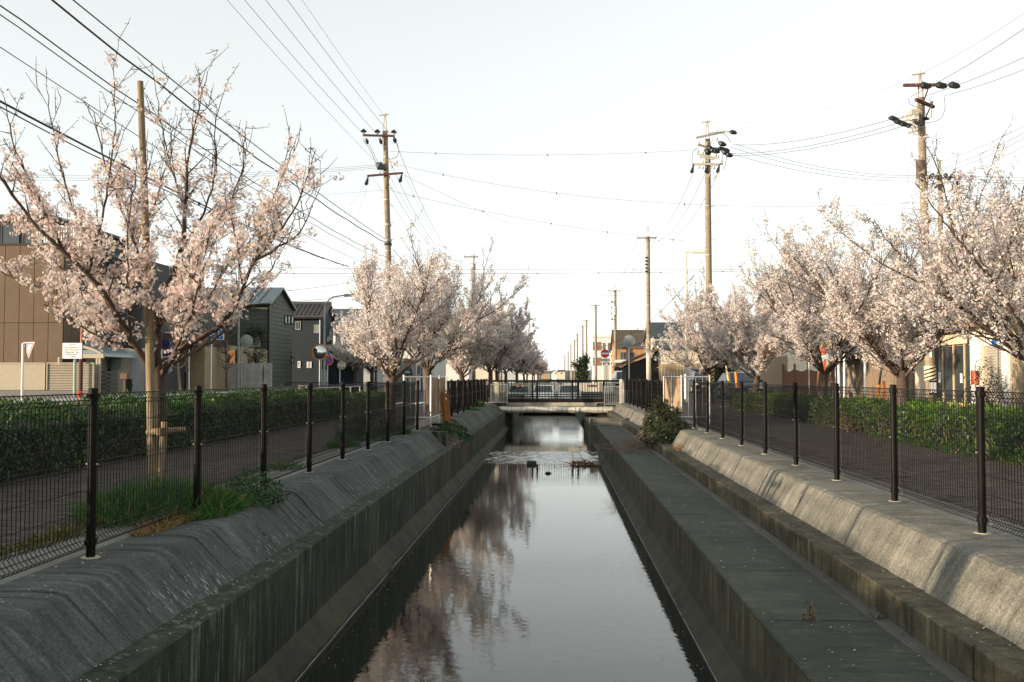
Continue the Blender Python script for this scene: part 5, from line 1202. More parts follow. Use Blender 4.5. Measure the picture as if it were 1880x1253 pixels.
for k, (v, v2) in enumerate(((302, 222), (312, 234), (318, 244), (330, 258))):
    wire(f'{ordl[k]} of the four lines fanning from the half hidden pole to the right edge', at(1712 + 8 * k, v, YE), at(1930, v2 - 18, YE - 18), .2, .010, CABLE if k in (1, 2) else CGREY)
for k, v in enumerate((322, 328, 333)):
    wire(f'{("top", "middle", "bottom")[k]} of the three level lines from the half hidden pole to the right edge', at(1755, v, YE), at(1930, v + 4, YE), .05, .011)
wire('black cable with sleeve running from the nearest right-hand pole over the cherry crown', at(1716, 402, YD), at(1930, 335, YD - 8), .2, .014)
for k, (u0, u1) in enumerate(((1678, 1652), (1700, 1712))):
    wire(f'{("left", "right")[k]} thin guy line hanging along the nearest right-hand pole', at(u0, 240, YD), at(u1, 450, YD), 0, .005, CGREY)
for k, (u0, u1) in enumerate(((1308, 1316), (1310, 1325))):
    wire(f'{("left", "right")[k]} thin guy line hanging along the main east pole', at(u0, 370, YC), at(u1, 520, YC), 0, .005, CGREY)
# ------------------------------------------------------------------ buildings
def box_uv(Y0, Y1, u0, u1, v0, v1=None, z0=-.05):
    """front face at depth Y0 spanning u0..u1 and up to v0; returns x0,x1,y0,y1,z0,z1"""
    a = at(u0, v0, Y0); b = at(u1, v1 or v0, Y0)
    return a.x, b.x, Y0, Y1, (z0 if v1 is None else b.z), a.z
def window(parent, face, a0, a1, z0, z1, pos, frame=None, glass=None, mull=1, sill=True, d=1):
    """face 'y': on a wall at y=pos looking to -Y; face 'x': on a wall at x=pos looking to d*X"""
    frame = frame or WHITE; glass = glass or GLASSD; f = .05; m = MB()
    def bx(mb, p0, p1, q0, q1, t0, t1):
        if face == 'y': mb.box(p0, p1, pos - t1, pos - t0, q0, q1)
        else: mb.box(pos + d * t0 if d > 0 else pos - t1, pos + d * t1 if d > 0 else pos - t0, p0, p1, q0, q1)
    bx(m, a0, a1, z1 - f, z1, .0, .05); bx(m, a0, a1, z0, z0 + f, .0, .05); bx(m, a0, a0 + f, z0 + f, z1 - f, .0, .05); bx(m, a1 - f, a1, z0 + f, z1 - f, .0, .05)
    for k in range(1, mull + 1):
        c = a0 + (a1 - a0) * k / (mull + 1); bx(m, c - .02, c + .02, z0 + f, z1 - f, .0, .045)
    w = m.part('window', frame, parent)
    g_ = MB(); bx(g_, a0 + f, a1 - f, z0 + f, z1 - f, .003, .018); g_.part('pane', glass, w)
    if sill: s_ = MB(); bx(s_, a0 - .04, a1 + .04, z0 - .05, z0 - .003, .0, .09); s_.part('sill', frame, w)
    return w
def gable_roof(parent, x0, x1, y0, y1, ze, zr, axis, m, over=.35, th=.14, ridge=.5, seams=0, tiles=False):
    rf = None
    if axis == 'x':   # ridge runs along X
        yr = y0 + (y1 - y0) * ridge
        mb = MB()
        s0 = (zr - ze) / (yr - y0); s1 = (zr - ze) / (y1 - yr)
        o = [(x0 - over, y0 - over, ze - over * s0), (x0 - over, yr, zr), (x0 - over, y1 + over, ze - over * s1), (x0 - over, y1 + over, ze - over * s1 + th), (x0 - over, yr, zr + th), (x0 - over, y0 - over, ze - over * s0 + th)]
        mb.prism(o, (x1 - x0 + 2 * over, 0, 0)); rf = mb.part('roof', m, parent)
        if seams:
            k = int((x1 - x0 + 2 * over) / seams); q = MB()
            for i in range(1, k):
                x = x0 - over + i * seams; q.bar((x, y0 - over, ze - over * s0 + th + .02), (x, yr, zr + th + .02), .035, .05)
            tag(q.part('seams', m, rf), kind='stuff')
    else:
        xr = x0 + (x1 - x0) * ridge; mb = MB()
        s0 = (zr - ze) / (xr - x0); s1 = (zr - ze) / (x1 - xr)
        o = [(x0 - over, y0 - over, ze - over * s0), (xr, y0 - over, zr), (x1 + over, y0 - over, ze - over * s1), (x1 + over, y0 - over, ze - over * s1 + th), (xr, y0 - over, zr + th), (x0 - over, y0 - over, ze - over * s0 + th)]
        mb.prism(o, (0, y1 - y0 + 2 * over, 0)); rf = mb.part('roof', m, parent)
    if tiles:
        q = MB()
        if axis == 'x':
            n = int((yr - y0 + over) / .27)
            for i in range(n):
                y = y0 - over + i * .27; z = ze - over * s0 + s0 * i * .27 + th
                q.prism([(x0 - over, y, z + .05), (x0 - over, y + .27, z + .27 * s0 + .012), (x0 - over, y, z)], (x1 - x0 + 2 * over, 0, 0))
            for i in range(int((x1 - x0 + 2 * over) / .3)):
                x = x0 - over + i * .3; q.bar((x, y0 - over, ze - over * s0 + th + .05), (x, yr, zr + th + .05), .06, .04)
            q.bar((x0 - over, yr, zr + th + .08), (x1 + over, yr, zr + th + .08), .22, .2)
        else:
            n = int((xr - x0 + over) / .27)
            for i in range(n):
                x = x0 - over + i * .27; z = ze - over * s0 + s0 * i * .27 + th
                q.prism([(x, y0 - over, z + .05), (x + .27, y0 - over, z + .27 * s0 + .012), (x, y0 - over, z)], (0, y1 - y0 + 2 * over, 0))
            q.bar((xr, y0 - over, zr + th + .08), (xr, y1 + over, zr + th + .08), .22, .2)
        tag(q.part('roof_tiles', m, rf), kind='stuff')
    return rf
def gable_wall(parent, x0, x1, y0, y1, z0, ze, zr, axis, m, ridge=.5):
    mb = MB()
    if axis == 'x':
        yr = y0 + (y1 - y0) * ridge; mb.prism([(x0, y0, z0), (x0, y0, ze), (x0, yr, zr), (x0, y1, ze), (x0, y1, z0)], (x1 - x0, 0, 0))
    else:
        xr = x0 + (x1 - x0) * ridge; mb.prism([(x0, y0, z0), (x0, y0, ze), (xr, y0, zr), (x1, y0, ze), (x1, y0, z0)], (0, y1 - y0, 0))
    return mb.part('wall', m, parent)
def siding(parent, face, a0, a1, z0, z1, pos, m, pitch=.24, d=1, top=None):
    """overlapping horizontal boards; top(z) may trim the span (a0, a1) under a gable"""
    mb = MB(); z = z0
    while z < z1 - .02:
        zt = min(z + pitch, z1); p, q = (a0, a1) if top is None else top(z, zt)
        if q > p:
            if face == 'y': mb.prism([(p, pos - .004, zt - .008), (p, pos - .006, z + .0), (p, pos - .026, z)], (q - p, 0, 0))
            else: mb.prism([(pos + d * .004, p, zt - .008), (pos + d * .006, p, z), (pos + d * .026, p, z)], (0, q - p, 0))
        z = zt
    return tag(mb.part('siding', m, parent), kind='stuff')

BROWNW = mat('brown_panel', (.125, .085, .052), .8, .10, 2, .15, 80); BROWNJ = mat('joint_dark', (.05, .035, .025), .9, .1, 5)
SLATE = mat('slate_wall', (.055, .057, .057), .75, .12, 2); TEALR = mat('teal_roof', (.030, .048, .055), .6, .25, 4)
CREAM = mat('cream_wall', (.58, .52, .41), .85, .08, 1.5, .15, 60); WHITEW = mat('white_wall', (.62, .61, .57), .85, .06, 1.2, .1, 50)
GREYW = mat('pale_grey_wall', (.40, .43, .43), .8, .07, 1.5); TAN = mat('tan_wall', (.34, .26, .16), .85, .12, 2, .2, 50)
CREAMF = mat('cream_aluminium', (.40, .345, .25), .5, .06, 5); DKW = mat('dark_opening', (.018, .018, .018), .8, .2, 3)
SIDA = mat('olive_siding', (.075, .08, .066), .65, .10, 2, stretch=(1, 1, 4)); SIDB = mat('navy_siding', (.010, .018, .025), .7, .14, 3, .3, 30)
MROOF = mat('metal_roof', (.10, .135, .155), .4, .12, 3, metal=.35)
LOW = mat('grey_plinth', (.16, .16, .15), .85, .15, 3)

# brown panelled building on the far left
x0, x1, y0, y1, z0, z1 = box_uv(40, 52, -70, 118, 452)
bb = thing('panelled_building', 'brown panel-clad building on the far left behind the cream louvre fence', 'building', ((x0 + x1) / 2, 46, 0))
MB().box(x0, x1, y0 + .03, y1, -.05, z1 - .02).part('core', BROWNJ, bb)
zm = at(0, 593, 40).z; n = 7; pw = (x1 - x0) / n
for k in range(n):
    for za, zb in ((.0, zm - .012), (zm + .012, z1)):
        MB().bbox(x0 + k * pw + .008, x0 + (k + 1) * pw - .008, y0, y0 + .05, za, zb, .006).part('wall_panel', BROWNW, bb)
for k in range(18):
    MB().bbox(x1 - .03, x1 + .012, y0 + .06 + k * .66, y0 + .06 + k * .66 + .64, 0, z1, .006).part('wall_panel', BROWNW, bb)
MB().box(x0, x1 + .04, y0 - .02, y1, z1, z1 + .09).part('parapet', BROWNJ, bb)
xb = at(84, 420, 42).x; zt = at(0, 404, 42).z
MB().box(x0, xb, 42, 50, z1 + .09, zt).part('upper_storey', SLATE, bb)
MB().box(x0 - .2, xb + .5, 41.4, 50.2, zt, zt + .14).part('eave', TEALR, bb)
for k in range(4): window(bb, 'y', xb - 1.0 - k * .95, xb - .2 - k * .95, z1 + .25, zt - .15, 42, SLATE, GLASSD, 0, False)
for k in range(22):
    x = xb + .02 + k * .105; MB().box(x, x + .05, 41.2, 41.24, z1 + .1, at(0, 417, 41).z).part('baluster', WHITE, bb)
MB().box(xb, xb + 2.35, 41.19, 41.25, at(0, 417, 41).z, at(0, 415, 41).z + .03).part('handrail', WHITE, bb)

# cream louvre fence on a low wall
cf = thing('louvre_fence', 'cream horizontal louvre fence on a low grey wall in front of the brown building', 'fence', (at(80, 700, 38.6).x, 38.6, 0))
xa, xm, xe = at(-80, 700, 38.6).x, at(84, 700, 38.6).x, at(172, 700, 38.6).x; zt, zb = at(0, 668, 38.6).z, at(0, 716, 38.6).z
MB().bbox(xa, xe, 38.62, 38.78, -.05, zb - .02, .01).part('low_wall', LOW, cf)
for p, q, nn, gap in ((xa, xm - .03, 22, .90), (xm + .03, xe, 16, .62)):
    for k in range(nn):
        z = zb + (zt - zb) * k / nn; MB().box(p + .03, q - .03, 38.62, 38.66, z, z + (zt - zb) / nn * gap).part('slat', CREAMF, cf)
    MB().box(p + .02, q - .02, 38.72, 38.74, zb, zt - .02).part('backing', mat('louvre_backing', (.16, .13, .09), .8, .1, 4), cf)  # plain darker sheet closing the fence behind its slats
    for xx in (p, q - .04): MB().box(xx, xx + .04, 38.58, 38.70, zb, zt + .02).part('post', CREAMF, cf)
    MB().box(p, q, 38.57, 38.71, zt, zt + .04).part('cap', CREAMF, cf)

# white brick gable house with carport
wh = thing('brick_gable_house', 'white brick gabled house with dark lean-to roof left of the near cherry trunk', 'house', (at(190, 700, 42).x, 43, 0))
g0, g1 = at(150, 592, 42), at(194, 630, 42)
MB().prism([(g0.x, 42, 0), (g0.x, 42, g0.z), (g1.x, 42, g1.z), (g1.x, 42, 0)], (0, .2, 0)).part('wall', mat('mortar_grey', (.30, .28, .24), .9, .1, 8), wh)
bk = MB(); bh = .075; zz = 0.9
while zz < g0.z - .05:
    row = int(zz / bh); xx = g0.x + (.09 if row % 2 else 0)
    lim_x = g0.x + (g0.z - zz - bh) / (g0.z - g1.z) * (g1.x - g0.x) if zz > g1.z - bh else g1.x
    while xx + .17 < lim_x: bk.box(xx, xx + .17, 41.985, 42.01, zz, zz + bh - .014); xx += .185
    zz += bh
tag(bk.part('bricks', mat('white_brick', (.58, .54, .46), .8, .12, 9), wh), kind='stuff')
MB().prism([(g0.x - .1, 41.8, g0.z + .02), (g1.x + .12, 41.8, g1.z - .03), (g1.x + .12, 41.8, g1.z + .07), (g0.x - .1, 41.8, g0.z + .12)], (0, 2.2, 0)).part('roof', TEALR, wh)
a = at(118, 455, 44); b = at(258, 640, 44)
MB().box(a.x, b.x, 44.1, 52, -.05, at(0, 476, 44).z).part('rear_block', SLATE, wh)
MB().prism([(at(150, 0, 44).x, 43.8, at(0, 478, 44).z), (at(168, 0, 44).x, 43.8, at(0, 458, 44).z), (at(195, 0, 44).x, 43.8, at(0, 462, 44).z), (at(222, 0, 44).x, 43.8, at(0, 500, 44).z), (at(222, 0, 44).x, 43.8, at(0, 512, 44).z), (at(150, 0, 44).x, 43.8, at(0, 512, 44).z)], (0, 5, 0)).part('curved_roof', TEALR, wh)
xw0, xw1 = g1.x + .02, at(272, 700, 42.5).x
MB().box(xw0, xw1, 42.5, 44.05, -.05, at(0, 640, 42.5).z).part('side_wall', CREAM, wh)
for k in range(4): MB().box(xw0 + .02, at(215, 0, 42.4).x, 42.38, 42.48, at(0, 641 - k * 3, 42.4).z, at(0, 639.2 - k * 3, 42.4).z).part('louvre', mat('grey_louvre', (.25, .27, .26), .6, .1, 6), wh)
window(wh, 'y', at(196, 0, 42.5).x, at(231, 0, 42.5).x, at(0, 676, 42.5).z, at(0, 659, 42.5).z, 42.5, STEELD, mat('frosted', (.22, .26, .27), .3, .1, 2), 1)
MB().bbox(at(195, 0, 42.3).x, at(234, 0, 42.3).x, 42.1, 42.48, at(0, 658, 42.3).z, at(0, 651, 42.3).z, .02).part('shutter_box', GREYW, wh)
MB().bbox(at(248, 0, 42.4).x, at(268, 0, 42.4).x, 42.44, 42.49, .02, at(0, 645, 42.4).z, .01).part('door', GREYW, wh)
cp = thing('carport', 'carport with curved beige front arch and translucent grey roof beside the cream fence', 'carport', (at(150, 700, 38.2).x, 40, 0))
arch = [at(118, 632, 39), at(140, 634, 39), at(165, 640, 39), at(183, 647, 39), at(191, 656, 39)]
mb = MB(); P = resample([tuple(p) for p in arch], .1)
for p, q in zip(P[:-1], P[1:]): mb.bar(p, q, .08, .10)
mb.part('front_arch', CREAMF, cp)
mb = MB()
for p, q in zip(P[:-1], P[1:]): mb.quad((p[0], 39.02, p[2] + .03), (q[0], 39.02, q[2] + .03), (q[0], 42.2, q[2] + .03), (p[0], 42.2, p[2] + .03))
sh = mb.part('roof_sheet', mat('smoked_sheet', (.20, .24, .25), .25, .1, 2, spec=.6), cp)
MB().box(arch[0].x, arch[-1].x, 38.95, 39.05, at(0, 658, 39).z, at(0, 651, 39).z).part('beam', CREAMF, cp)
MB().box(arch[0].x + .05, arch[-1].x - .05, 39.0, 39.02, at(0, 651, 39).z, at(0, 643, 39).z).part('gable_sheet', mat('smoked_sheet'  , (.20, .24, .25)), cp)
for uu in (119, 188, 193): MB().box(at(uu, 0, 39).x - .04, at(uu, 0, 39).x + .04, 38.97, 39.05, -.05, at(0, 656, 39).z).part('post', CREAMF, cp)
MB().box(at(120, 0, 42.3).x, at(190, 0, 42.3).x, 42.2, 42.3, -.05, at(0, 657, 42.3).z).part('back_sheet', mat('slate_sheet', (.075, .09, .095), .6, .1, 4), cp)
gt = thing('yard_gate', 'low grey louvred yard gate between the carport and the dark pickets', 'gate', (at(210, 700, 39.5).x, 39.5, 0))
for k in range(9): z = .05 + k * .16; MB().box(at(193, 0, 39.5).x, at(225, 0, 39.5).x, 39.48, 39.52, z, z + .13).part('slat', mat('gate_grey', (.11, .115, .11), .6, .1, 5), gt)
for uu in (193, 225): MB().box(at(uu, 0, 39.5).x - .03, at(uu, 0, 39.5).x + .03, 39.46, 39.54, -.05, 1.5).part('post', mat('gate_grey'  , (.11, .115, .11)), gt)
pf = thing('picket_fence', 'short run of dark pickets beside the brown letter box', 'fence', (at(245, 712, 39).x, 39, 0))
for k in range(8): x = at(238 + k * 1.9, 0, 39).x; MB().bbox(x - .016, x + .016, 38.98, 39.02, -.05, at(0, 697 - (k % 3), 39).z, .006).part('picket', DKW, pf)
for z in (.3, .85): MB().box(at(237, 0, 39).x, at(253, 0, 39).x, 39.02, 39.05, z, z + .06).part('rail', DKW, pf)
lb = thing('letter_box', 'brown letter box on a post in front of the cream wall', 'letter box', (at(229, 712, 39).x, 38.9, 0)); c = at(229, 691, 38.9)
MB().bbox(c.x - .15, c.x + .15, 38.8, 39.0, c.z - .1, c.z + .12, .02).part('box', mat('brown_box', (.13, .07, .045), .6, .2, 6), lb); MB().box(c.x - .04, c.x + .04, 38.86, 38.94, -.05, c.z - .1).part('post', WOODD, lb)

# low brown shop with the round red sign
bs = thing('roadside_shop', 'low brown shop with white doors behind the near cherry trunk', 'shop', (at(290, 700, 47).x, 49, 0))
xs0, xs1 = at(205, 0, 47).x, at(350, 0, 47).x
MB().box(xs0, xs1, 46.8, 53, at(0, 634, 47).z, at(0, 613, 47).z).part('fascia', mat('brown_fascia', (.13, .085, .055), .8, .1, 3), bs)
MB().box(xs0, xs1, 46.75, 46.85, at(0, 613, 47).z, at(0, 611, 47).z).part('white_trim', WHITE, bs)
MB().box(xs0, at(307, 0, 47).x, 47.2, 53, -.05, at(0, 634, 47).z).part('wall', GREYW, bs)
MB().box(at(307, 0, 47).x, xs1, 49.5, 53, -.05, at(0, 634, 47).z).part('recess_wall', TAN, bs)
MB().box(at(318, 0, 49.4).x, at(349, 0, 49.4).x, 49.38, 49.48, -.05, at(0, 684, 49.4).z).part('dark_doorway', DKW, bs)
for uu in (276, 290, 303): MB().box(at(uu, 0, 47.1).x, at(uu, 0, 47.1).x + .04, 47.16, 47.2, -.05, at(0, 634, 47).z).part('door_jamb', STEELD, bs)
MB().bbox(at(304, 0, 46.6).x, at(331, 0, 46.6).x, 46.5, 46.7, at(0, 655, 46.6).z, at(0, 625, 46.6).z, .02).part('blue_signboard', mat('violet_blue', (.035, .03, .14), .5, .1, 4), bs)
MB().box(at(304, 0, 46.6).x, at(331, 0, 46.6).x, 46.48, 46.72, at(0, 657, 46.6).z, at(0, 655, 46.6).z).part('sign_edge', WHITE, bs)
MB().box(at(244, 0, 50).x, at(350, 0, 50).x, 50, 56, at(0, 613, 50).z, at(0, 545, 50).z).part('upper_block', mat('grey_brown_wall', (.11, .105, .095), .85, .1, 2), bs)
window(bs, 'y', at(308, 0, 50).x, at(322, 0, 50).x, at(0, 610, 50).z, at(0, 590, 50).z, 50, STEELD)
rs = thing('round_red_sign', 'round red sign with white rim on the roof of the low brown shop', 'sign', tuple(at(263, 612, 46.5))); c = at(262.5, 592, 46.5)
MB().disc((c.x, 46.5, c.z), .35, (0, .12, 0), 32).part('rim', WHITE, rs); MB().disc((c.x, 46.49, c.z), .315, (0, -.012, 0), 32).part('face', SRED, rs)
for k in range(5): MB().box(c.x - .21 + k * .085, c.x - .145 + k * .085, 46.468, 46.476, c.z + .12, c.z + .19).part('lettering', PAPER, rs)
mb = MB()
for p in ([(-.26, .04), (-.12, -.07), (-.08, .06), (-.02, -.12)], [(-.02, -.12), (.03, .03), (.1, -.04), (.13, .05), (.27, -.08)], [(-.05, -.02), (.1, -.08), (.27, -.11)]):
    for (xa_, za_), (xb_, zb_) in zip(p[:-1], p[1:]): mb.bar((c.x + xa_, 46.465, c.z + za_), (c.x + xb_, 46.465, c.z + zb_), .045, .012, (0, 1, 0))
mb.part('script', PAPER, rs); MB().box(c.x - .05, c.x + .05, 46.52, 46.6, at(0, 613, 46.5).z, c.z - .33).part('bracket', STEELD, rs)

# dark house A: olive siding, seamed metal roof
YA1, XA = 56.0, at(492, 600, 56).x
XA0, YA2 = at(348, 600, 56).x, 61.2
ze, zr = at(0, 559, 56).z, at(0, 533, 58.4).z
ha = thing('olive_house', 'dark olive two-storey house with seamed blue-grey metal roof behind a concrete wall', 'house', ((XA0 + XA) / 2, 58.5, 0))
gable_wall(ha, XA0, XA, YA1, YA2, -.05, ze, zr, 'x', SIDA, .47)
siding(ha, 'y', XA0, XA + .02, 0, ze - .1, YA1, SIDA, .25)
yr_ = YA1 + (YA2 - YA1) * .47
siding(ha, 'x', YA1, YA2, 0, zr - .1, XA, SIDA, .25, 1, lambda z, zt: (YA1, YA2) if zt < ze - .2 else (YA1 + (yr_ - YA1) * (zt - ze + .25) / (zr - ze), YA2 - (YA2 - yr_) * (zt - ze + .25) / (zr - ze)))
gable_roof(ha, XA0, XA, YA1, YA2, ze, zr, 'x', MROOF, .22, .10, .47, .42)
MB().tube([(XA + .05, YA1 - .06, 0), (XA + .05, YA1 - .06, ze - .2)], .05, 8).part('downpipe', DARKM, ha)
def yat(u, x): return x * F / (u - 1018.0)      # depth at which a wall standing at x is seen at column u (near the horizon)
for uu in (518.5, 524.3, 530.5):
    y = yat(uu, XA); window(ha, 'x', y - .26, y + .26, at(0, 597, y).z, at(0, 581, y).z, XA + .02, DARKM, mat('bright_pane', (.45, .46, .44), .15, .1, 1), 0, False)
y = yat(531, XA); window(ha, 'x', y - .28, y + .28, at(0, 668, y).z, at(0, 656, y).z, XA + .02, DARKM, mat('bright_pane'  , (.45, .46, .44)), 0, False)
MB().box(at(388, 0, 55.9).x, at(438, 0, 55.9).x, 55.9, 55.96, 1.6, at(0, 644, 56).z).part('timber_recess', mat('orange_timber', (.30, .14, .05), .7, .3, 4, stretch=(6, 1, .6)), ha)
MB().box(at(395, 0, 55.8).x, at(424, 0, 55.8).x, 55.84, 55.89, 0, at(0, 650, 56).z).part('doorway', mat('door_brown', (.07, .035, .02), .6, .2, 5), ha)
MB().box(XA0 - 1.6, XA0, 57, 61, -.05, at(0, 630, 57).z).part('side_wing', SLATE, ha)
cw = thing('garden_wall', 'pale concrete garden wall in front of the dark olive house', 'wall', (at(435, 706, 53).x, 53, 0)); zt = at(0, 667.5, 53).z
n = 5; xa, xe = at(368, 0, 53).x, at(487, 0, 53).x
WALLC = concrete('wall_concrete', (.46, .46, .43), (.36, .36, .335), (3, 3, .6), .25, fine=50)
for k in range(n): MB().bbox(xa + (xe - xa) * k / n + .003, xa + (xe - xa) * (k + 1) / n - .003, 53, 53.2, -.05, zt, .01).part('wall_panel', WALLC, cw)
MB().bbox(at(489.5, 0, 53).x, at(503, 0, 53).x, 53.1, 53.3, -.05, zt, .01).part('wall_panel', WALLC, cw)

# navy house B
hb = thing('navy_house', 'navy two-storey house with dark tiled roof right of the olive house', 'house', (-17, 68, 0))
XB = at(595, 0, 66).x; YB1, YB2 = 66, 69.4; zeb, zrb = at(0, 583, 66).z, at(0, 564, 67.6).z
gable_wall(hb, -24, XB, YB1, YB2, -.05, zeb, zrb, 'x', SIDB)
gable_roof(hb, -24, XB, YB1, YB2, zeb, zrb, 'x', mat('dark_tiles', (.045, .045, .045), .6, .25, 6), .25, .12, .5, 0, True)
for u0, u1, v0, v1, br_ in ((547.5, 557, 607, 592, 1), (581, 590, 613, 598, 1), (552, 557, 676, 664, 0), (568.5, 571.5, 676, 665, 0), (573.5, 577, 676, 665, 0)):
    window(hb, 'y', at(u0, 0, 66).x, at(u1, 0, 66).x, at(0, v0, 66).z, at(0, v1, 66).z, 66, WHITE if not br_ else STEELD, mat('bright_pane'   , (.45, .46, .44)) if u0 != 547.5 else GLASSD, 1 if br_ else 0, False)
y = yat(603, XB); window(hb, 'x', y - .3, y + .3, at(0, 625, y).z, at(0, 612, y).z, XB, WHITE, GLASSD, 0, False)
xg0, xg1 = at(594, 0, 63).x, at(655, 0, 63).x
lw = MB().prism([(xg0, 63, -.05), (xg0, 63, at(0, 640, 63).z), (at(628, 0, 63).x, 63, at(0, 664, 63).z), (xg1, 63, at(0, 664, 63).z), (xg1, 63, -.05)], (0, 2.95, 0)).part('wing_wall', SIDB, hb)
MB().prism([(xg0 - .1, 62.8, at(0, 637, 63).z), (at(628, 0, 63).x, 62.8, at(0, 661, 63).z), (at(628, 0, 63).x, 62.8, at(0, 656, 63).z + .05), (xg0 - .1, 62.8, at(0, 632, 63).z)], (0, 3.1, 0)).part('wing_roof', mat('dark_tiles'  , (.045, .045, .045)), hb)
MB().bar((xg0 - .1, 62.75, at(0, 637, 63).z), (at(626, 0, 63).x, 62.75, at(0, 661, 63).z), .1, .12).part('fascia', WHITE, hb)
MB().bar((at(629, 0, 63).x, 62.75, at(0, 660, 63).z), (xg1, 62.75, at(0, 661, 63).z), .1, .12).part('gutter', GREYW, hb)
MB().box(at(594, 0, 62.9).x, at(605, 0, 62.9).x, 62.9, 62.97, 0, at(0, 679, 62.9).z).part('meter_box', GREYW, hb)
MB().box(at(594, 0, 62.9).x, at(605, 0, 62.9).x, 62.92, 62.98, at(0, 679, 62.9).z, at(0, 668, 62.9).z).part('dark_opening', DKW, hb)

# simple neighbouring houses, each with walls, roof and windows
def house(label, name, u0, u1, Y, depth, ve, vr, axis, wm, rm, wins=(), cat='house', tiles=False, over=.3, z0=-.05, flat=False, group=None):
    xa, xb = at(u0, 0, Y).x, at(u1, 0, Y).x; ze = at(0, ve, Y).z; zr = at(0, vr, Y + depth / 2).z if axis == 'x' else at(0, vr, Y).z
    t = thing(name, label, cat, ((xa + xb) / 2, Y + depth / 2, 0), group=group)
    if flat:
        MB().box(xa, xb, Y, Y + depth, z0, ze).part('wall', wm, t); MB().box(xa - .15, xb + .15, Y - .15, Y + depth + .15, ze, ze + .25).part('roof', rm, t)
    else:
        gable_wall(t, xa, xb, Y, Y + depth, z0, ze, zr, axis, wm); gable_roof(t, xa, xb, Y, Y + depth, ze, zr, axis, rm, over, .14, .5, 0, tiles)
    for a, b, c, d in wins: window(t, 'y', at(a, 0, Y).x, at(b, 0, Y).x, at(0, d, Y).z, at(0, c, Y).z, Y, STEELD, GLASSD, 1, True)
    return t
GTILE = mat('grey_tiles', (.12, .12, .118), .7, .25, 5); BTILE = mat('brown_tiles', (.12, .095, .075), .75, .3, 5); DROOF = mat('dark_slate_roof', (.035, .05, .055), .6, .2, 4)
house('cream two-storey house showing between the navy house and the first blossoms', 'cream_house', 600, 650, 84, 9, 588, 572, 'x', WHITEW, DROOF, ((620, 627, 613, 634), (632, 640, 600, 612)))
house('pale blue-grey shed with ribbed wall beside the navy wing', 'grey_shed', 655, 686, 76, 5, 665, 663, 'x', GREYW, GREYW, ((676, 681, 670, 682),), flat=True)
house('grey rendered house with small dark windows behind the street trees', 'grey_house', 684, 742, 82, 8, 664, 660, 'x', mat('grey_render', (.20, .20, .185), .85, .1, 2), GTILE, ((690, 696, 672, 684), (701, 706, 676, 690)), flat=True)
house('large white house behind the yellow pole guard and green dome sign', 'white_house', 716, 800, 96, 10, 612, 592, 'x', WHITEW, GTILE, ((768, 774, 672, 688), (730, 742, 640, 652), (776, 788, 640, 652)))
house('white house half hidden behind the second and third west cherry trees', 'white_house', 805, 862, 120, 10, 640, 622, 'x', WHITEW, BTILE, ((815, 822, 655, 668), (835, 845, 655, 668)))
house('beige house far down the west bank behind the blossom row', 'beige_house', 868, 915, 150, 10, 652, 638, 'y', CREAM, GTILE, ((880, 888, 665, 675),))
house('grey-roofed house farther down the west bank behind the blossoms', 'grey_roofed_house', 905, 948, 210, 12, 664, 652, 'x', GREYW, GTILE, ((915, 922, 672, 680),))
house('long pale house at the far end of the west bank', 'pale_house', 945, 985, 320, 14, 674, 668, 'x', WHITEW, BTILE, ((955, 960, 680, 685),))
house('small white gabled house at the vanishing end of the canal', 'white_gabled_house', 1011, 1023, 560, 12, 685, 679, 'y', WHITEW, GTILE, ((1018, 1020.5, 684.5, 687),))
house('far tan house left of the small white gabled one', 'tan_house', 990, 1009, 640, 12, 686, 682, 'x', TAN, GTILE, ())
house('far pale house right of the small white gabled one', 'pale_house', 1024, 1036, 520, 12, 683, 680, 'x', CREAM, BTILE, ((1028, 1031, 684.5, 687),))
MB().prism([(-900, 1900, -1), (-500, 1900, 16), (-150, 1900, 11), (60, 1900, 14), (260, 1900, 10), (600, 1900, 20), (900, 1900, -1)], (0, 200, 0)).obj('hills', mat('far_hill', (.10, .12, .12), .9, .15, .02), 'low wooded rise closing the view far down the canal', None, None, 'structure')

# east bank beyond the bridge
ap = thing('white_apartment_block', 'white three-storey apartment block behind the no entry sign', 'apartment building', (12, 216, 0))
xa, xb = at(1087, 0, 210).x, at(1192, 0, 210).x; zt = at(0, 622, 210).z
MB().box(xa, xb, 210, 224, -.05, zt).part('wall', WHITEW, ap); MB().box(xa - .15, xb + .15, 209.8, 224, zt, zt + .5).part('parapet', WHITEW, ap)
for k, (va, vb) in enumerate(((630, 645), (658, 672))):
    MB().box(xa - .06, at(1101, 0, 210).x, 209.9, 209.98, at(0, vb, 210).z, at(0, va, 210).z).part('brown_balcony', mat('brown_balcony', (.24, .12, .07), .8, .2, 2), ap)
    MB().box(at(1101, 0, 210).x, at(1128, 0, 210).x, 208.8, 209.98, at(0, vb - 7 if k else 652, 210).z - .2, at(0, vb - 7 if k else 652, 210).z).part('slab', WHITEW, ap)
    for uu in (1104, 1113): window(ap, 'y', at(uu, 0, 210).x, at(uu + 6, 0, 210).x, at(0, vb, 210).z, at(0, va + 1, 210).z, 210)
MB().box(at(1105, 0, 200).x, at(1128, 0, 200).x, 200, 205, -.05, at(0, 672, 200).z).part('garage', CREAM, ap)
oh = house('orange two-storey house with dark tiled roof behind the second east pole', 'orange_house', 1128, 1182, 140, 9, 640, 612, 'x', mat('orange_wall', (.42, .20, .09), .8, .1, 2), BTILE, ((1136, 1147, 648, 661), (1152, 1162, 648, 661)), tiles=True)
MB().box(at(1126, 0, 139).x, at(1152, 0, 139).x, 138.6, 140, at(0, 667, 139).z, at(0, 662, 139).z).part('balcony', WHITEW, oh)
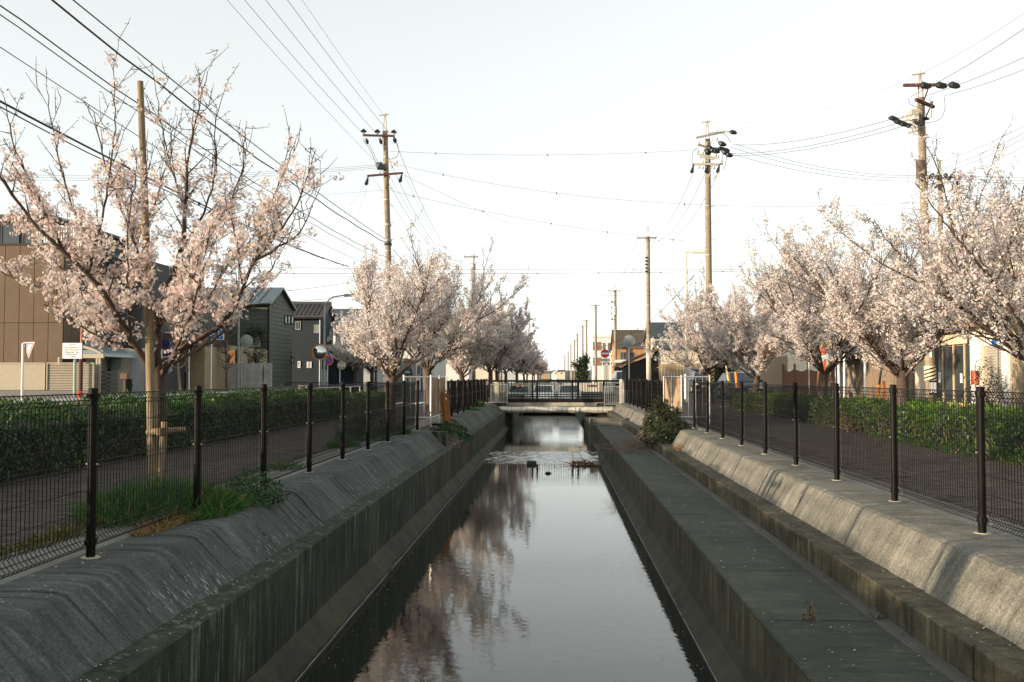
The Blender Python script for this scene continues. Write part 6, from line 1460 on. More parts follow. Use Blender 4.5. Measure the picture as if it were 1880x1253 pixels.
hut = thing('tiled_hut', 'dark timber hut with sloping brown tiled roof left of the pale timber fence', 'hut', (8, 99, 0))
xa, xb = at(1147, 0, 96).x, at(1216, 0, 96).x
MB().prism([(xa, 96, -.05), (xa, 96, at(0, 674, 96).z), (xb, 96, at(0, 646, 96).z), (xb, 96, -.05)], (0, 6, 0)).part('wall', mat('black_timber', (.025, .023, .022), .85, .3, 4, stretch=(8, 8, .5)), hut)
xr0, xr1 = xa - .5, xb + .1; za, zb = at(0, 672, 96).z, at(0, 640, 96).z
MB().prism([(xr0, 95.6, za), (xr1, 95.6, zb), (xr1, 95.6, zb + .18), (xr0, 95.6, za + .18)], (0, 7, 0)).part('roof', BTILE, hut)
q = MB()
for k in range(14):
    t_ = k / 14; x = xr0 + (xr1 - xr0) * t_; z = za + (zb - za) * t_ + .18; q.prism([(x, 95.55, z), (x, 95.55, z + .07), (x + (xr1 - xr0) / 14, 95.55, z + (zb - za) / 14 + .01)], (0, 7.1, 0))
tag(q.part('roof_tiles', BTILE, hut), kind='stuff')
MB().bar((at(1197, 0, 95).x, 95.3, at(0, 660, 95).z), (at(1216, 0, 95).x, 95.3, at(0, 641, 95).z), .5, .22).part('verge', DROOF, hut)
house('cream house with corrugated wall behind the pale timber fence', 'cream_house', 1214, 1310, 92, 8, 643, 630, 'x', CREAM, DROOF, ((1222, 1232, 668, 682),), tiles=False)
house('tall house with dark slate roof above the cream house', 'dark_roofed_house', 1196, 1262, 112, 9, 622, 597, 'x', CREAM, DROOF, ((1200, 1208, 632, 645),))
house('far house with broad dark hipped roof rising behind the east blossoms', 'dark_roofed_house', 1425, 1515, 112, 12, 560, 508, 'x', mat('grey_render'  , (.20, .20, .185)), GTILE, ((1450, 1470, 560, 585),))
house('grey house glimpsed between the main east pole and the blossoms', 'grey_house', 1312, 1392, 88, 8, 610, 585, 'x', mat('grey_render'   , (.20, .20, .185)), GTILE, ((1340, 1352, 630, 650),))

def board_fence(label, pts, h0, h1, bw, m, name='timber_fence'):
    """upright boards along a ground line a->b"""
    (xa, ya), (xb, yb) = pts; L = math.hypot(xb - xa, yb - ya); n = int(L / bw); t = thing(name, label, 'fence', ((xa + xb) / 2, (ya + yb) / 2, 0))
    dx, dy = (xb - xa) / L, (yb - ya) / L
    for k in range(n):
        p = (xa + dx * (k + .5) * bw, ya + dy * (k + .5) * bw); w = bw * .46; d = rnd.uniform(-.012, .012); h = h1 + rnd.uniform(-.04, .03)
        o = [(p[0] - dx * w - dy * d, p[1] - dy * w + dx * d, h0), (p[0] + dx * w - dy * d, p[1] + dy * w + dx * d, h0), (p[0] + dx * w - dy * d, p[1] + dy * w + dx * d, h), (p[0] - dx * w - dy * d, p[1] - dy * w + dx * d, h)]
        MB().prism(o, (dy * .022, -dx * .022, 0)).part('board', m, t)
    for z in (h0 + .25, h1 - .3): MB().bar((xa + dy * .06, ya - dx * .06, z), (xb + dy * .06, yb - dx * .06, z), .05, .08).part('rail', m, t)
    return t
xf0, xf1 = at(1203, 0, 85).x, at(1312, 0, 85).x
board_fence('pale sunlit timber fence behind the parked black van', ((xf1, 85), (xf0, 85)), -.05, at(0, 669, 85).z, .26, WOODL)
XR = 15.0
def yr(u): return XR * F / (u - 1018.0)
board_fence('weathered grey-brown timber fence far along the shop street beside the brown net', ((XR, yr(1440)), (XR, yr(1386))), -.05, 2.6, .30, WOOD)
board_fence('dark weathered timber fence between the white awning and the shop', ((XR, yr(1664)), (XR, yr(1534))), -.05, 2.35, .24, mat('aged_timber', (.20, .145, .095), .85, .4, 5, .4, 40, stretch=(9, 9, .7)))
nf = thing('net_screen', 'brown netting hung between posts behind the forked dark cherry trunk', 'screen', (XR - .1, 59, 0))
ys = [yr(u) for u in (1436, 1457, 1482, 1505, 1531)]
NET = mat('brown_net', (.16, .072, .038), .9, .2, 30)
for a, b in zip(ys[:-1], ys[1:]):
    mb = MB(); pr = None
    for i in range(9):
        t_ = i / 8; y = a + (b - a) * t_; sag = .32 * 4 * t_ * (1 - t_) * .6; w_ = .06 * math.sin(i * 2.2)
        c_ = [(XR - .12 + w_, y, .1), (XR - .12 - w_, y, 1.75 - sag)]
        if pr: mb.quad(pr[0], c_[0], c_[1], pr[1])
        pr = c_
    mb.part('net', NET, nf, smooth=True)
for y in ys: MB().box(XR - .18, XR - .06, y - .06, y + .06, -.05, 2.05).part('post', mat('red_brown_post', (.20, .085, .05), .8, .2, 6), nf)
MB().bbox(XR - .3, XR - .05, yr(1436), yr(1390), -.05, .55, .02).obj('low_wall', CONC_G, 'low concrete wall under the weathered fence by the brown net', 'wall')
aw = thing('white_awning', 'white awning canopy on slim posts beside the dark timber fence', 'awning', (XR - 1, 53, 0))
ya, yb = yr(1578), yr(1524); za, zb = at(0, 640, 52).z, at(0, 662, 52).z
mb = MB(); pr = None
for i in range(13):
    t_ = i / 12; y = ya + (yb - ya) * t_; c_ = [(XR - .0, y, za - .25 + .15 * math.sin(t_ * 3.14)), (XR - 1.4, y, zb - .12 * math.sin(t_ * 6.28 * 1.5) ** 2)]
    if pr: mb.prism([pr[0], c_[0], c_[1], pr[1]], (0, 0, .03))
    pr = c_
mb.part('cloth', WHITE, aw)
for y in (ya + .1, (ya + yb) / 2, yb - .1): MB().tube([(XR - 1.35, y, -.05), (XR - 1.35, y, zb)], .03, 8).part('post', WHITE, aw)
MB().bbox(XR - .1, XR + 3, yr(1562), yr(1500), -.05, 3.4, .03).obj('store_shed', mat('grey_corrugated', (.26, .22, .16), .8, .2, 4, stretch=(1, 6, .5)), 'grey-brown shed behind the white awning', 'shed')
rp = MB().bbox(XR - .25, XR - .05, yr(1513), yr(1505), .0, 2.9, .02).obj('red_post', mat('red_panel', (.42, .10, .05), .7, .15, 4), 'red upright board behind the forked dark cherry trunk', 'board')

# shop with glass doors and shutter along the east street
shp = thing('shutter_shop', 'beige shop with glass doors and grey roller shutter on the right', 'shop', (XR, 36, 0))
Y0s, Y1s = yr(1900), yr(1668); SH = 2.95
SHOPW = mat('shop_cream', (.60, .50, .36), .8, .07, 2, .1, 50)
def wallx(a, b, z0, z1, m, dx=0.0, th=.25, nm='wall'): return MB().box(XR + dx, XR + dx + th, b, a, z0, z1).part(nm, m, shp)
ysh = {k: yr(k) for k in (1668, 1692, 1768, 1786, 1790, 1826, 1834)}
wallx(ysh[1668], ysh[1692], -.05, SH, SHOPW, nm='pillar'); wallx(ysh[1692], ysh[1768], 2.45, SH, SHOPW, .06, nm='lintel')
wallx(ysh[1768], ysh[1786], -.05, SH, WHITEW, -.04, .3, 'pillar'); wallx(ysh[1786], ysh[1790], -.05, SH, SHOPW, 0, .3, 'pillar')
wallx(ysh[1790], ysh[1826], 2.3, SH, WHITEW, .02, .3, 'lintel'); wallx(ysh[1826], ysh[1834], -.05, SH + .1, WHITE, -.08, .36, 'pillar')
wallx(ysh[1834], Y0s - 6, -.05, SH + 1.2, concrete('rough_render', (.34, .28, .19), (.26, .21, .14), (2, 2, 1), .3, fine=40), .05, .3, 'render_wall')
for k in range(24): z = .0 + k * .096; MB().prism([(XR + .1, ysh[1826], z), (XR + .1, ysh[1826], z + .09), (XR + .07, ysh[1826], z + .045)], (0, ysh[1790] - ysh[1826], 0)).part('shutter_slat', mat('shutter_grey', (.36, .33, .28), .5, .08, 6), shp)
MB().box(XR + .8, XR + .9, ysh[1768], ysh[1692], -.05, 2.45).part('interior', DKW, shp)
ed = np.linspace(ysh[1768], ysh[1692], 5)
for i in range(4):
    a, b = ed[i], ed[i + 1]
    d = MB().box(XR + .2, XR + .215, a + .06, b - .06, .25, 2.4).part('glass_door', GLASSD, shp)
    for yy in (a, b - .06): MB().box(XR + .17, XR + .24, yy, yy + .06, -.05, 2.45).part('door_frame', mat('gold_alu', (.50, .38, .20), .45, .1, 6), shp)
    MB().box(XR + .17, XR + .24, a + .06, b - .06, -.05, .25).part('kick_panel', mat('gold_alu'  , (.50, .38, .20)), shp)
a, b = ed[2], ed[3]; MB().box(XR + .26, XR + .28, a + .1, b - .3, .3, 2.3).part('orange_curtain', mat('orange_curtain', (.45, .16, .05), .8, .2, 6, stretch=(1, 8, .4)), shp)
MB().box(XR + .192, XR + .198, (ed[3] + .25), (ed[3] + .5), 1.0, 1.4).part('notice', PAPER, shp); MB().box(XR + .192, XR + .198, (ed[1] + .25), (ed[1] + .45), 1.0, 1.35).part('notice', PAPER, shp)
MB().box(XR - 1.1, XR + .1, ysh[1790], ysh[1668] + .3, SH + .02, SH + .18).part('canopy', mat('canopy_tan', (.38, .30, .19), .7, .1, 5), shp)
for dz in (.18, .42): MB().bar((XR - 1.1, ysh[1790], SH + dz), (XR - 1.1, ysh[1668] + .3, SH + dz), .05).part('canopy_rail', WHITE, shp)
MB().box(XR + .3, XR + 9, Y0s - 6, ysh[1668] + .4, -.05, SH - .05).part('body', SHOPW, shp)
MB().box(XR + .9, XR + 9, Y0s - 6, ysh[1668] + .2, SH - .04, 6.6).part('upper_wall', mat('upper_cream', (.58, .52, .42), .85, .08, 1.5), shp)
for ua, ub in ((1700, 1722), (1752, 1776), (1800, 1830)):
    y_a, y_b = (XR + .9) * F / (ub - 1018), (XR + .9) * F / (ua - 1018); window(shp, 'x', y_a, y_b, 3.9, 5.1, XR + .9, mat('brown_frame', (.16, .09, .05), .6, .1, 5), GLASSB, 1, True, -1)
MB().bbox(XR - .2, XR - .05, ysh[1786] + .1, ysh[1786] + .45, .95, 1.45, .03).obj('red_mail_box', mat('mail_red', (.45, .09, .03), .5, .1, 6), 'small red box hung beside the glass shop doors', 'box', base=(XR - .12, ysh[1786] + .27, .95))
bc = at(1830, 628, 34.4)
bsg = thing('blue_banner', 'blue round banner sign glimpsed behind the rightmost cherry branches', 'sign', (bc.x, 34.4, bc.z - .4))
MB().disc((bc.x, 34.4, bc.z), .17, (0, .03, 0), 20).part('face', SBLUE, bsg); MB().tube([(bc.x + .05, 34.5, -.05), (bc.x + .05, 34.5, bc.z)], .025, 8).part('post', STEELD, bsg)

# ------------------------------------------------------------------ guard rails, lamps, mirrors and signs of the west street
gr = thing('guard_rail', 'white pipe guard rail along the street behind the long hedge', 'guard rail', (-8.45, 26, 0))
for z in (.82,): MB().tube([(-8.45, 9, z), (-8.45, 43, z)], .022, 8).part('rail', WHITE, gr)
for k in range(18): MB().tube([(-8.45, 9 + 2 * k, -.03), (-8.45, 9 + 2 * k, .84)], .035, 8).part('post', WHITE, gr)
bf = thing('street_fence', 'dark low barred fence along the far kerb in front of the navy house', 'fence', (-13.5, 60, 0))
for k in range(60): MB().box(-17.5 + k * .14, -17.48 + k * .14, 60, 60.02, 0, .85).part('bar', DARKM, bf)
for z in (.1, .85): MB().box(-17.6, -9.0, 59.99, 60.03, z, z + .04).part('rail', DARKM, bf)
def text(s, size, parent, c, m, depth=.004, name='lettering', rz=0.0):
    """flat letters standing upright, facing -Y before the turn rz"""
    cu = bpy.data.curves.new(name, 'FONT'); cu.body = s; cu.size = size; cu.align_x = 'CENTER'; cu.align_y = 'CENTER'; cu.extrude = depth / 2
    tmp = bpy.data.objects.new('tmp', cu); col.objects.link(tmp)
    me = bpy.data.meshes.new_from_object(tmp.evaluated_get(bpy.context.evaluated_depsgraph_get()))
    bpy.data.objects.remove(tmp); me.materials.clear(); me.materials.append(m)
    o = link(bpy.data.objects.new(name, me), parent); o.location = Vector(c) - origin(parent); o.rotation_euler = (R(90), 0, rz); return o
def rotpart(mb, name, m, parent, rz):
    o = mb.part(name, m, parent, local=True); o.rotation_euler.z = rz; return o
def sign(label, name, u, v, Y, vbase=None, cat='road sign', pole_m=None, pr=.03, pu=None):
    c = at(u, v, Y); t = thing(name, label, cat, (c.x, Y, 0)); pm = pole_m or WHITE
    px = at(pu, 0, Y).x if pu else c.x
    MB().tube([(px, Y + .05, -.03), (px, Y + .05, c.z + .2)], pr, 10).part('post', pm, t)
    return t, c
# yield triangle, turned partly away
t, c = sign('inverted red triangle slow sign on a white post by the cream fence', 'slow_sign', 53, 640, 37.5, pu=52.2, pr=.045)
tz = c.z + .0; rz = R(-28)
tri = lambda s, y: [(-.40 * s, y, .26 * s), (.40 * s, y, .26 * s), (0, y, -.43 * s)]
def shift(mb, dz): mb.v = [(x, y, z + dz) for x, y, z in mb.v]; return mb
b = rotpart(shift(MB().prism(tri(.92, 0), (0, .015, 0)), tz), 'plate', STEELD, t, rz); rotpart(shift(MB().prism(tri(.9, -.004), (0, .004, 0)), tz), 'white_rim', WHITE, t, rz)
rotpart(shift(MB().prism(tri(.84, -.008), (0, .003, 0)), tz), 'red_border', mat('faded_red', (.34, .07, .06), .5, .15, 6), t, rz); rotpart(shift(MB().prism(tri(.54, -.012), (0, .003, 0)), tz + .01), 'white_face', mat('sign_face', (.55, .56, .58), .5, .05, 6), t, rz)
o = text('徐行', .17, t, (c.x, 37.5, c.z + .085), SBLUE, .003); o.rotation_euler = (R(90), 0, rz); o.location = Vector((math.sin(rz) * .016, -math.cos(rz) * .016, c.z + .085))
# white notice board
t, c = sign('white notice board with small print left of the near cherry tree', 'notice_board', 135, 645, 33, cat='notice board', pole_m=mat('green_grey_post', (.30, .36, .33), .5, .1, 6), pr=.05, pu=147)
w = at(153, 0, 33).x - at(118, 0, 33).x; x0 = c.x - w / 2
zt, zb = at(0, 630.5, 33).z, at(0, 659, 33).z
MB().bbox(x0, x0 + w, 32.9, 32.93, zb, zt, .004).part('board', WHITE, t)
for k, (fr, wd) in enumerate(((.12, .28), (.27, .8), (.39, .78), (.51, .78), (.62, .8), (.73, .6), (.87, .4))):
    z = zt - (zt - zb) * fr; nn = int(wd * 18); m = MB()
    for i in range(nn):
        if (i * 7 + k) % 9 == 4: continue
        xx = x0 + w * (.5 - wd / 2) + w * wd * i / nn; m.box(xx, xx + w * wd / nn * .72, 32.892, 32.897, z - .012, z + .012)
    m.part('print_line', mat('print_grey', (.12, .12, .12), .6, .1, 5), t)
MB().tube([at(157, 700, 35), at(157, 640, 35)], .05, 8)
rpz = thing('rusty_post', 'rusty red-brown steel post behind the white notice board', 'post', (at(159, 720, 36).x, 36, 0))
MB().tube([(at(159, 0, 36).x, 36, -.03), (at(160, 0, 36).x, 36, at(0, 575, 36).z)], .05, 10).part('tube', mat('rust_pink', (.36, .16, .12), .7, .35, 5), rpz); MB().tube([(at(159, 0, 36).x, 36, -.03), (at(159, 0, 36).x, 36, at(0, 660, 36).z)], .075, 10).part('sleeve', RUST, rpz)
MB().bbox(at(155, 0, 31).x, at(161, 0, 31).x, 30.9, 31.1, .35, at(0, 722, 31).z + .06, .02).obj('red_box', SRED, 'small red box on the street side just behind the nearest fence post', 'box', base=(at(158, 0, 31).x, 31, .35))
# pedestrian crossing sign (blue pentagon)
t, c = sign('blue pentagon pedestrian crossing sign on a white post before the concrete garden wall', 'crossing_sign', 398, 614, 46, pu=394.5, pr=.032)
pent = lambda s: [(c.x - .36 * s, 45.96, c.z - .26 * s), (c.x + .36 * s, 45.96, c.z - .26 * s), (c.x + .36 * s, 45.96, c.z - .02 * s), (c.x + .2 * s, 45.96, c.z + .30 * s), (c.x - .2 * s, 45.96, c.z + .30 * s), (c.x - .36 * s, 45.96, c.z - .02 * s)]
MB().prism(pent(1), (0, .02, 0)).part('rim', WHITE, t); MB().prism([(x, 45.955, z) for x, y, z in pent(.92)], (0, -.004, 0)).part('face', SBLUE, t)
for dx in (-.12, .1):
    m = MB(); y = 45.945; X_, Z_ = c.x + dx, c.z
    m.disc((X_, y, Z_ + .12), .035, (0, -.003, 0), 10); m.bar((X_, y, Z_ + .08), (X_ - .01, y, Z_ - .03), .055, .004, (0, 1, 0)); m.bar((X_, y, Z_ - .02), (X_ - .08, y, Z_ - .16), .035, .004, (0, 1, 0)); m.bar((X_, y, Z_ - .02), (X_ + .07, y, Z_ - .15), .035, .004, (0, 1, 0)); m.bar((X_, y, Z_ + .07), (X_ + .08, y, Z_ - .02), .025, .004, (0, 1, 0)); m.bar((X_, y, Z_ + .07), (X_ - .08, y, Z_), .025, .004, (0, 1, 0))
    m.part('figure', PAPER, t)
for k in (-1, 1): MB().box(c.x + k * .26 - .05, c.x + k * .26 + .05, 45.942, 45.947, c.z - .07, c.z - .04).part('stripe', PAPER, t)
MB().tube([at(347, 730, 45), at(347, 632, 45)], .03, 8).obj('marker_pole', WHITE, 'slim white pole between the near cherry trunk and the dark house', 'post')
# convex mirrors
def mirror(label, u, v, Y, r_, back, pu, tilt=0.0, post=STEELD):
    t, c = sign(label, 'convex_mirror', u, v, Y, cat='traffic mirror', pole_m=post, pr=.045, pu=pu); n = 28
    if back:
        MB().tube([(c.x, Y - .02, c.z), (c.x, Y - .06, c.z)], [r_, r_ * .35], n).part('back_shell', STEELD, t, smooth=False)
        for k in range(8): a = k * math.pi / 4; MB().bar((c.x, Y - .065, c.z), (c.x + r_ * .93 * math.cos(a), Y - .035, c.z + r_ * .93 * math.sin(a)), .02).part('rib', STEELD, t)
    else:
        MB().tube([(c.x, Y + .05, c.z), (c.x, Y + .0, c.z)], [r_, r_], n).part('back_shell', ORANGE, t)
        mb = MB(); rings = [(r_ * .98, 0), (r_ * .8, .035), (r_ * .55, .065), (r_ * .28, .085), (.001, .09)]
        mb.tube([(c.x, Y - d - .005, c.z) for _, d in rings], [q for q, _ in rings], n, False); mb.part('mirror_face', mat('mirror', (.55, .57, .57), .04, .02, 1, metal=1.0), t, smooth=True)
        mb = MB()
        for k in range(n):
            a, b = 2 * math.pi * k / n, 2 * math.pi * (k + 1) / n; mb.bar((c.x + r_ * 1.02 * math.cos(a), Y - .02, c.z + r_ * 1.02 * math.sin(a)), (c.x + r_ * 1.02 * math.cos(b), Y - .02, c.z + r_ * 1.02 * math.sin(b)), .04)
        mb.part('rim', ORANGE, t)
        MB().bar((c.x, Y + .03, c.z), (at(pu, 0, Y).x, Y + .05, c.z), .05).part('arm', post, t)
    return t
mirror('back of a round grey traffic mirror on a grey post before the olive house', 453, 627, 51, .34, True, 449)
mirror('round traffic mirror with orange rim on the tall lamp post before the navy house', 587, 647, 54, .40, False, 594)
mirror('back of a round pale traffic mirror right of the no entry sign', 1155, 627, 66, .40, True, 1152, post=mat('pale_post', (.55, .55, .52), .5, .1, 6))
# lamp posts
def lamp(label, u, Y, vtop, arm, r_=.06, m=None, head=True, name='street_lamp'):
    b = at(u, 700, Y); z = at(u, vtop, Y).z; t = thing(name, label, 'street lamp', (b.x, Y, -.03)); m = m or STEELD
    pts = [(b.x, Y, -.03), (b.x, Y, z * .5), (b.x, Y, z)]; MB().tube(pts, [r_ * 1.3, r_, r_ * .75], 10).part('post', m, t)
    if head:
        P = resample([(b.x, Y, z - .02), (b.x + arm * .3, Y, z + abs(arm) * .35), (b.x + arm, Y, z + abs(arm) * .45)], .1) if abs(arm) > .8 else resample([(b.x, Y, z), (b.x + arm * .5, Y, z + .02), (b.x + arm, Y, z + .03)], .1)
        MB().tube([tuple(p) for p in P], r_ * .6, 8).part('arm', m, t); e = P[-1]
        MB().bbox(min(e[0] - .1, e[0] + .6 * np.sign(arm)), max(e[0] - .1, e[0] + .6 * np.sign(arm)), Y - .13, Y + .13, e[2] - .09, e[2] + .06, .03).part('lamp_head', m, t)
    return t
lamp('tall grey lamp post with curved arm carrying the orange-rimmed mirror', 595, 54.2, 560, 1.2)
t = lamp('plain grey steel pole in front of the concrete garden wall', 437, 52, 470, .9)
lamp('slender cream street lamp with flat head left of the main east pole', 1261, 49.5, 463, .35, .075, mat('cream_post'  , (.62, .58, .48), .7, .1, 8))
lamp('slender street lamp among the far east poles', 1049, 380, 632, 2.2, .12)
MB().tube([at(1258.5, 733, 46), at(1258.5, 688, 46)], .055, 10).obj('bollard', WHITE, 'short white post behind the pale boarded gate', 'bollard')
# no parking and the cream round sign
t, c = sign('round no parking sign with red ring and blue face beside the orange-rimmed mirror', 'no_parking_sign', 603, 662, 60, pu=605.5)
for rr, y, m_, nm in ((.30, 59.97, WHITE, 'rim'), (.285, 59.955, SRED, 'red_ring'), (.20, 59.94, SBLUE, 'blue_face')): MB().disc((c.x, y, c.z), rr, (0, .012, 0), 32).part(nm, m_, t)
MB().bar((c.x - .16, 59.936, c.z + .16), (c.x + .16, 59.936, c.z - .16), .06, .006, (0, 1, 0)).part('slash', SRED, t)
MB().bar((at(605.5, 0, 60).x, 60.02, c.z + .37), (at(600, 0, 60).x, 60.02, c.z + .37), .06).part('top_arm', WHITE, t)
bd = thing('blue_round_sign', 'small blue round sign seen edge-on above the no parking sign', 'road sign', (at(598, 0, 60.3).x, 60.3, 0)); c2 = at(598, 650, 60.3)
MB().disc((c2.x, 60.28, c2.z), .27, (0, .02, 0), 28, ax=(.6, .8, 0)).part('face', SBLUE, bd); MB().tube([(at(605.5, 0, 60.3).x - .25, 60.4, -.03), (at(605.5, 0, 60.3).x - .25, 60.4, c2.z)], .03, 8).part('post', STEELD, bd)
t, c = sign('round cream sign with red lettering on a slim post by the navy wing', 'cream_round_sign', 627.5, 671, 61.5, pu=628)
MB().disc((c.x, 61.45, c.z), .275, (0, .015, 0), 32).part('rim', mat('cream_sign', (.60, .55, .42), .5, .05, 6), t); MB().disc((c.x, 61.44, c.z), .245, (0, -.004, 0), 32).part('face', mat('khaki_sign', (.38, .33, .22), .5, .05, 6), t)
MB().box(c.x - .225, c.x + .225, 61.426, 61.434, c.z - .095, c.z + .095).part('band', PAPER, t)
for k in range(4):
    m = MB(); X_ = c.x - .15 + k * .1
    m.box(X_ - .032, X_ + .032, 61.418, 61.424, c.z + .03, c.z + .05); m.box(X_ - .032, X_ + .032, 61.418, 61.424, c.z - .05, c.z - .03); m.box(X_ - .01 + .01 * (k % 2), X_ + .012, 61.418, 61.424, c.z - .03, c.z + .03)
    m.part('lettering', mat('brick_red_ink', (.45, .10, .05), .6, .1, 6), t)
# green dome sign
ds = thing('dome_sign', 'dark green dome-shaped shop sign with white bird and lettering near the yellow pole guard', 'sign', (at(748, 0, 66).x, 66, 0)); c = at(748.5, 690, 66)
o_ = [(c.x + .32 * math.cos(a) * (1 if math.sin(a) < .1 else 1), 66, c.z + .62 * max(0, math.sin(a)) ** .8) for a in np.linspace(0, math.pi, 15)]
MB().prism(o_, (0, .06, 0)).part('board', mat('dome_green', (.012, .045, .032), .5, .1, 5), ds); MB().box(c.x - .03, c.x + .03, 66.0, 66.06, -.03, c.z).part('post', DARKM, ds)
MB().prism([(c.x - .03, 65.99, c.z + .52), (c.x + .06, 65.99, c.z + .46), (c.x + .09, 65.99, c.z + .52), (c.x + .03, 65.99, c.z + .56)], (0, -.005, 0)).part('bird', PAPER, ds)
for dz, w in ((.30, .12), (.20, .2)):
    for k in range(4): MB().box(c.x - w + k * w / 2 + .01, c.x - w + k * w / 2 + w * .42, 65.985, 65.99, c.z + dz - .03, c.z + dz + .03).part('lettering', PAPER, ds)
# no entry
t, c = sign('round red no entry sign with white bar and supplementary plate beyond the bridge', 'no_entry_sign', 1110.5, 649.5, 70)
MB().disc((c.x, 69.97, c.z), .305, (0, .012, 0), 36).part('rim', WHITE, t); MB().disc((c.x, 69.958, c.z), .295, (0, .01, 0), 36).part('face', mat('no_entry_red', (.70, .03, .012), .4, .05, 6), t); MB().box(c.x - .26, c.x + .26, 69.945, 69.955, c.z - .06, c.z + .06).part('bar', PAPER, t)
p = MB().bbox(c.x - .30, c.x + .30, 69.95, 69.97, c.z - .58, c.z - .345, .005).part('plate', PAPER, t); text('軽車両 除く', .105, p, (c.x, 69.943, c.z - .46), INK)
MB().tube([(c.x + .22, 70.3, -.03), (c.x + .22, 70.3, c.z - .3)], .03, 8).part('second_post', WHITE, t)
t, c = sign('small blue sign turned side-on behind the no entry sign', 'blue_side_sign', 1119, 645, 74, pu=1118.5); MB().bbox(c.x - .09, c.x + .08, 73.7, 74.2, c.z - .12, c.z + .22, .02).part('plate', mat('slate_blue', (.04, .08, .13), .5, .1, 6), t)
sl = thing('flood_light', 'small grey flood light on a bracket above the no entry sign', 'lamp', tuple(at(1106, 640, 72))); c = at(1106, 638.5, 72); MB().prism([(c.x - .13, 72, c.z - .05), (c.x + .0, 72, c.z + .12), (c.x + .14, 72, c.z + .02), (c.x + .05, 72, c.z - .1)], (0, .25, 0)).part('housing', STEELD, sl); MB().tube([(c.x + .1, 72.1, c.z), (c.x + .28, 72.2, c.z - .2), (c.x + .28, 72.2, -.03)], .025, 6).part('bracket', STEELD, sl)
# slanted stay guards by the east hedge
for (u0, v0, u1, v1, Y, lb) in ((1611, 733, 1619, 668, 31, 'black stay guard with orange sleeve leaning beside the wide cherry trunk'), (1353, 712, 1347, 640, 41, 'black stay rod with orange tip leaning in front of the blue car'), (1338, 700, 1333, 672, 44, 'leaning yellow stay guard between the striped pole guard and the blue car')):
    a, b = at(u0, v0, Y), at(u1, v1, Y); t = thing('stay_guard', lb, 'stay guard', tuple(a)); mid = a.lerp(b, .4)
    a0 = Vector((a.x + (a.x - b.x) * a.z / max(.1, (b.z - a.z)), a.y, -.03))
    MB().tube([a0, a], .03, 8).part('foot', DARKM, t); MB().tube([a, mid], .05, 8).part('sleeve', ORANGE if 'yellow' not in lb else YELLOW, t); MB().tube([mid, b], .035, 8).part('rod', BLACKP if 'yellow' not in lb else YELLOW, t)
MB().tube([at(1622.5, 735, 32), at(1622.5, 700, 32)], .05, 8).obj('orange_marker', ORANGE, 'short upright orange marker right of the leaning stay guard', 'marker')
for u, Y, lb in ((1541, 33, 'left slim white pole behind the hedge beside the awning'), (1550, 33.5, 'right slim white pole behind the hedge beside the awning'), (1588, 31, 'slim white pole between the white awning and the wide cherry trunk')):
    a = at(u, 735, Y); b = at(u - (2 if u == 1541 else 0), 630 if u < 1580 else 648, Y); MB().tube([(a.x, Y, -.03), b], .038, 8).obj('white_pole', WHITE, lb, 'pole', 'slim white poles behind the bright hedge')
# a bicycle half hidden behind the forked tree
bi = thing('bicycle', 'dark bicycle parked against the street behind the forked cherry trunk', 'bicycle', (13.2, 48.5, -.02))
for dy in (-.52, .52):
    mb = MB(); n = 18
    for k in range(n): a, b = 2 * math.pi * k / n, 2 * math.pi * (k + 1) / n; mb.bar((13.2, 48.5 + dy + .33 * math.cos(a), .34 + .33 * math.sin(a)), (13.2, 48.5 + dy + .33 * math.cos(b), .34 + .33 * math.sin(b)), .035)
    w_ = mb.part('wheel', TYRE, bi)
    mb = MB()
    for k in range(8): a = math.pi * k / 4; mb.bar((13.2, 48.5 + dy, .34), (13.2, 48.5 + dy + .31 * math.cos(a), .34 + .31 * math.sin(a)), .006)
    mb.part('spokes', STEEL, w_)
mb = MB()
for p, q in (((-.52, .34), (-.15, .34)), ((-.15, .34), (.32, .82)), ((-.15, .34), (-.22, .86)), ((-.52, .34), (-.2, .72)), ((-.2, .74), (.32, .80)), ((.52, .34), (.34, .98))): mb.bar((13.2, 48.5 + p[0], p[1]), (13.2, 48.5 + q[0], q[1]), .032)
mb.part('frame', BLACKP, bi); MB().bbox(13.12, 13.28, 48.15, 48.4, .86, .92, .02).part('saddle', BLACKP, bi); MB().bar((12.92, 48.84, 1.0), (13.48, 48.84, 1.0), .025).part('handlebar', STEEL, bi)
wcart = MB().tube([(13.9, 50.1, .35), (13.9, 50.6, .4)], .22, 12).obj('coiled_tarp', mat('tarp', (.05, .05, .05), .8, .2, 8), 'dark rolled tarp by the street behind the forked cherry trunk', 'tarp')

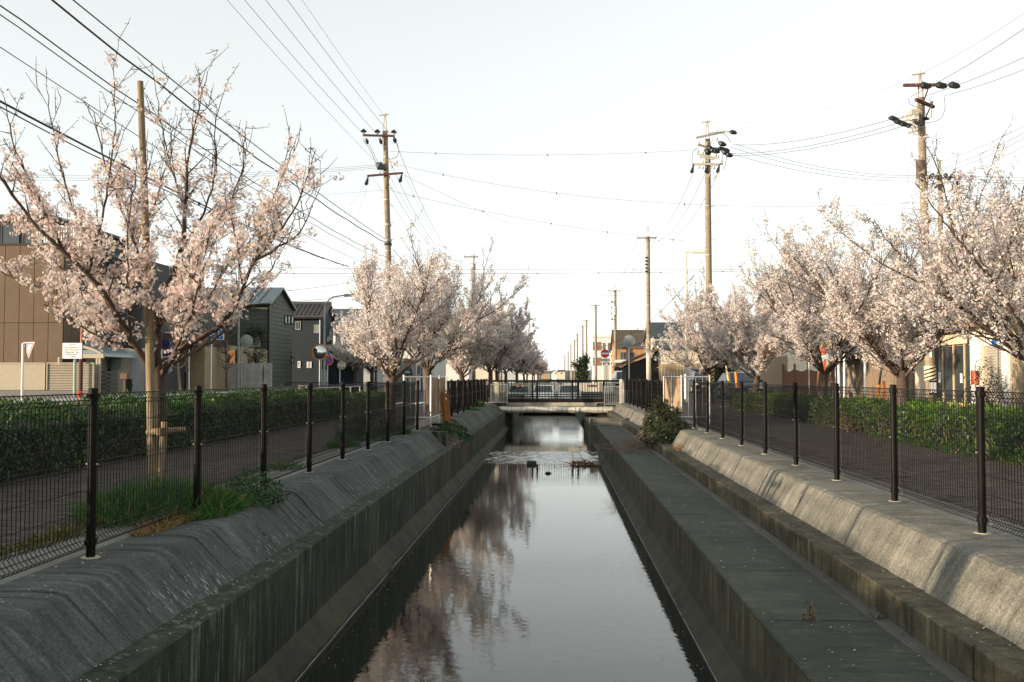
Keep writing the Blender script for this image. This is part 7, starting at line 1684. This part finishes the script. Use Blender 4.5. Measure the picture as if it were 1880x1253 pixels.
# bare and evergreen trees of the gardens
def plain_tree(label, name, x, y, h, r_, seed, leaf=None, bark=None, n=2600, lean=0, ls=.12, bare=True, trunk_h=.45, group=None, cat='tree'):
    g = np.random.default_rng(seed); t = thing(name, label, cat, (x, y, -.03), group=group); bark = bark or BARK2
    P = shoot((0, 0, 0), (lean, 0, 1), h * (.9 if bare else .75), g, 0, 8, .05); V, Fc = tubes([(P, np.linspace(.11, .02, len(P)) * h / 4.5)], 8); link(bpy.data.objects.new('trunk', np_mesh('trunk', V, Fc, bark, None, True)), t)
    lines = []; tips = []
    for k in range(34 if bare else 26):
        i = int(g.integers(int(len(P) * trunk_h), len(P))); az = g.uniform(0, 6.28); B = shoot(P[i], (math.cos(az), math.sin(az), .55), r_ * g.uniform(.5, 1.1), g, .6, 6, .1); lines.append((B, np.linspace(.026, .006, len(B))))
        for q in range(6): C = shoot(B[int(g.integers(2, 7))], g.normal(size=3) + (0, 0, .6), r_ * g.uniform(.2, .5), g, .4, 4, .1); lines.append((C, np.linspace(.010, .003, len(C)))); tips.append(C)
    V, Fc = tubes(lines, 4); link(bpy.data.objects.new('branches', np_mesh('branches', V, Fc, bark)), t)
    if leaf:
        pts = np.concatenate(tips + [l[0][2:] for l in lines]); pts = pts[g.integers(len(pts), size=n)] + g.normal(0, r_ * .13, (n, 3)); f = g.random((n, 1)); tint = np.array(leaf[0]) * (1 - f) + np.array(leaf[1]) * f; sz = ls * g.uniform(.6, 1.3, n)
        V, Fc, T = leaves(pts, unit(g.normal(size=(n, 3)) + (0, 0, .6)), unit(g.normal(size=(n, 3))), sz, sz * .5, tint); tag(link(bpy.data.objects.new('crown', np_mesh('crown', V, Fc, LEAF, T)), t), kind='stuff')
    return t
EG = ((.018, .034, .014), (.045, .07, .025))
p = at(416, 705, 51.5); plain_tree('leafless brown tree with twiggy shoots in front of the concrete garden wall', 'bare_tree', p.x, 51.5, 3.6, .9, 71, lean=-.02)
p = at(333, 715, 44.5); plain_tree('pale peeling trunk of a small bare tree beside the low brown shop', 'bare_tree', p.x, 44.5, 3.6, .8, 72, bark=mat('pale_bark', (.30, .24, .16), .9, .4, 8, .5, 40))
p = at(470, 690, 54.6); plain_tree('dark evergreen shrub-tree inside the concrete garden wall', 'evergreen_tree', p.x, 54.6, 4.6, .8, 73, EG, n=2200, bare=False, trunk_h=.25)
p = at(690, 700, 73); plain_tree('dark evergreen tree behind the upright west cherry tree', 'evergreen_tree', p.x, 73, 5.2, 1.5, 74, EG, n=5000, ls=.2, bare=False)
p = at(775, 700, 85); plain_tree('bare street tree in front of the large white house', 'bare_tree', p.x, 85, 4.6, 1.3, 75)
p = at(1068, 690, 240); plain_tree('round dark evergreen among the far east poles', 'evergreen_tree', p.x, 240, 6.0, 2.0, 76, EG, n=3500, ls=.5, bare=False, trunk_h=.1)
p = at(1140, 690, 134); plain_tree('small green bush-tree in front of the orange house', 'evergreen_tree', p.x, 134, 2.6, 1.0, 77, EG, n=1500, ls=.3, bare=False, trunk_h=.1)
p = at(1330, 690, 66); plain_tree('dark evergreen behind the blossoms by the striped pole guard', 'evergreen_tree', p.x, 66, 4.0, 1.4, 78, EG, n=4000, ls=.18, bare=False, trunk_h=.2)
p = at(1045, 690, 330); plain_tree('leafless far tree leaning over the street among the distant poles', 'bare_tree', p.x + 6, 330, 8.5, 4, 79)
p = at(1655, 705, 44); plain_tree('dark evergreen tree rising behind the timber fence and wide cherry tree', 'evergreen_tree', 16.2, 46.5, 5.2, 1.3, 80, EG, n=4200, ls=.16, bare=False)
def fittings(parent, x, y, z, n=1):
    for k in range(n):
        u_ = MB().bbox(x + k * 1.1, x + k * 1.1 + .78, y - .32, y - .04, z, z + .56, .02).part('air_conditioner', mat('ac_cream', (.5, .48, .43), .5, .08, 6), parent)
        MB().tube([(x + k * 1.1 + .3, y - .335, z + .28), (x + k * 1.1 + .3, y - .32, z + .28)], .2, 16).part('fan_grille', DARKM, u_)
fittings(ha, XA - 1.2, YA1, 2.9); fittings(hb, XB - 1.5, YB1, .1); fittings(oh, 9.3, 140, .1, 2)
for q, x, y, h in ((hb, XB - .1, YB1 - .08, zeb), (wh, xw1 - .1, 42.42, at(0, 641, 42.5).z), (oh, at(1180, 0, 140).x, 139.9, 5.5)): MB().tube([(x, y, 0), (x, y, h - .1)], .045, 8).part('downpipe', STEELD, q)
MB().bar((-24, YB1 - .3, zeb - .12), (XB + .25, YB1 - .3, zeb - .12), .11).part('gutter', DARKM, hb)
MB().bar((XA0, YA1 - .27, ze - .10), (XA + .2, YA1 - .27, ze - .10), .10).part('gutter', DARKM, ha)
print('objects', len(bpy.data.objects), 'triangles approx', sum(len(o.data.polygons) for o in bpy.data.objects if o.type == 'MESH') * 2)
